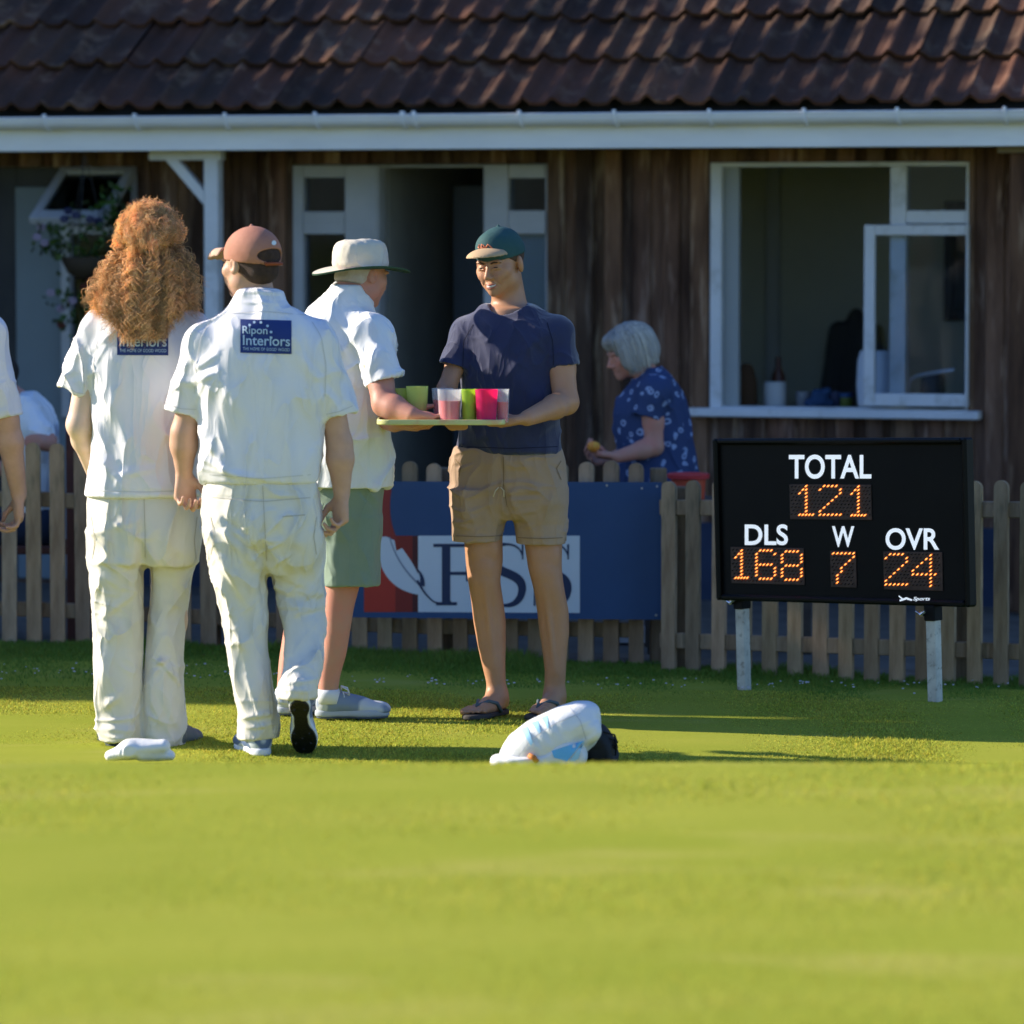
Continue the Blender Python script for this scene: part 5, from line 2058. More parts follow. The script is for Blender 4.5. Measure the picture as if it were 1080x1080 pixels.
    S.ell((0, 0.052, -0.072), (0.044, 0.044, 0.040), None, 0.01)
    S.ell((0, 0.03, -0.05), (0.062, 0.06, 0.045), None, 0.01)
    S.half((0, 0, -0.045), (0, 0, 1), 0.006)
    S.ell((0, 0.1, -0.05), (0.03, 0.02, 0.02), None, 0.006, 'sub')
    local_obj('beard', S, mat('beard', (0.16, 0.07, 0.035), 0.9, bump=0.6, bscale=400), root, hc, Rh, 1.0, base)
    return root


# ------------------------------------------------------------------ the fielder with long curly hair
def person_curly():
    Y = 15.25
    q = lambda px, py, dy=0.0: P(px, py, Y + dy)
    r = lambda v: v / (F / Y)
    base = np.array((q(150, 790)[0], Y, 0.0))
    root = empty('person', base, 'player with long curly ginger hair seen from behind in white shirt and cream trousers', 'person')
    hc = q(160, 262, 0.02)
    Rh = Rframe((0.08, 1, -0.03))
    S = grid_for([q(45, 225), q(245, 800), q(150, 500, -.25), q(150, 500, .45)], 0.06, 0.005)
    head_sdf(S, hc, Rh, 1.0)
    S.cone(q(158, 285, 0.02), q(155, 325, 0.01), 0.052, 0.06, 0.03)
    rows_loft(S, [(545, 104, 200, .11), (500, 106, 198, .10), (440, 106, 200, .10), (400, 102, 205, .11), (360, 103, 204, .10), (340, 116, 190, .085), (325, 135, 175, .07)], Y, 0.03)
    a, b, c = q(104, 350), q(84, 448, .0), q(100, 500, .17)
    S.cone(q(155, 335), a, 0.05, 0.055, 0.04)
    arm_chain(S, [a, a + (b - a) * .5, b, b + (c - b) * .3, c], [0.055, r(15), r(13.5), r(13), r(8.5)], 0.02)
    hand_sdf(S, c, (0.5, 0.35, -0.8), (0.8, 0.2, 0.6), (0.1, 0.9, 0.1), (0.5, 0.5, 0.3))
    a, b, c = q(202, 350), q(220, 448, .05), q(208, 500, .2)
    S.cone(q(155, 335), a, 0.05, 0.055, 0.04)
    arm_chain(S, [a, a + (b - a) * .5, b, b + (c - b) * .3, c], [0.055, r(14), r(13), r(12), r(8)], 0.02)
    hand_sdf(S, c, (-0.6, 0.4, -0.6), (-0.8, 0.2, 0.6), (-0.1, 0.9, 0.1), (0.5, 0.5, 0.3))
    arm_chain(S, [q(122, 545), q(124, 655, .03), q(126, 765), q(127, 780)], [0.08, 0.053, 0.034, 0.034], 0.03)
    arm_chain(S, [q(182, 545), q(180, 655, .06), q(172, 765, .03), q(173, 780, .02)], [0.08, 0.053, 0.034, 0.034], 0.03)
    sdf_obj('body', S, M['skin_pale'], root, base)
    S = grid_for([q(45, 300), q(250, 530), q(150, 400, -.25), q(150, 400, .25)], 0.02, 0.005)
    rows_loft(S, [(523, 89, 212, .15), (510, 91, 212, .15), (490, 95, 210, .14), (460, 97.5, 209, .135), (430, 97, 210, .135), (400, 93, 212, .135), (375, 90, 215, .13), (358, 93, 214, .12), (343, 103, 206, .11), (332, 116, 195, .095), (322, 132, 180, .08), (313, 138, 174, .07)], Y, 0.02, 2.35, rnd=.008)
    for s, sh_, el in ((-1, (105, 350), (79, 411)), (1, (202, 350), (224, 416))):
        a, b = q(*sh_), q(*el, 0.01)
        d = norm(b - a)
        sleeve(S, q(155, 335), a, b, 0.06, r(20), r(18.8), d + np.array((-0.1 * s, 0, 0)), 0.006, r(15.8))
    cr = creases([(96, 372, 122, 350, .010, .007), (96, 395, 115, 362, .010, .006), (98, 430, 118, 470, .014, .007), (100, 470, 128, 505, .014, .010), (104, 440, 112, 510, .012, .006),
                  (120, 380, 112, 460, .018, .006), (140, 470, 136, 512, .014, .006), (128, 500, 165, 492, .012, .006), (208, 400, 196, 375, .012, .006), (205, 450, 190, 500, .016, .006),
                  (92, 515, 210, 517, .004, -.002), (70, 385, 90, 368, .010, .005), (68, 398, 84, 390, .008, .004)], Y)
    shirt = sdf_obj('shirt', S, M['whites'], root, base, comb(cloth(0.007, (7, 7, 4), 23, rid=0.009, ridf=(12, 12, 4), rot2=0.3), cr), 3)
    patch(shirt, 123.5, 335, 177.5, 374.5, root, base, 0.3, base=M['patch'], ink=M['ink'])
    S = grid_for([q(80, 510), q(225, 795), q(150, 600, -.2), q(150, 600, .3)], 0.02, 0.005)
    rows_loft(S, [(505, 95, 207, .125), (530, 91, 213, .135), (555, 92, 212, .14), (580, 93.5, 211, .13), (596, 95, 208, .11)], Y, 0.02, 2.3)
    rows_loft(S, [(560, 92, 152, .12), (590, 93.5, 152.5, .11), (620, 95, 152, .10, .01), (650, 97, 151, .09, .02), (680, 98, 150.5, .088, .01), (710, 98.5, 149.5, .085), (740, 99.5, 149.5, .085), (762, 101, 151, .088), (781, 106, 151, .085)], Y, 0.02, rnd=.006)
    rows_loft(S, [(560, 152, 210, .12, .02), (590, 153.5, 206, .11, .04), (612, 156, 200.5, .095, .06), (645, 155, 197, .085, .07), (680, 153.5, 194, .082, .05), (720, 151, 193, .082, .03), (748, 150, 194, .085, .02), (775, 148.5, 194.5, .088, .02), (787, 151, 193, .085, .02)], Y, 0.02, rnd=.006)
    cr = creases([(152, 560, 153, 640, .014, -.024), (100, 560, 146, 548, .012, .008), (104, 590, 146, 592, .010, .008), (108, 602, 130, 618, .012, .008), (110, 650, 145, 622, .010, .008),
                  (112, 690, 108, 740, .012, .006), (112, 745, 130, 730, .010, .008), (106, 765, 148, 768, .008, .008), (170, 695, 190, 720, .008, .009), (165, 700, 178, 695, .006, .007), (158, 730, 175, 765, .010, .008),
                  (176, 740, 190, 770, .010, .007), (185, 600, 200, 640, .014, .005), (170, 560, 205, 590, .018, .005)], Y)
    zb = q(150, 782)[2]
    trs = sdf_obj('trousers', S, M['cream'], root, base, comb(cloth(0.004, (6, 6, 3), 31, rid=0.0045, ridf=(13, 13, 4.5), rot2=0.8), cloth(0.0, (1, 1, 1), 32, rid=0.002, ridf=(13, 13, 18), rot2=-0.4), hem_bulge(zb, 0.22, 0.013, 13, 8), cr), 3)
    for pl in ([(152, 526), (153, 560), (153, 588)], [(96, 545), (100, 570), (97, 590)], [(208, 545), (205, 570), (207, 590)]):
        seam(trs, pl, 0.7, M['stitch_dark'], root, base)
    for pl in ([(116, 336), (104, 350), (98, 385), (98, 410)], [(92, 517), (150, 519), (209, 517)]):
        seam(shirt, pl, 0.8, M['stitch'], root, base)
    seam(shirt, [(62, 402), (80, 414), (97, 417)], 0.8, M['stitch'], root, base, 'hem_stitching')
    dk = mat('dark_shoe', (0.015, 0.035, 0.035), 0.6)
    shoe('shoe', root, base, q(124, 791, -.05), (-0.22, 0.97, 0), upper=dk, sole=M['dark'], trim=dk)
    shoe('shoe', root, base, q(179, 793, -.03), (0.22, 0.97, 0), upper=mat('grey_shoe', (0.12, 0.14, 0.16), 0.6), sole=M['dark'], trim=M['dark'])
    # curly hair: corkscrew locks, a half-up knot and loose lengths over the shoulders
    g = np.random.default_rng(77)
    hairs_V, hairs_F, hairs_C = [], [], []

    def lock(p0, dirs, length, curl_r, turns, thick, tint, fl=1.0, ph=None, strands=1, spread=0.0):
        n = int(10 + turns * 9)
        ph = g.uniform(0, 6.28) if ph is None else ph
        hand_ = 1 if g.uniform() < .5 else -1
        d0, d1 = norm(dirs[0]), norm(dirs[1])
        t = np.linspace(0, 1, n)[:, None]
        w = d0 * (1 - t) ** 2 + d1 * (1 - (1 - t) ** 2)
        w /= np.linalg.norm(w, axis=1)[:, None]
        base_ = np.asarray(p0, float) + np.cumsum(w, 0) * length / n
        a = np.cross(w, (0.3, 1, 0.2))
        a /= np.linalg.norm(a, axis=1)[:, None]
        bb = np.cross(w, a)
        for s_i in range(strands):
            off = g.normal(0, 1, 3) * spread
            cr_ = curl_r * g.uniform(.75, 1.25) * np.minimum(1, t * 3 + .15) * (1 - 0.25 * t)
            an = ph + g.normal(0, .8 if strands > 1 else 0) + hand_ * turns * 2 * math.pi * t
            wob = np.stack([np.interp(t[:, 0], np.linspace(0, 1, 5), g.normal(0, spread * .7, 5)) for _ in range(3)], 1)
            pts = base_ + off * np.minimum(1, t * 4 + .3) + wob + (a * np.cos(an) + bb * np.sin(an)) * cr_
            tt = np.gradient(pts, axis=0)
            tt /= np.linalg.norm(tt, axis=1)[:, None] + 1e-9
            e1 = np.cross(tt, (0.1, 1, 0.1))
            e1 /= np.linalg.norm(e1, axis=1)[:, None] + 1e-9
            e2 = np.cross(e1, tt)
            rr = thick * g.uniform(.7, 1.2) * (1 - 0.75 * t ** 3)
            b0 = sum(len(q_) for q_ in hairs_V)
            ring = np.stack([pts + e1 * rr, pts + e2 * rr, pts - e1 * rr, pts - e2 * rr], 1).reshape(-1, 3)
            hairs_V.append(ring)
            tn = np.array(tint) * g.uniform(.85, 1.15)
            hairs_C.append(np.tile(np.array([*tn, 1.0]), (len(ring), 1)))
            i = np.arange(n - 1)[:, None] * 4
            k = np.arange(4)[None, :]
            q_ = np.stack([i + k, i + (k + 1) % 4, i + 4 + (k + 1) % 4, i + 4 + k], -1).reshape(-1, 4) + b0
            hairs_F.append(q_)

    def tintf():
        t = g.uniform(0.65, 1.5)
        return (t * g.uniform(.95, 1.1), t, t * g.uniform(.8, 1.0))
    H = lambda x, y, z: hc + Rh @ np.array((x, y, z))
    # scalp hair swept back to the tie, in ringlet clumps
    tie = H(0.012, -0.128, -0.004)
    for i in range(230):
        th_, ph = g.uniform(-1.85, 1.85), math.asin(g.uniform(-0.02, 1.0))
        n_ = np.array((math.sin(th_) * math.cos(ph), -math.cos(th_) * math.cos(ph), math.sin(ph)))
        p = H(*(n_ * np.array((0.092, 0.106, 0.106)) + np.array((0, -0.012, 0.034))))
        out = Rh @ n_
        dd = norm(tie - p)
        lock(p, (out * .9 + dd * .5 + g.normal(0, .3, 3), dd * 1.0 + out * .15 + g.normal(0, .25, 3)), g.uniform(.05, .10), g.uniform(.006, .010), g.uniform(1.2, 2.8), .0008, tintf(), strands=13, spread=.006)
    for i in range(650):
        th_, ph = g.uniform(-2.0, 2.0), g.uniform(0.0, 1.5)
        n_ = np.array((math.sin(th_) * math.cos(ph), -math.cos(th_) * math.cos(ph), math.sin(ph)))
        p = H(*(n_ * np.array((0.100, 0.114, 0.112)) + np.array((0, -0.012, 0.034))))
        out = Rh @ n_
        lock(p, (out + g.normal(0, .4, 3), g.normal(0, 1, 3) + out * .5), g.uniform(.02, .045), g.uniform(.004, .008), g.uniform(.8, 1.8), .0006, tintf())
    # the long fall down the back, in clumps of spiral curls
    for i in range(330):
        lay = g.uniform()
        u_ = g.uniform(-1.05, 1.05)
        zt = g.uniform(-0.07, 0.012) if lay > .4 else g.uniform(-.15, -.05)
        th_ = u_ * 1.75
        rad = g.uniform(0.8, 1.05)
        p = H(0.084 * math.sin(th_) * rad, -0.012 - 0.107 * math.cos(th_) * rad, zt)
        full = 0.306 - 0.135 * float(smooth01((abs(u_) - 0.28) / 0.72)) + g.normal(0, .012)
        zend = hc[2] - full * (1.0 if g.uniform() < .5 else g.uniform(.5, .95))
        frac = (hc[2] - zend) / 0.306
        wide = u_ * 0.192 * (1.0 if frac < .55 else 1.0 - (frac - .55) * .62) + g.normal(0, .010)
        e = np.array((hc[0] + wide - 0.018, Y - 0.115 - 0.055 * math.cos(u_ * 1.4) + g.normal(0, .016), zend))
        v = e - p
        L_ = np.linalg.norm(v)
        tt = g.uniform(.45, 1.35)
        lock(p, (norm(v) + np.array((u_ * .75, -.25, .25)), norm(v) + np.array((-u_ * .3 + g.normal(0, .12), .05, -.6))), L_ * 1.03, g.uniform(.008, .014), L_ / g.uniform(.030, .055), .00085, (tt * g.uniform(.97, 1.08), tt, tt * g.uniform(.8, 1.0)), strands=15, spread=.0062)
    for i in range(60):
        u_ = g.choice((-1, 1)) * g.uniform(.55, 1.12)
        p = H(0.088 * math.sin(u_ * 1.5), -0.012 - 0.10 * math.cos(u_ * 1.5), g.uniform(-0.10, -.0))
        e = np.array((hc[0] + u_ * g.uniform(.12, .205) - 0.012, Y - 0.05 + g.normal(0, .04), hc[2] - g.uniform(.08, .20)))
        v = e - p
        L_ = np.linalg.norm(v)
        lock(p, (norm(v) + np.array((u_ * .5, -.1, .2)), norm(v) + np.array((0, 0, -.3))), L_, g.uniform(.008, .014), L_ / .04, .0008, tintf(), strands=6, spread=.006)
    hv = np.concatenate(hairs_V) - base
    me = mesh_from('curly_hair', hv, np.concatenate(hairs_F), True)
    ca = me.color_attributes.new('tint', 'FLOAT_COLOR', 'POINT')
    ca.data.foreach_set('color', np.concatenate(hairs_C).astype(np.float32).ravel())
    hm = mat('ginger_hair', (0.90, 0.64, 0.37), 0.5, (0.74, 0.45, 0.22), 18, attr='tint', spec=0.35, transl=0.35)
    hair = obj('curly_hair', me, hm, root)
    S = SDF((-0.11, -0.14, -0.12), (0.11, 0.07, 0.15), 0.005)
    S.ell((0, -0.016, 0.032), (0.083, 0.104, 0.094), None, 0.01)
    S.half((0, 0.035, 0), (0, 1, -0.5), 0.01)
    S.half((0, 0, -0.04), (0, 0, -1), 0.01)
    o = local_obj('under_hair', S, mat('hair_under', (0.36, 0.16, 0.05), 0.8, bump=0.5, bscale=200), root, hc, Rh, 1.0, base, cloth(0.004, (30, 30, 30), 6))
    mb = MB()
    mb.tube([tie - base + np.array((0.017 * math.cos(a), -0.006 + 0.004 * math.sin(a * 2), 0.014 * math.sin(a))) for a in np.linspace(0, 2 * math.pi, 17)], 0.005, 8)
    mb.build('hair_tie', mat('hair_tie', (0.12, 0.20, 0.19), 0.5), root, smooth=True)
    return root


# ------------------------------------------------------------------ the older man in the sun hat
def person_sunhat():
    Y = 16.06
    q = lambda px, py, dy=0.0: P(px, py, Y + dy)
    r = lambda v: v / (F / Y)
    base = np.array((q(352, 757)[0], Y, 0.0))
    root = empty('person', base, 'older man in cream sun hat, white shirt and sage green shorts at the tray', 'person')
    hc = q(381, 289, 0.03)
    Rh = Rframe((0.74, 0.62, -0.20))
    S = grid_for([q(285, 255), q(465, 762), q(370, 500, -.35), q(370, 500, .35)], 0.05, 0.0045)
    head_sdf(S, hc, Rh, 1.0, jaw=1.08)
    S.cone(q(374, 300, 0.02), q(368, 335, 0.02), 0.062, 0.07, 0.03)
    rows_loft(S, [(540, 332, 398, .12), (500, 336, 402, .12), (450, 334, 400, .13), (400, 332, 396, .13), (360, 334, 390, .12), (340, 344, 385, .10), (325, 352, 384, .08)], Y, 0.03)
    # near (right) arm
    a, b, c = q(392, 352, -.12), q(406, 426, -.25), q(434, 438, -.33)
    arm_chain(S, [a, a + (b - a) * .5, b, b + (c - b) * .35, c], [0.055, r(15), r(13), r(13), r(9.5)], 0.02)
    hand_sdf(S, q(432, 438, -.335), (0.88, 0.22, -0.12), (-0.1, 0.1, 1), (-0.15, 0.9, 0.1), (0.35, 0.7, 0.5), 0.98, thumb=(0.9, 0.2))
    # far (left) arm
    a, b, c = q(345, 352, .16), q(378, 430, .10), q(416, 447, -.17)
    arm_chain(S, [a, a + (b - a) * .5, b, b + (c - b) * .35, c], [0.055, r(14), r(12), r(12), r(9)], 0.02)
    hand_sdf(S, q(416, 448, -.18), (0.9, -0.35, -0.1), (0, 0.1, 1), (0.1, -0.9, 0.1), (0.2, 0.5, 0.4), 0.98, thumb=(0.9, 0.2))
    # legs
    rows_loft(S, [(560, 338, 396, .10), (612, 343, 381, .065), (640, 341, 373.5, .058), (665, 340.5, 369.5, .055), (690, 338.5, 365.5, .048), (712, 336, 359, .040), (730, 335.5, 356.5, .038), (742, 336, 358, .04)], Y, 0.02)
    rows_loft(S, [(560, 312, 355, .10, .12), (612, 304, 338, .062, .16), (660, 298, 328, .055, .16), (700, 292, 318, .048, .14), (730, 290, 312, .040, .12), (742, 292, 314, .04, .12)], Y, 0.02)
    S.cone(q(346, 744), q(380, 755), 0.026, 0.012, 0.01)
    S.cone(q(303, 744, .12), q(312, 752, .12), 0.026, 0.012, 0.01)
    sdf_obj('body', S, M['skin_pink'], root, base)
    S = grid_for([q(300, 290), q(440, 520), q(370, 400, -.35), q(370, 400, .35)], 0.02, 0.005)
    rows_loft(S, [(514, 322, 414, .165), (500, 321, 414.5, .165), (470, 320, 413.5, .17), (440, 320, 411, .17), (410, 320, 408.5, .165), (380, 319, 405, .16), (355, 317, 402, .15), (340, 317.5, 399, .14), (328, 323, 396, .12), (316, 336, 392, .10), (306, 347, 386, .085), (300, 350, 382, .075)], Y, 0.02, 2.3, rnd=.008)
    for sh_, el, dy, dy2 in (((392, 352), (405, 398), -.12, -.205), ((340, 352), (356, 400), .15, .19)):
        a, b = q(*sh_, dy), q(*el, dy2)
        d = norm(b - a)
        sleeve(S, q(368, 335), a, b, 0.06, r(21), r(18.5), d + np.array((0.05, 0, 0.05)), 0.01, r(15.2))
    S.cone(q(376, 305, .03), q(379, 290, .03), 0.056, 0.056, 0.004, 'sub')
    cr = creases([(352, 330, 384, 372, .010, .006), (345, 340, 372, 385, .012, .006), (384, 372, 372, 440, .012, -.007), (330, 360, 372, 405, .014, .006), (335, 400, 370, 450, .014, .005),
                  (388, 395, 404, 372, .010, .006), (392, 400, 396, 365, .008, .004), (388, 440, 389, 512, .004, .004), (400, 430, 404, 500, .016, .006), (345, 450, 372, 500, .016, .006)], Y)
    sdf_obj('shirt', S, M['white_cotton'], root, base, comb(cloth(0.006, (7, 7, 4), 43, rid=0.010, ridf=(12, 12, 4), rot2=-0.5), cr), 3)
    mb = MB()
    cc = q(371, 313, .015)
    mb.lathe([(0.086, -0.02), (0.088, -0.004), (0.078, 0.022), (0.070, 0.030), (0.065, 0.022), (0.068, -0.02)], 40, (0, 0, 0), sx=0.98, sy=0.92)
    o = mb.build('collar', M['white_cotton'], root, smooth=True)
    o.matrix_local = Matrix.Translation([float(v) for v in cc - base]) @ Matrix.Rotation(0.30, 4, 'Y')
    # shorts
    S = grid_for([q(290, 495), q(415, 622), q(370, 550, -.2), q(370, 550, .35)], 0.02, 0.005)
    rows_loft(S, [(498, 330, 402, .145), (520, 326, 404.5, .155, .02), (545, 326, 403.5, .155, .03), (565, 328, 402.5, .13, .03)], Y, 0.02, 2.3)
    rows_loft(S, [(545, 337, 403, .115), (580, 339.5, 401.5, .11), (617.5, 340.5, 400, .105)], Y, 0.02, rnd=.005)
    rows_loft(S, [(545, 316, 362, .11, .12), (580, 306, 348, .105, .15), (617.5, 300, 341, .10, .16)], Y, 0.02, rnd=.005)
    S.cone(q(370, 600), q(371, 630), .080, .088, .004, 'sub')
    S.cone(q(321, 600, .16), q(320, 630, .16), .06, .062, .004, 'sub')
    cr = creases([(385, 512, 400, 530, .006, .007), (380, 516, 396, 536, .005, -.005), (342, 560, 356, 600, .012, .006), (360, 530, 352, 600, .014, .005), (395, 540, 398, 600, .012, -.003)], Y)
    sdf_obj('shorts', S, M['green_shorts'], root, base, comb(cloth(0.005, (7, 7, 4), 47, rid=0.006, ridf=(9, 9, 4)), cr), 3)
    # shoes and socks
    up = mat('running_shoe', (0.55, 0.58, 0.60), 0.5, (0.20, 0.26, 0.36), 10, contrast=(0.48, 0.55), detail=1)
    for (hx, hy, dy, f_) in ((333, 760, 0, (0.97, 0.08, 0)), (292, 755, .095, (0.85, 0.5, 0))):
        h_ = q(hx, hy, dy)
        h_[2] = 0.009
        shoe('shoe', root, base, h_, f_, L_=0.275, upper=up, sole=mat('grey_sole', (0.10, 0.12, 0.16), 0.7), laces=M['sock'], trim=mat('midsole', (0.42, 0.46, 0.50), 0.6))
    for (x, dy) in ((346.5, 0), (302, .12)):
        mb = MB()
        mb.lathe([(0.044, -0.03), (0.043, 0.005), (0.0405, 0.022), (0.036, 0.022)], 20, q(x, 733, dy) - base)
        mb.build('sock', M['sock'], root, smooth=True)
    # hat: crown and a wide brim with a green underside
    Rt = Rframe((0.74, 0.62, 0.02))
    hm = mat('cream_hat', (0.66, 0.60, 0.48), 0.85, (0.60, 0.545, 0.43), 8, bump=0.2, bscale=300)
    S = SDF((-0.13, -0.14, 0.0), (0.13, 0.14, 0.17), 0.004)
    S.loft((0, 0, 0.02), (0, 0, 0.13), (1, 0, 0), [(0, .093, .112, 0, 0), (.5, .090, .108, 0, 0), (.85, .080, .096, 0, 0), (1.0, .070, .085, 0, 0)], 0, 2, rnd=0.03)
    S.cone((0, 0, 0.0), (0, 0, 0.05), 0.078, 0.078, 0.005, 'sub')
    hc2 = hc + np.array((0, 0, -0.005))
    hat = local_obj('sun_hat', S, hm, root, hc2, Rt, 1.0, base, comb(cloth(0.010, (14, 14, 10), 8, rid=0.006, ridf=(18, 18, 10)), cloth(0.002, (40, 40, 30), 9)))
    brim = lambda a, rr: -0.10 * max(0, rr - 0.10) + 0.012 * math.cos(2 * a + 0.6) * (rr - .09) / .08
    mb = MB()
    mb.lathe([(0.092, 0.026), (0.105, 0.0275), (0.130, 0.028), (0.160, 0.030), (0.178, 0.031)], 56, (0, 0, 0), sx=0.90, sy=1.06, zf=brim)
    mb.f = [f for f in mb.f if len(f) == 4]
    mb.build('brim', hm, hat, smooth=True)
    mb = MB()
    mb.lathe([(0.179, 0.0315), (0.179, 0.0245), (0.160, 0.0265), (0.130, 0.0245), (0.095, 0.0225), (0.088, 0.0225)], 56, (0, 0, 0), sx=0.90, sy=1.06, zf=brim)
    mb.f = [f for f in mb.f if len(f) == 4]
    mb.build('brim_underside', mat('brim_green', (0.035, 0.085, 0.05), 0.8), hat, smooth=True)
    mb = MB()
    for k in range(4):
        a = 3.55 + k * 0.08
        mb.lathe([(0.007, 0), (0.006, 0.002), (0, 0.003)], 8, (0.098 * math.cos(a), 0.117 * math.sin(a), 0.088))
    S = SDF((-0.10, -0.13, -0.09), (0.10, 0.06, 0.09), 0.004)
    S.ell((0, -0.016, 0.030), (0.079, 0.100, 0.085), None, 0.01)
    S.ell((0, -0.045, -0.03), (0.062, 0.058, 0.035), None, 0.02)
    S.half((0, 0.0, 0), (0, 1, 0.1), 0.004)
    S.half((0, 0, -0.045), (0, 0.0, -1), 0.006)
    local_obj('hair', S, mat('white_stubble', (0.50, 0.40, 0.32), 0.8, (0.58, 0.50, 0.42), 50, bump=0.4, bscale=500), root, hc, Rh, 1.0, base)
    return root


# ------------------------------------------------------------------ the young man in the navy t-shirt
def person_navy():
    Y = 16.18
    q = lambda px, py, dy=0.0: P(px, py, Y + dy)
    r = lambda v: v / (F / Y)
    base = np.array((q(545, 752)[0], Y, 0.0))
    root = empty('person', base, 'smiling young man in navy t-shirt, khaki shorts and flip flops holding a drinks tray', 'person')
    hc = q(527.5, 277.5, 0.0)
    Rh = Rframe((-0.47, -0.86, -0.20), roll=-0.05)
    S = grid_for([q(455, 240), q(620, 756), q(540, 500, -.35), q(540, 500, .25)], 0.04, 0.0036)
    head_sdf(S, hc, Rh, 0.985, chin=1.1, jaw=1.12)
    HD = lambda x, y, z: hc + Rh @ (np.array((x, y, z)) * .985)
    for s_ in (-1, 1):                               # the smile: raised cheeks, lines from nose to mouth corners, squinting lids
        S.ell(HD(s_ * 0.038, 0.074, -0.032), np.array((0.020, 0.016, 0.016)), Rh, 0.010)
        S.cone(HD(s_ * 0.018, 0.100, -0.038), HD(s_ * 0.034, 0.082, -0.066), 0.0022, 0.0022, 0.004, 'sub')
        S.cone(HD(s_ * 0.018, 0.0965, -0.004), HD(s_ * 0.046, 0.085, -0.004), 0.0035, 0.003, 0.004)
        S.ell(HD(s_ * 0.084, -0.004, -0.008), np.array((0.010, 0.019, 0.031)), Rh @ np.array(Matrix.Rotation(-s_ * 0.6, 3, 'Z')), 0.004)
    S.cone(q(534, 293, 0.03), q(538, 330, 0.03), 0.057, 0.068, 0.03)
    rows_loft(S, [(520, 488, 586, .10), (470, 494, 580, .10), (430, 494, 582, .095), (390, 494, 584, .11), (355, 494, 584, .10), (338, 508, 570, .08), (324, 518, 560, .065)], Y, 0.03)
    # his right arm (image left)
    a, b, c = q(492, 350, .04), q(471, 411, -.07), q(478, 447, -.34)
    arm_chain(S, [a, a + (b - a) * .5, b, b + (c - b) * .35, c], [0.042, r(10.5), r(9.8), r(10), r(7.5)], 0.02)
    hand_sdf(S, c, (0.25, -0.85, -0.12), (0, 0.05, 1), (-0.9, -0.2, 0.1), (0.15, 0.5, 0.4), 0.95, thumb=(0.9, 0.1))
    S.ell(q(472, 425, -.14), (0.030, 0.034, 0.05), None, 0.02)
    # his left arm (image right)
    a, b, c = q(587, 350, -.05), q(597, 424, -.13), q(556, 441, -.34)
    arm_chain(S, [a, a + (b - a) * .5, b, b + (c - b) * .3, c], [0.052, r(14.5), r(12.8), r(12.5), r(8.3)], 0.02)
    hand_sdf(S, q(554, 442, -.345), (-0.90, -0.22, -0.18), (-0.25, 0.1, 1), (-0.1, 0.75, 0.5), (0.25, 0.5, 0.4), 0.97, thumb=(1.0, 0.1))
    # legs and feet
    rows_loft(S, [(540, 486, 532, .085), (568, 489.5, 530, .070), (592, 491, 530.5, .062), (612, 493.5, 527.5, .058, -.01), (635, 497, 531, .056, .01), (655, 499, 533.5, .054, .015), (680, 503.5, 533.5, .050, .01), (700, 508, 533, .042, .0), (720, 513, 533.5, .036), (738, 513.5, 535, .034)], Y, 0.02)
    rows_loft(S, [(540, 546, 596, .085), (573, 553, 593, .070), (600, 557, 592.5, .062, -.01), (620, 562.5, 595, .058, -.01), (645, 566.5, 600, .056, .01), (668, 569, 600.5, .054, .015), (690, 572.5, 598, .046, .01), (708, 574.5, 597, .038), (724, 574, 596, .035), (738, 573, 596, .034)], Y, 0.02)
    for (kx, ky, cx, cy, sgn) in ((511, 598, 521, 645, 1), (575, 604, 588, 652, 1)):
        S.ell(q(kx, ky, -.052), (0.030, 0.016, 0.034), None, 0.018)
        S.ell(q(kx - 7, ky - 17, -.050), (0.020, 0.012, 0.028), None, 0.02)
        S.ell(q(kx + 8, ky - 19, -.048), (0.020, 0.012, 0.030), None, 0.02)
        S.cone(q(kx, ky + 14, -.054), q(kx + 10, ky + 105, -.030), 0.008, 0.006, 0.016)
    feet = []
    for (ax, dirv) in ((524.5, (-0.50, -0.86, 0)), (585, (-0.40, -0.90, 0))):
        an = q(ax, 738)
        d = norm(dirv)
        sd = np.array((-d[1], d[0], 0))
        gz = 0.020
        heel = np.array((an[0], an[1], 0)) - d * 0.035
        S.ell(heel + np.array((0, 0, gz + .026)) + d * 0.01, (0.030, 0.036, 0.030), Rframe(d), 0.02)
        S.cone(heel + d * .03 + np.array((0, 0, gz + .055)), heel + d * .14 + np.array((0, 0, gz + .022)), 0.034, 0.022, 0.025)
        S.cone(heel + d * .05 + sd * .012 + np.array((0, 0, gz + .018)), heel + d * .17 + sd * .018 + np.array((0, 0, gz + .014)), 0.022, 0.020, 0.015)
        S.cone(heel + d * .05 - sd * .012 + np.array((0, 0, gz + .018)), heel + d * .16 - sd * .022 + np.array((0, 0, gz + .013)), 0.020, 0.018, 0.015)
        big = 1 if ax < 550 else -1
        for j in range(5):
            lat = (0.030 - 0.0155 * j) * (-big)
            ln_ = 0.245 - 0.010 * j - (0.008 if j == 4 else 0)
            rr_ = (0.0135, 0.0095, 0.0088, 0.0082, 0.0078)[j]
            S.cone(heel + d * (ln_ - 0.055) + sd * lat * .9 + np.array((0, 0, gz + .016)), heel + d * (ln_ - .012) + sd * lat + np.array((0, 0, gz + .009)), rr_, rr_ * .9, 0.005)
        feet.append((heel, d, sd))
    sdf_obj('body', S, M['skin_tan'], root, base)
    # flip flops
    ff = mat('flip_flop', (0.05, 0.045, 0.04), 0.8)
    strap = mat('strap', (0.09, 0.12, 0.13), 0.6)
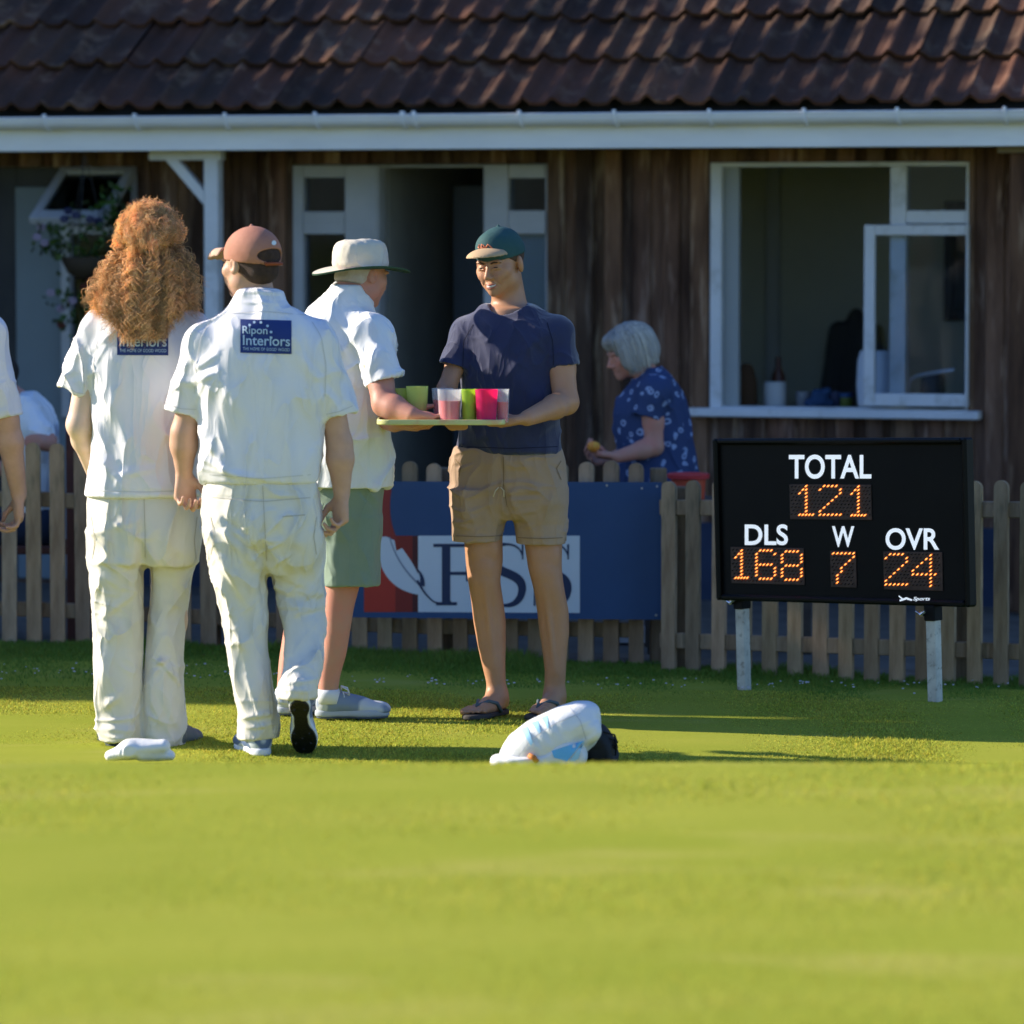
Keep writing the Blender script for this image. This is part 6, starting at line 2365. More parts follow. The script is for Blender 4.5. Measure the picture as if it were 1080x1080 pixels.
    for i, (heel, d, sd) in enumerate(feet):
        S = SDF((-0.07, -0.04, -0.01), (0.07, 0.25, 0.04), 0.004)
        S.ell((0, 0.03, 0.0), (0.038, 0.055, 0.05), None, 0.02)
        S.ell((0, 0.10, 0.0), (0.038, 0.09, 0.05), None, 0.02)
        S.ell((0, 0.18, 0.0), (0.050, 0.075, 0.05), None, 0.02)
        S.half((0, 0, 0.018), (0, 0, 1), 0.003)
        S.half((0, 0, 0.0), (0, 0, -1), 0.002)
        Rm = Rframe(d)
        o = local_obj('flip_flop', S, ff, root, heel + np.array((0, 0, 0.002)), Rm, 1.0, base)
        mb = MB()
        for s in (-1, 1):
            mb.tube([(s * 0.042, 0.075, 0.016), (s * 0.037, 0.10, 0.050), (s * 0.022, 0.135, 0.060), (0.008, 0.172, 0.045), (0.010, 0.190, 0.020)], [0.007, 0.0075, 0.007, 0.005, 0.004], 8)
        mb.build('strap', strap, o, smooth=True)
    # t-shirt
    S = grid_for([q(450, 300), q(625, 485), q(540, 400, -.25), q(540, 400, .25)], 0.02, 0.0045)
    rows_loft(S, [(478, 482, 593, .130), (465, 483, 591.5, .130), (440, 485.5, 590, .128), (415, 486.5, 590, .13), (392, 486.5, 590.5, .135), (370, 486, 592, .135), (352, 485, 594, .125), (341, 492, 586, .112), (333, 500, 577, .095), (326, 502, 573, .085), (320, 508, 563, .075)], Y, 0.02, 2.2, rnd=.015, yaw=-0.42)
    for s, sh_, el in ((-1, (493, 352), (478, 386)), (1, (586, 352), (594.5, 386))):
        a, b = q(*sh_, .04 if s < 0 else -.05), q(*el, -.035 if s < 0 else -.09)
        d = norm(b - a)
        sleeve(S, q(538, 340), a, b, 0.055, r(18 if s > 0 else 17), r(16.8 if s > 0 else 15.2), d + np.array((-0.15 * s, 0, 0)), 0.0, r(14.6 if s > 0 else 11))
    S.cone(q(536, 316, -.035), q(530, 280, -.07), 0.075, 0.085, 0.006, 'sub')
    cr = creases([(508, 345, 522, 395, .016, .004), (560, 345, 572, 352, .010, .004), (558, 352, 576, 372, .010, .004), (548, 372, 570, 356, .010, .004), (530, 400, 556, 372, .012, .004), (498, 400, 500, 460, .014, .004),
                  (520, 410, 515, 465, .014, .004), (545, 400, 536, 440, .012, .004), (486, 372, 500, 366, .010, .005), (560, 460, 590, 440, .012, .005), (490, 470, 520, 455, .012, .005)], Y)
    tee = sdf_obj('t_shirt', S, M['navy_tee'], root, base, comb(cloth(0.004, (8, 8, 4), 53, rid=0.0032, ridf=(16, 16, 5), rot2=0.6), cr), 3)
    for pl in ([(499, 342), (489, 360), (488, 390)], [(577, 340), (583, 360), (584, 392)]):
        seam(tee, pl, 0.8, M['stitch_navy'], root, base)
    seam(tee, [(486, 471), (540, 473), (588, 471)], 0.8, M['stitch_navy'], root, base, 'hem_stitching')
    # shorts
    S = grid_for([q(465, 465), q(610, 580), q(540, 520, -.2), q(540, 520, .2)], 0.02, 0.0045)
    rows_loft(S, [(470, 480, 592, .118), (485, 475.5, 596, .125), (505, 474.5, 597.5, .128), (530, 475, 598, .125), (548, 482, 592, .09)], Y, 0.025, 2.3, yaw=-0.3)
    rows_loft(S, [(515, 475, 536, .11), (545, 476, 534, .105), (571, 477, 530.5, .098)], Y, 0.02, rnd=.004)
    rows_loft(S, [(515, 537, 598, .11), (545, 541, 598, .105), (573.5, 544.5, 597, .098)], Y, 0.02, rnd=.004)
    S.cone(q(507, 560), q(508, 590), .084, .086, .004, 'sub')
    S.cone(q(572, 562), q(572, 592), .084, .086, .004, 'sub')
    cr = creases([(529, 480, 531, 512, .004, -.005), (531, 512, 538, 545, .008, -.010), (480, 492, 500, 486, .005, -.004), (484, 496, 500, 488, .005, .004), (578, 488, 594, 496, .005, -.004), (533, 518, 566, 516, .008, .007), (536, 526, 568, 524, .008, .006), (545, 540, 566, 536, .008, .006),
                  (552, 555, 566, 550, .008, .006), (505, 520, 535, 510, .010, .005), (482, 540, 500, 548, .008, .005), (480, 552, 498, 556, .008, .005), (480, 562, 500, 564, .004, -.002), (477, 564.5, 530, 564.5, .0035, .003), (546, 567, 597, 567, .0035, .003)], Y)
    shr = sdf_obj('shorts', S, M['khaki'], root, base, comb(cloth(0.003, (8, 8, 6), 59, rid=0.005, ridf=(8, 8, 18), rot2=0.1), cr), 2)
    mb = MB()
    for pl in ([(531, 482), (531, 512), (535, 535)], [(480, 484), (486, 492), (484, 502)], [(592, 486), (587, 494), (592, 506)], [(478, 565), (505, 566), (530, 565)], [(546, 567), (572, 568), (597, 567)]):
        seam(shr, pl, 0.9, M['stitch_khaki'], root, base)
    mb = MB()
    for s in (-1, 1):
        p0 = q(527 + s, 514, -.135) - base
        mb.tube([p0, p0 + np.array((s * .012, -.004, -.012)), p0 + np.array((s * .016 - .004, -.006, -.035))], 0.0022, 6)
    mb.build('drawstring', mat('drawstring', (0.6, 0.5, 0.36), 0.8), root, smooth=True)
    # face details
    H = lambda x, y, z: (x * .985, y * .985, z * .985)
    root_m = lmat(hc, Rh, 0.985, base)

    def face_part(name, mb, m, smooth=True):
        o = mb.build(name, m, root, smooth=smooth)
        o.matrix_local = root_m
        return o
    for s in (-1, 1):
        mb = MB()
        mb.lathe([(0.0, -0.004), (0.003, -.0035), (0.0036, 0), (0.003, .0035), (0.0, .004)], 10, (0, 0, 0), sx=2.6, sy=0.8)
        mb.v = [(x + s * 0.031, y + 0.0925, z * 0.5 + 0.0015) for x, y, z in mb.v]
        face_part('eye', mb, mat('eye_dark', (0.025, 0.015, 0.012), 0.3))
        mb = MB()
        mb.tube([(s * 0.014, 0.0945, 0.0165), (s * 0.028, 0.097, 0.0215), (s * 0.042, 0.088, 0.0205), (s * 0.050, 0.079, 0.015)], [0.0025, 0.0035, 0.003, 0.0015], 8)
        face_part('eyebrow', mb, mat('brow', (0.07, 0.035, 0.02), 0.8))
    mb = MB()
    mb.tube([(-0.024, 0.082, -0.062), (-0.012, 0.0965, -0.0665), (0, 0.1005, -0.068), (0.012, 0.0965, -0.0665), (0.024, 0.082, -0.062)], [0.001, 0.0036, 0.0044, 0.0036, 0.001], 10)
    face_part('teeth', mb, mat('teeth', (0.72, 0.68, 0.62), 0.4))
    lipm = mat('lips', (0.42, 0.13, 0.10), 0.4)
    mb = MB()
    mb.tube([(-0.027, 0.080, -0.060), (-0.013, 0.0975, -0.0610), (0, 0.1025, -0.0620), (0.013, 0.0975, -0.0610), (0.027, 0.080, -0.060)], [0.0012, 0.003, 0.0034, 0.003, 0.0012], 8)
    mb.tube([(-0.026, 0.080, -0.0615), (-0.014, 0.094, -0.0725), (0, 0.0995, -0.0755), (0.014, 0.094, -0.0725), (0.026, 0.080, -0.0615)], [0.0012, 0.0036, 0.0042, 0.0036, 0.0012], 8)
    face_part('lips', mb, lipm)
    # hair at temples and nape
    S = SDF((-0.11, -0.13, -0.08), (0.11, 0.09, 0.12), 0.0035)
    S.ell((0, -0.016, 0.032), (0.0815, 0.102, 0.088), None, 0.01)
    S.ell((0, -0.045, -0.03), (0.062, 0.062, 0.035), None, 0.02)
    S.half((0, 0.044, 0), (0, 1, 0.0), 0.004)
    S.half((0, 0, -0.005), (0, 0.6, -1), 0.006)
    local_obj('hair', S, mat('brown_hair', (0.09, 0.05, 0.03), 0.7, bump=0.6, bscale=300), root, hc, Rh, 0.985, base, cloth(0.0015, (60, 60, 25), 5))
    # cap: teal crown with a tan peak
    Rc = Rframe((-0.47, -0.86, -0.10), roll=-0.05)
    teal = mat('teal_cap', (0.022, 0.075, 0.075), 0.8, (0.03, 0.09, 0.09), 10, bump=0.2, bscale=300)
    S = SDF((-0.11, -0.14, -0.02), (0.11, 0.13, 0.15), 0.0035)
    S.ell((0, -0.010, 0.036), (0.088, 0.108, 0.100), None, 0.01)
    S.ell((0, 0.055, 0.07), (0.055, 0.045, 0.045), None, 0.03)
    S.half((0, 0, 0.026), (0, -0.12, -1), 0.003)
    S.cone((0, -0.012, 0.136), (0, -0.012, 0.139), 0.007, 0.006, 0.003)
    S.ell((0, -0.012, 0.026), (0.081, 0.101, 0.090), None, 0.004, 'sub')
    cap = local_obj('cap', S, teal, root, hc, Rc, 0.985, base, cloth(0.0015, (20, 20, 20), 14))
    S = SDF((-0.10, 0.05, -0.02), (0.10, 0.22, 0.08), 0.003)
    S.ell((0, 0.085, 0.032), (0.080, 0.096, 0.036), None, 0.002)
    S.ell((0, 0.080, 0.022), (0.084, 0.106, 0.038), None, 0.002, 'sub')
    S.half((0, 0.070, 0), (0, -1, 0), 0.002)
    sdf_obj('cap_peak', S, mat('tan_peak', (0.50, 0.34, 0.19), 0.8, bump=0.2, bscale=300), cap)
    # the orange emblem on the front panel
    bvh = BVHTree.FromPolygons([tuple(v.co) for v in cap.data.vertices], [tuple(p.vertices) for p in cap.data.polygons])
    mb = MB()

    def oncap(x, z):
        h_ = bvh.ray_cast(Vector((x, 0.3, z)), Vector((0, -1, 0)))[0]
        return (h_.x, h_.y + 0.001, h_.z) if h_ is not None else (x, 0.09, z)
    for pl in (((-0.030, .062), (-0.020, .074), (-0.012, .080), (-0.006, .070)), ((-0.004, .066), (0.006, .078), (0.014, .082), (0.016, .068), (0.004, .070)), ((0.020, .070), (0.028, .080), (0.032, .072), (0.024, .066))):
        mb.tube([oncap(x * 1.0, z) for x, z in pl], 0.003, 6)
    mb.build('cap_emblem', mat('cap_emblem', (0.62, 0.20, 0.10), 0.6), cap, smooth=True)
    return root


# ------------------------------------------------------------------ the woman behind the fence
def person_woman():
    Y = 19.5
    q = lambda px, py, dy=0.0: P(px, py, Y + dy)
    r = lambda v: v / (F / Y)
    base = np.array((q(700, 660)[0], Y, -0.045))
    root = empty('person', base, 'grey haired woman in blue floral top behind the fence holding an orange', 'person')
    hc = q(663, 372, 0.0)
    Rh = Rframe((-0.90, -0.28, -0.32))
    S = grid_for([q(615, 340), q(750, 685), q(690, 500, -.25), q(690, 500, .25)], 0.05, 0.006)
    head_sdf(S, hc, Rh, 0.95, ears=False)
    S.cone(q(672, 380), q(688, 405), 0.05, 0.06, 0.03)
    rows_loft(S, [(540, 672, 735, .12), (500, 664, 730, .12), (450, 660, 720, .12), (420, 664, 714, .11), (402, 674, 704, .08)], Y, 0.03)
    a, b, c = q(688, 418, -.14), q(690, 471, -.16), q(650, 482, -.22)
    arm_chain(S, [a, a + (b - a) * .5, b, b + (c - b) * .3, c], [0.05, r(11), r(9.5), r(9.5), r(6.5)], 0.02)
    hand_sdf(S, c, (-0.9, -0.1, 0.1), (0.1, 0.2, 0.9), (0, 0.8, 0.4), (0.6, 0.7, 0.4), 0.92, thumb=(0.9, 0.3))
    a, b, c = q(684, 418, .12), q(676, 468, .16), q(645, 484, .10)
    arm_chain(S, [a, b, c], [0.048, 0.038, 0.028], 0.02)
    hand_sdf(S, c, (-0.9, -0.2, 0.0), (0, -0.6, 0.6), (0, 0.5, 0.8), (0.6, 0.7, 0.4), 0.92)
    arm_chain(S, [q(700, 545, -.08), q(697, 600, -.08), q(703, 655, -.08)], [0.09, 0.06, 0.04], 0.03)
    arm_chain(S, [q(716, 545, .08), q(716, 600, .08), q(722, 655, .08)], [0.09, 0.06, 0.04], 0.03)
    sdf_obj('body', S, M['skin_pink'], root, base)
    # blouse with a scattered white flower print
    m = bpy.data.materials.new('floral')
    m.use_nodes = True
    nt = m.node_tree
    N_, L_ = nt.nodes, nt.links
    b_ = N_['Principled BSDF']
    b_.inputs['Roughness'].default_value = 0.8
    tc = N_.new('ShaderNodeTexCoord')
    nz = N_.new('ShaderNodeTexNoise')
    nz.inputs['Scale'].default_value = 16
    ad = N_.new('ShaderNodeVectorMath')
    ad.operation = 'MULTIPLY_ADD'
    ad.inputs[1].default_value = (0.05,) * 3
    L_.new(tc.outputs['Object'], nz.inputs['Vector'])
    L_.new(nz.outputs['Color'], ad.inputs[0])
    L_.new(tc.outputs['Object'], ad.inputs[2])
    vo = N_.new('ShaderNodeTexVoronoi')
    vo.inputs['Scale'].default_value = 20
    L_.new(ad.outputs[0], vo.inputs['Vector'])
    rp = N_.new('ShaderNodeValToRGB')
    e = rp.color_ramp.elements
    e[0].position, e[0].color = 0.0, (0.02, 0.04, 0.12, 1)
    e[1].position, e[1].color = 0.13, (0.02, 0.04, 0.12, 1)
    for p_, c_ in ((0.17, (0.30, 0.37, 0.55, 1)), (0.28, (0.24, 0.32, 0.50, 1)), (0.36, (0.022, 0.045, 0.13, 1))):
        el = e.new(p_)
        el.color = c_
    L_.new(vo.outputs['Distance'], rp.inputs['Fac'])
    L_.new(rp.outputs['Color'], b_.inputs['Base Color'])
    S = grid_for([q(630, 380), q(755, 530), q(690, 450, -.3), q(690, 450, .3)], 0.02, 0.006)
    rows_loft(S, [(525, 656, 744, .17), (500, 652, 738, .165), (475, 652, 733.5, .16), (450, 646, 728.5, .155), (435, 645, 726, .15), (420, 650, 722, .145), (405, 662, 714, .125), (394, 674, 706, .10), (388, 680, 700, .07)], Y, 0.02, 2.2)
    for dy in (-.13, .12):
        a, b = q(690, 414, dy), q(683, 440, dy * 1.15)
        d = norm(b - a)
        sleeve(S, q(690, 408, dy * .5), a, b, 0.055, r(17.5), r(16), d, 0.0, r(12.5))
    sdf_obj('blouse', S, m, root, base, cloth(0.006, (7, 7, 4), 63, rid=0.006))
    S = grid_for([q(665, 505), q(750, 668), q(690, 600, -.25), q(690, 600, .25)], 0.02, 0.007)
    rows_loft(S, [(515, 664, 738, .15), (545, 668, 738, .15)], Y, 0.03)
    for dy, dx in ((-.08, -6), (.08, 10)):
        rows_loft(S, [(535, 680 + dx, 728 + dx, .10, dy), (600, 684 + dx, 722 + dx, .08, dy), (664, 690 + dx, 722 + dx, .07, dy)], Y, 0.03)
    sdf_obj('jeans', S, mat('jeans', (0.05, 0.10, 0.26), 0.9, (0.04, 0.08, 0.2), 8), root, base, cloth(0.005, (7, 7, 4), 66))
    for dy, px_ in ((-.08, 706), (.08, 720)):
        h_ = q(px_, 670, dy)
        h_[2] = -0.036
        shoe('shoe', root, base, h_, (-0.97, -0.1, 0), L_=0.25, upper=M['sock'], sole=M['dark'])
    # bobbed grey hair
    S = SDF((-0.14, -0.15, -0.13), (0.14, 0.12, 0.16), 0.005)
    S.ell((0, -0.022, 0.036), (0.096, 0.116, 0.100), None, 0.02)
    S.ell((0, -0.055, -0.020), (0.090, 0.085, 0.075), None, 0.03)
    for s in (-1, 1):
        S.ell((s * 0.068, 0.012, -0.02), (0.026, 0.052, 0.065), None, 0.02)
    S.ell((0, 0.105, -0.022), (0.062, 0.06, 0.072), None, 0.015, 'sub')
    S.ell((0, 0.06, 0.075), (0.065, 0.04, 0.035), None, 0.02)

    def strands(V, N):
        an = np.arctan2(V[:, 0], -V[:, 1] + 0.02)
        p = np.stack([an * 9, V[:, 2] * 3, an * 0], 1)
        return 0.007 * vnoise(p * 1.6, 3) + 0.004 * vnoise(p * 4, 5)
    gh = mat('grey_hair', (0.42, 0.40, 0.36), 0.55, (0.30, 0.28, 0.25), 9, stretch=(3, 3, .6), bump=0.5, bscale=60, bstretch=(4, 4, .5))
    bob = local_obj('bob_hair', S, gh, root, hc, Rh, 0.97, base, strands)
    gr = random.Random(9)
    mb = MB()
    for i in range(420):
        an = gr.uniform(-2.35, 2.35)
        x, y = math.sin(an), -math.cos(an)
        low = -0.085 if abs(an) > 1.2 else -0.075
        pts = []
        z1 = low + gr.uniform(-.016, .02)
        for t in np.linspace(gr.uniform(0, .3), 1, 8):
            zz = 0.134 * (1 - t) + z1 * t
            k_ = math.sqrt(max(0.02, 1 - ((zz - .03) / .108) ** 2)) if zz > .03 else 1.0 - 0.5 * max(0, (0.0 - zz)) / .1 * .35
            wv = 0.003 * math.sin(t * 6 + i)
            pts.append(((0.099 + wv) * x * k_ + wv, -0.022 + (0.118 + wv) * y * k_, zz))
        tt = gr.uniform(.6, 1.35)
        mb.tube(pts, [0.0016] * 7 + [0.0006], 4, (tt, tt, tt * gr.uniform(.9, 1.02)), cap=False)
    mb.build('hair_strands', mat('grey_strand', (0.50, 0.47, 0.42), 0.5, attr='tint', spec=0.5), bob, smooth=True, colors=True)
    return root


# ------------------------------------------------------------------ seated spectator behind the fence at the left edge
def person_seated():
    Y = 19.65
    q = lambda px, py, dy=0.0: P(px, py, Y + dy)
    base = np.array((q(30, 680)[0], Y, -0.045))
    root = empty('person', base, 'spectator in white shirt sitting hunched behind the fence at the left edge', 'person')
    hc = q(-4, 403, 0.0)
    Rh = Rframe((-0.95, 0.1, -0.5))
    S = grid_for([q(-70, 370), q(75, 685), q(20, 500, -.3), q(20, 500, .3)], 0.06, 0.007)
    head_sdf(S, hc, Rh, 0.98)
    S.cone(q(5, 412), q(24, 427), 0.05, 0.06, 0.03)
    rows_loft(S, [(560, 22, 64, .13), (500, 18, 60, .12), (450, 20, 56, .13), (425, 20, 44, .10)], Y, 0.03)
    a, b, c = q(26, 430, -.15), q(50, 466, -.28), q(22, 466, -.42)
    arm_chain(S, [a, b, c], [0.05, 0.04, 0.03], 0.02)
    hand_sdf(S, c, (-0.9, -0.1, -0.2), (0, 0, -1), (0, -0.9, 0), (0.2, 0.3, 0.2))
    arm_chain(S, [q(22, 430, .15), q(20, 490, .2), q(-20, 500, .15)], [0.05, 0.04, 0.03], 0.02)
    for dy in (-.1, .1):
        arm_chain(S, [q(45, 556, dy), q(-50, 560, dy), q(-50, 655, dy), q(-66, 672, dy)], [0.085, 0.058, 0.04, 0.03], 0.03)
    sdf_obj('body', S, M['skin_pink'], root, base)
    S = grid_for([q(-5, 400), q(80, 565), q(30, 480, -.35), q(30, 480, .3)], 0.02, 0.007)
    rows_loft(S, [(562, 14, 68, .17), (520, 12, 66, .165), (485, 12, 64, .16), (462, 14, 62, .16), (445, 15, 60, .155), (430, 15, 54, .14), (420, 17, 46, .12), (413, 22, 38, .08)], Y, 0.03)
    for dy in (-.15, .15):
        S.cone(q(26, 432, dy), q(44, 458, dy * 1.7), 0.068, 0.066, 0.03)
    sdf_obj('shirt', S, M['white_cotton'], root, base, cloth(0.008, (7, 7, 5), 73, rid=0.008, rot2=0.3))
    S = grid_for([q(-75, 530), q(75, 650), q(0, 560, -.25), q(0, 560, .25)], 0.05, 0.008)
    for dy in (-.1, .1):
        arm_chain(S, [q(45, 556, dy), q(-50, 560, dy), q(-51, 640, dy)], [0.10, 0.078, 0.06], 0.03)
    sdf_obj('trousers', S, mat('navy_trousers', (0.02, 0.03, 0.06), 0.9), root, base)
    S = SDF((-0.11, -0.14, -0.07), (0.11, 0.10, 0.14), 0.006)
    S.ell((0, -0.02, 0.034), (0.084, 0.106, 0.092), None, 0.02)
    S.half((0, 0.04, 0), (0, 1, -.3), 0.01)
    local_obj('hair', S, mat('dark_hair', (0.02, 0.014, 0.01), 0.7), root, hc, Rh, 0.98, base)
    # the chair
    cb = np.array((q(30, 680)[0], Y, -0.045))
    ch = empty('garden_chair', cb, 'red brown wooden chair under the seated spectator behind the fence', 'chair')
    wd = mat('red_wood', (0.14, 0.045, 0.03), 0.6, (0.09, 0.03, 0.02), 6, stretch=(4, 4, 1))
    MB().box(-.24, .24, -.24, .24, .40, .435, .006).build('seat', wd, ch)
    for sx in (-1, 1):
        for sy in (-1, 1):
            top = 0.96 if sx > 0 else 0.40
            MB().box(sx * .22 - .022, sx * .22 + .022, sy * .22 - .022, sy * .22 + .022, 0.0, top, .004).build('leg', wd, ch)
    mb = MB()
    for z in (0.55, 0.68, 0.81, 0.92):
        mb.box(.205, .235, -.197, .197, z, z + .06, .004)
    mb.build('backrest', wd, ch)
    return root


# ------------------------------------------------------------------ the player cut by the left edge
def person_edge():
    Y = 17.0
    q = lambda px, py, dy=0.0: P(px, py, Y + dy)
    r = lambda v: v / (F / Y)
    base = np.array((q(-62, 731)[0], Y, 0.0))
    root = empty('person', base, 'player cut off by the left edge, white sleeve pushed up, hand hanging down', 'person')
    hc = q(-66, 282, 0.02)
    Rh = Rframe((0.2, 1, -0.05))
    S = grid_for([q(-150, 240), q(45, 765), q(-60, 500, -.25), q(-60, 500, .3)], 0.06, 0.0055)
    head_sdf(S, hc, Rh, 1.0)
    S.cone(q(-66, 300), q(-64, 335), 0.055, 0.062, 0.03)
    rows_loft(S, [(545, -112, -16, .11), (480, -110, -18, .10), (400, -118, -12, .11), (360, -116, -12, .10), (340, -100, -28, .085), (325, -84, -44, .07)], Y, 0.03)
    a, b, c = q(-14, 356, .0), q(7, 442, .0), q(20, 522, .05)
    arm_chain(S, [a, b, b + (c - b) * .3, c], [0.05, r(12.5), r(13.5), r(8.5)], 0.02)
    hand_sdf(S, c, (0.02, 0.02, -1), (-0.95, -0.25, 0), (-0.25, 0.95, 0), (0.3, 0.4, 0.3), 1.08, curls=[(0.9, 0.9, 0.4), (0.75, 0.9, 0.4), (0.6, 0.8, 0.4), (0.45, 0.8, 0.5)], thumb=(0.9, 0.3))
    a, b, c = q(-116, 356, .0), q(-134, 440, .0), q(-140, 512, .05)
    arm_chain(S, [a, b, b + (c - b) * .3, c], [0.05, r(12.5), r(13), r(8.5)], 0.02)
    hand_sdf(S, c, (0, 0.05, -1), (0.9, -0.25, 0), (0.25, 0.9, 0), (0.4, 0.5, 0.3))
    for x in (-92, -36):
        arm_chain(S, [q(x, 530), q(x, 625, .02), q(x, 715), q(x, 720)], [0.085, 0.055, 0.035, 0.035], 0.03)
    sdf_obj('body', S, M['skin'], root, base)
    S = grid_for([q(-155, 305), q(35, 525), q(-60, 400, -.25), q(-60, 400, .25)], 0.02, 0.0055)
    rows_loft(S, [(520, -122, -6, .14), (470, -120, -10, .13), (400, -126, -4, .13), (365, -124, -4, .125), (345, -112, -16, .11), (330, -92, -36, .09), (318, -84, -46, .075)], Y, 0.02, 2.3)
    for s, sh_, el in ((1, (-14, 352), (4.5, 437)), (-1, (-114, 352), (-132, 437))):
        a, b = q(*sh_), q(*el, 0.0)
        d = norm(b - a)
        sleeve(S, q(-64, 340), a, b, 0.06, r(20), r(18), d, 0.012, r(14.5))

    def rings(V, N):
        a_, b_ = q(-14, 352), q(4.5, 437)
        d = norm(b_ - a_)
        t = (V - a_) @ d
        L_ = np.linalg.norm(b_ - a_)
        return 0.006 * np.clip((t / L_ - 0.45) * 3, 0, 1) * (1 - np.abs(vnoise(np.stack([t * 32, V[:, 0] * 5, V[:, 1] * 5], 1), 5))) ** 2 * (V[:, 0] > q(-30, 400)[0])
    sdf_obj('shirt', S, M['whites'], root, base, comb(cloth(0.004, (7, 7, 5), 83), rings), 2)
    S = grid_for([q(-130, 505), q(5, 765), q(-60, 600, -.2), q(-60, 600, .2)], 0.02, 0.007)
    rows_loft(S, [(510, -118, -10, .13), (560, -120, -8, .14), (590, -119, -9, .12)], Y, 0.02)
    for x in (-92, -36):
        rows_loft(S, [(545, x - 29, x + 29, .12), (620, x - 24, x + 24, .09), (680, x - 22, x + 22, .085), (718, x - 22, x + 22, .09)], Y, 0.02, rnd=.006)
    sdf_obj('trousers', S, M['cream'], root, base, cloth(0.006, (6, 6, 3), 87, rid=0.007))
    for x in (-92, -36):
        h_ = q(x, 730, -.05)
        h_[2] = 0.009
        shoe('shoe', root, base, h_, (0.05, 1, 0), upper=M['sock'], sole=M['dark'])
    S = SDF((-0.11, -0.14, -0.07), (0.11, 0.10, 0.14), 0.005)
    S.ell((0, -0.018, 0.034), (0.083, 0.105, 0.091), None, 0.02)
    S.ell((0, -0.05, -0.025), (0.065, 0.06, 0.04), None, 0.02)
    S.half((0, 0.035, 0), (0, 1, -.3), 0.01)
    local_obj('hair', S, mat('short_hair', (0.06, 0.035, 0.02), 0.7, bump=0.5, bscale=300), root, hc, Rh, 1.0, base)
    return root


person_curly()
person_cap_back()
person_sunhat()
person_navy()
person_woman()
person_seated()
person_edge()
# ================================================================== THE TRAY OF DRINKS
TY = 15.77
tz = P(470, 447, TY)[2]
tl, tr_ = P(398, 446, TY)[0], P(533, 446, TY)[0]
tc = np.array(((tl + tr_) / 2, TY, tz))
tw_, td_ = (tr_ - tl) / 2, 0.115
S = SDF((-tw_ - .02, -td_ - .02, -.03), (tw_ + .02, td_ + .02, .04), 0.0035)


def rbox(S, cx, cy, hx, hy, z0, z1, rad, k=0.0, op='add'):
    sl, X, Y_, Z_ = S.blk((cx - hx - .03, cy - hy - .03, z0 - .03), (cx + hx + .03, cy + hy + .03, z1 + .03))
    qx, qy = np.abs(X - cx) - (hx - rad), np.abs(Y_ - cy) - (hy - rad)
    d2 = np.sqrt(np.maximum(qx, 0) ** 2 + np.maximum(qy, 0) ** 2) + np.minimum(np.maximum(qx, qy), 0) - rad
    f = np.maximum(d2, np.abs(Z_ - (z0 + z1) / 2) - (z1 - z0) / 2)
    S.merge(sl, f, k, op)


rbox(S, 0, 0, tw_, td_, 0.0, 0.020, 0.05)
rbox(S, 0, 0, tw_ - .009, td_ - .009, 0.006, 0.05, 0.045, 0.002, 'sub')
tray = sdf_obj('drinks_tray', S, mat('lime_tray', (0.62, 0.62, 0.26), 0.35, (0.66, 0.42, 0.20), 7, contrast=(0.5, 0.62)), None)
tray.location = tc + np.array((0, 0, 0.0))
tag(tray, 'shallow lime green tray of coloured drinks held between the two men', 'tray')


def cup(px, dy, h, rad, col, drink, fill, label, white_top=None):
    x = P(px, 440, TY + dy)[0]
    loc = np.array((x, TY + dy, tz + 0.0062))
    root = empty('cup', loc, label, 'cup', 'plastic cups on the drinks tray')
    mb = MB()
    rt, rb = rad, rad * 0.84
    th = 0.0022
    mb.lathe([(0.0, 0.0), (rb, 0.0), (rb + (rt - rb) * .5, h * .5), (rt, h - .002), (rt + .0012, h), (rt - th, h), (rb + (rt - rb) * .5 - th, h * .5), (rb - th, th * 1.6), (0.0, th * 1.6)], 36)
    mb.build('cup_wall', col, root, smooth=True, angle=45)
    mb = MB()
    rf = rb + (rt - rb) * fill - th - .0006
    mb.lathe([(0.0, th * 1.8), (rb - th - .0006, th * 1.8), (rf, h * fill), (0.0, h * fill + .0003)], 32)
    mb.build('drink', drink, root, smooth=True, angle=45)
    return root


def plastic(name, c, tr=0.3):
    m = mat(name, c, 0.3, spec=0.5)
    nt = m.node_tree
    b = nt.nodes['Principled BSDF']
    t = nt.nodes.new('ShaderNodeBsdfTranslucent')
    t.inputs['Color'].default_value = (*c, 1)
    tp = nt.nodes.new('ShaderNodeBsdfTransparent')
    tp.inputs['Color'].default_value = (*[min(1, q * 1.2 + .1) for q in c], 1)
    x1, x2 = nt.nodes.new('ShaderNodeMixShader'), nt.nodes.new('ShaderNodeMixShader')
    x1.inputs[0].default_value = 0.55
    x2.inputs[0].default_value = tr
    nt.links.new(b.outputs[0], x1.inputs[1])
    nt.links.new(t.outputs[0], x1.inputs[2])
    nt.links.new(x1.outputs[0], x2.inputs[1])
    nt.links.new(tp.outputs[0], x2.inputs[2])
    nt.links.new(x2.outputs[0], nt.nodes['Material Output'].inputs['Surface'])
    return m


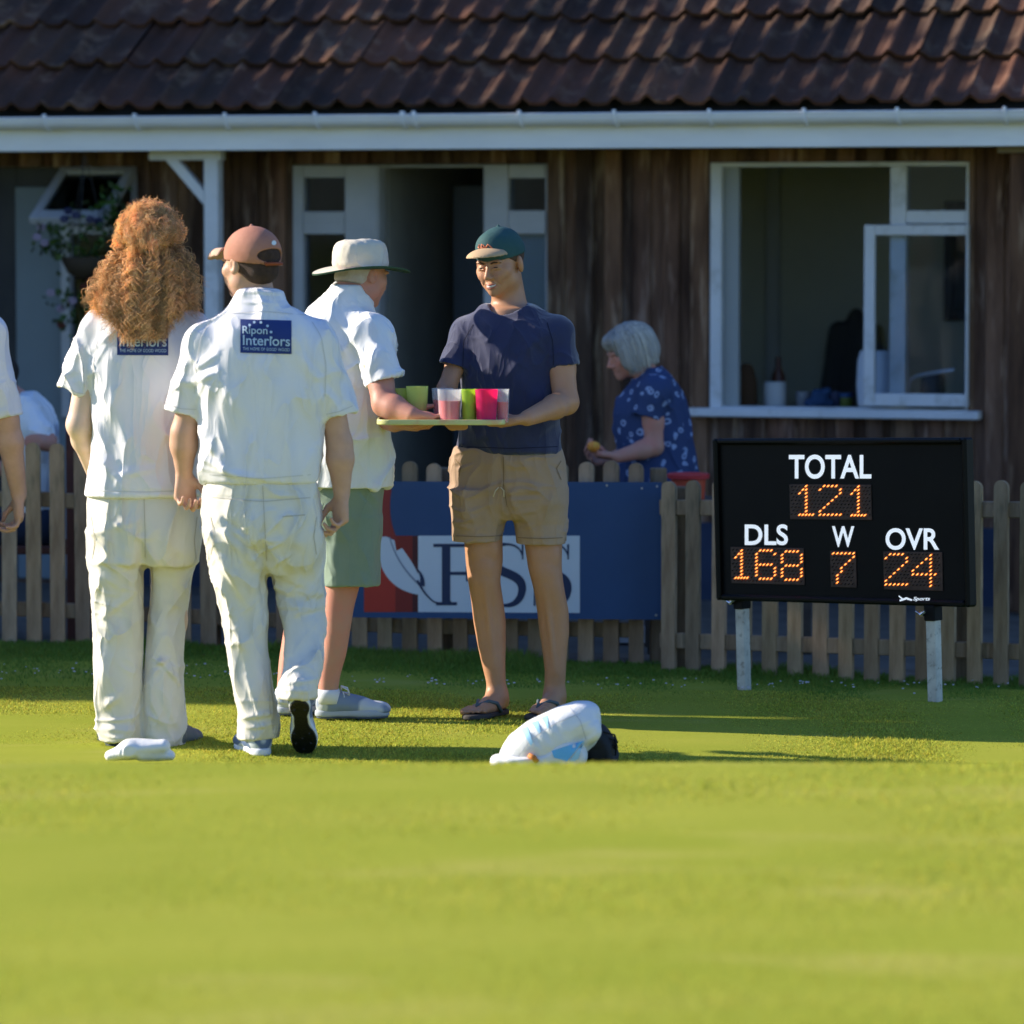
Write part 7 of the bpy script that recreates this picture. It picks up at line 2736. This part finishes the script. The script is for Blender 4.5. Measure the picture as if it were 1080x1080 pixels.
c_clear = plastic('frosted_cup', (0.82, 0.84, 0.86), 0.72)
c_lime = plastic('lime_cup', (0.62, 0.82, 0.14), 0.12)
c_pink = plastic('pink_cup', (0.95, 0.07, 0.30), 0.15)
c_yel = plastic('pale_lime_cup', (0.75, 0.85, 0.35), 0.25)
d_red = mat('red_drink', (0.75, 0.05, 0.08), 0.2)
d_or = mat('orange_drink', (0.6, 0.16, 0.02), 0.2)
rad = 0.040
cup(530, -.02, .120, rad * .62, c_clear, d_red, .62, 'small clear cup at the right end of the tray by the young man\'s hand')
cup(513, -.06, .120, rad * 1.02, c_pink, d_red, .6, 'bright pink cup near the right end of the tray')
cup(495, -.035, .120, rad * .72, c_lime, d_or, .6, 'lime green cup between the pink cup and the clear cups')
cup(474, -.045, .120, rad * 1.08, c_clear, d_red, .66, 'frosted cup with red drink just left of the lime green cup')
cup(467, .05, .120, rad, c_clear, d_red, .66, 'frosted cup with red drink in the back row of the tray')
cup(440, .03, .128, rad * 1.0, c_yel, d_or, .55, 'tall pale lime cup above the older man\'s hand')
cup(424, .08, .118, rad * .9, c_yel, d_or, .55, 'pale lime cup at the far left end of the tray')

# ================================================================== KIT ON THE GRASS
KY = 14.62
kb = P(585, 806, KY)
kb[2] = 0.0
k2 = lambda px, py, dy=0.0: P(px, py, KY + dy) - kb
M['padding'] = mat('padding', (0.80, 0.80, 0.78), 0.55, (0.74, 0.74, 0.72), 9, bump=0.15, bscale=120)
pad = empty('cricket_pad', kb, 'white cricket pad with pale blue flashes lying rolled on the grass', 'cricket pad')
S = SDF(k2(515, 818) - .1, k2(650, 735) + .12, 0.005)
ky2 = KY
rows_loft_local = [(740, 602, 626, .045), (745, 590, 631, .065), (752, 575, 633, .085), (760, 558, 634, .095), (768, 546, 634, .10), (776, 536, 633, .10), (784, 530, 629, .10), (792, 527, 621, .095), (800, 526, 612, .09), (808, 527, 604, .085)]
S.ax = [a_ + k_ for a_, k_ in zip(S.ax, kb.astype(np.float32))]
rows_loft(S, rows_loft_local, KY, 0.01, 2.2, rnd=.02)
S.ell(P(625, 772, KY - .07), (0.03, 0.03, 0.035), None, 0.03)
S.ax = [a_ - k_ for a_, k_ in zip(S.ax, kb.astype(np.float32))]
S.half((0, 0, 0.02), (0, 0, -1), 0.01)
cr = creases([(560, 768, 574, 790, .007, -.004), (572, 763, 582, 780, .007, -.004), (584, 758, 592, 774, .007, -.004), (595, 790, 630, 765, .010, -.007), (600, 768, 628, 752, .010, .006)], KY)
shell = sdf_obj('pad_shell', S, M['padding'], pad, None, lambda V, N: cloth(0.004, (12, 12, 12), 3)(V, N) + cr(V + kb, N), 3)
S = SDF(k2(510, 818) - .1, k2(655, 735) + .12, 0.005)
S.cone(k2(524, 803, -.03), k2(608, 800, -.04), 0.022, 0.030, 0.03, flat=((0, 1, 0), 3.0))
S.ell(k2(598, 792, -.05), (0.062, 0.07, 0.040), None, 0.03)
S.half((0, 0, 0.0), (0, 0, -1), 0.004)
flap = sdf_obj('pad_flap', S, M['padding'], pad, None, lambda V, N: cloth(0.006, (16, 16, 16), 5)(V, N), 3)
M['flash'] = mat('sky_blue', (0.14, 0.46, 0.80), 0.5)
M['flash2'] = mat('pale_blue', (0.35, 0.62, 0.80), 0.5)


def pdecal(target, poly, m, off=0.003, name='blue_flash'):
    """poly: quad strips given as two edge lists in photo pixels."""
    A, B = poly
    n = 9
    A_ = [tuple(np.array(A[0]) * (1 - t) + np.array(A[1]) * t) for t in np.linspace(0, 1, n)]
    B_ = [tuple(np.array(B[0]) * (1 - t) + np.array(B[1]) * t) for t in np.linspace(0, 1, n)]
    pts, fs = [], []
    for i in range(n):
        for j in range(4):
            pts.append(tuple(np.array(A_[i]) * (1 - j / 3) + np.array(B_[i]) * j / 3))
    for i in range(n - 1):
        for j in range(3):
            a = i * 4 + j
            fs.append((a, a + 4, a + 5, a + 1))
    o = decal(name, target, pts, m, pad, off, kb, fs)
    return o


pdecal(shell, (((548.5, 768), (560, 787)), ((556, 766), (562, 783))), M['flash2'])
pdecal(shell, (((560, 762), (569, 774)), ((567.5, 760), (570, 771))), M['flash2'])
pdecal(shell, (((571, 757), (578, 769)), ((577.5, 754), (578.6, 768))), M['flash2'])
pdecal(flap, (((582, 792), (616, 781)), ((584, 799), (598, 803))), M['flash'])
for pl in ([(545, 800), (560, 780), (585, 763), (612, 752)], [(600, 745), (612, 760), (618, 780)], [(534, 795), (560, 801), (590, 800)]):
    seam(shell, pl, 0.9, mat('pad_stitch', (0.56, 0.57, 0.60), 0.9), pad, kb)
pdecal(flap, (((600, 803), (617, 781)), ((606, 803), (610, 800))), M['flash2'])
mb = MB()
mb.tube([k2(558, 797, -.10), k2(563, 799, -.11), k2(566, 803, -.10)], 0.009, 8)
mb.build('orange_tag', mat('orange_tag', (0.6, 0.2, 0.04), 0.6), pad, smooth=True)

hb_ = P(632, 806, KY + .1)
hb_[2] = 0
hel = empty('cricket_helmet', hb_, 'black cricket helmet lying behind the white pad', 'helmet')
k3 = lambda px, py, dy=0.0: P(px, py, KY + .1 + dy) - hb_
S = SDF(k3(605, 815) - .08, k3(660, 750) + .1, 0.005)
S.ell(k3(630, 790), (0.068, 0.09, 0.070), None, 0.02)
S.ell(k3(622, 778), (0.07, 0.09, 0.055), None, 0.02)
S.ell(k3(640, 800), (0.040, 0.075, 0.032), None, 0.02)
S.half((0, 0, 0.002), (0, 0, -1), 0.003)
S.ell(k3(652, 790, -.06), (0.02, 0.05, 0.035), None, 0.01, 'sub')
sdf_obj('helmet_shell', S, mat('helmet_black', (0.010, 0.011, 0.013), 0.6, bump=0.2, bscale=200), hel, None, cloth(0.004, (18, 18, 18), 8), 2)
mb = MB()
for i, t in enumerate((0.0, 0.5, 1.0)):
    mb.tube([k3(636, 772 + 10 * t, -.06), k3(648, 775 + 11 * t, -.05), k3(651, 783 + 9 * t, .0), k3(648, 775 + 11 * t, .06)], 0.0032, 6)
mb.tube([k3(648, 775, -.05), k3(650, 785, -.05), k3(649, 797, -.05)], 0.003, 6)
mb.build('face_grille', mat('grille', (0.02, 0.02, 0.022), 0.4, metal=0.6), hel, smooth=True)

# white folded glove at the left
gb = P(146, 803, 14.66)
gb[2] = 0.0
k4 = lambda px, py, dy=0.0: P(px, py, 14.66 + dy) - gb
S = SDF(k4(98, 815) - .1, k4(190, 770) + .1, 0.004)
S.cone(k4(116, 797), k4(138, 791), 0.018, 0.030, 0.02, flat=((0, 1, 0), 2.0))
S.cone(k4(136, 789), k4(172, 787), 0.030, 0.024, 0.02, flat=((0, 1, 0), 2.0))
S.cone(k4(150, 797, -.01), k4(180, 797), 0.018, 0.016, 0.015, flat=((0, 1, 0), 2.0))
S.cone(k4(130, 785, -.05), k4(127, 800, -.06), 0.004, 0.004, 0.004, 'sub')
S.cone(k4(145, 795, -.06), k4(180, 791, -.06), 0.004, 0.004, 0.006, 'sub')
S.half((0, 0, 0.0), (0, 0, -1), 0.004)
o = sdf_obj('batting_glove', S, M['padding'], None, None, lambda V, N: cloth(0.003, (16, 16, 16), 15)(V, N), 2)
o.location = gb
tag(o, 'crumpled white glove on the grass at the feet of the curly haired player', 'glove')

# ================================================================== BEHIND THE FENCE
ob = P(726, 520, 19.05)
tb = empty('red_tub', (ob[0], ob[1], P(726, 527, 19.05)[2]), 'round red plastic tub with wide rim behind the fence beside the scoreboard', 'tub')
hh = P(726, 500, 19.05)[2] - tb.location.z
rr_ = 19.05 / F
mb = MB()
mb.lathe([(0.0, 0.0), (17 * rr_, 0.0), (18.5 * rr_, hh - .02), (17.5 * rr_, hh - .02), (16 * rr_, 0.006), (0.0, 0.006)], 36)
mb.build('tub_body', mat('tub_red', (0.60, 0.09, 0.04), 0.4), tb, smooth=True, angle=40)
mb = MB()
mb.lathe([(18.0 * rr_, hh - .022), (22 * rr_, hh - .018), (22.8 * rr_, hh), (21 * rr_, hh + .004), (17.6 * rr_, hh + .002), (17.6 * rr_, hh - .02)], 36)
mb.build('tub_rim', mat('tub_rim', (0.62, 0.06, 0.06), 0.35), tb, smooth=True, angle=40)
tbx, tby, tbz = tb.location
tbl = empty('trestle_table', (tbx + .1, tby + .05, -0.045), 'dark wooden table behind the fence with the red tub on it', 'table')
wd = mat('table_wood', (0.07, 0.05, 0.04), 0.7, (0.11, 0.085, 0.06), 5, stretch=(1, 5, 5))
tt_ = tbz + 0.045 - 0.001
MB().box(-.30, .45, -.17, .25, tt_ - .03, tt_, .004).build('table_top', wd, tbl)
for sx in (-.26, .41):
    for sy in (-.13, .21):
        MB().box(sx - .02, sx + .02, sy - .02, sy + .02, 0, tt_ - .031, .003).build('leg', wd, tbl)
og = P(626, 470.5, 19.25)
mb = MB()
mb.lathe([(0, -.027), (.012, -.025), (.023, -.016), (.029, -.002), (.027, .010), (.018, .018), (.008, .021), (0, .019)], 24)
mb_o = mb.build('orange_fruit', mat('orange_skin', (0.85, 0.22, 0.03), 0.5, (0.75, 0.40, 0.05), 30, bump=0.3, bscale=300), None, smooth=True)
mb_o.location = [float(v) for v in og]
tag(mb_o, 'orange held up in the woman\'s fingers above the fence', 'orange')

# a coat on the kitchen's back wall and two mugs by the window
cw = np.array(WM @ Vector((U(903, -2.4, 360), 2.40, Z(406, 903, -2.4))))
S = SDF((-0.25, -0.12, -0.3), (0.25, 0.12, 0.55), 0.012)
S.loft((0, 0, -0.25), (0, 0, 0.42), (1, 0, 0), [(0, .12, .05, 0, 0), (.6, .09, .05, 0, 0), (.9, .06, .045, 0, 0), (1, .03, .03, 0, 0)], 0.02, 2, rnd=.03)
S.cone((-.10, 0, .30), (-.16, -.02, -.05), .05, .04, .03)
S.cone((.10, 0, .30), (.15, -.02, -.05), .05, .04, .03)
o = sdf_obj('hanging_coat', S, mat('black_coat', (0.10, 0.10, 0.10), 0.9), None, None, cloth(0.012, (8, 8, 4), 91))
o.location = cw
o.rotation_euler = (0, 0, -TH)
tag(o, 'dark coat hanging on the kitchen wall seen beside the open casement', 'coat')
for px_, c_, lb in ((847, (0.30, 0.31, 0.33), 'small grey mug on the worktop left of the blue cloth'), (879, (0.12, 0.14, 0.25), 'small dark blue mug between the blue cloth and the green jar')):
    mb = MB().lathe([(0.0, 0.0), (0.032, 0.0), (0.036, 0.01), (0.037, 0.075), (0.034, 0.075), (0.032, 0.008), (0.0, 0.008)], 24)
    mb.tube([(0.035, 0, 0.06), (0.058, 0, 0.055), (0.060, 0, 0.028), (0.035, 0, 0.018)], 0.005, 8)
    simple('mug', lb, 'mug', inside(px_, -0.38), mb, mat('mug', c_, 0.3))
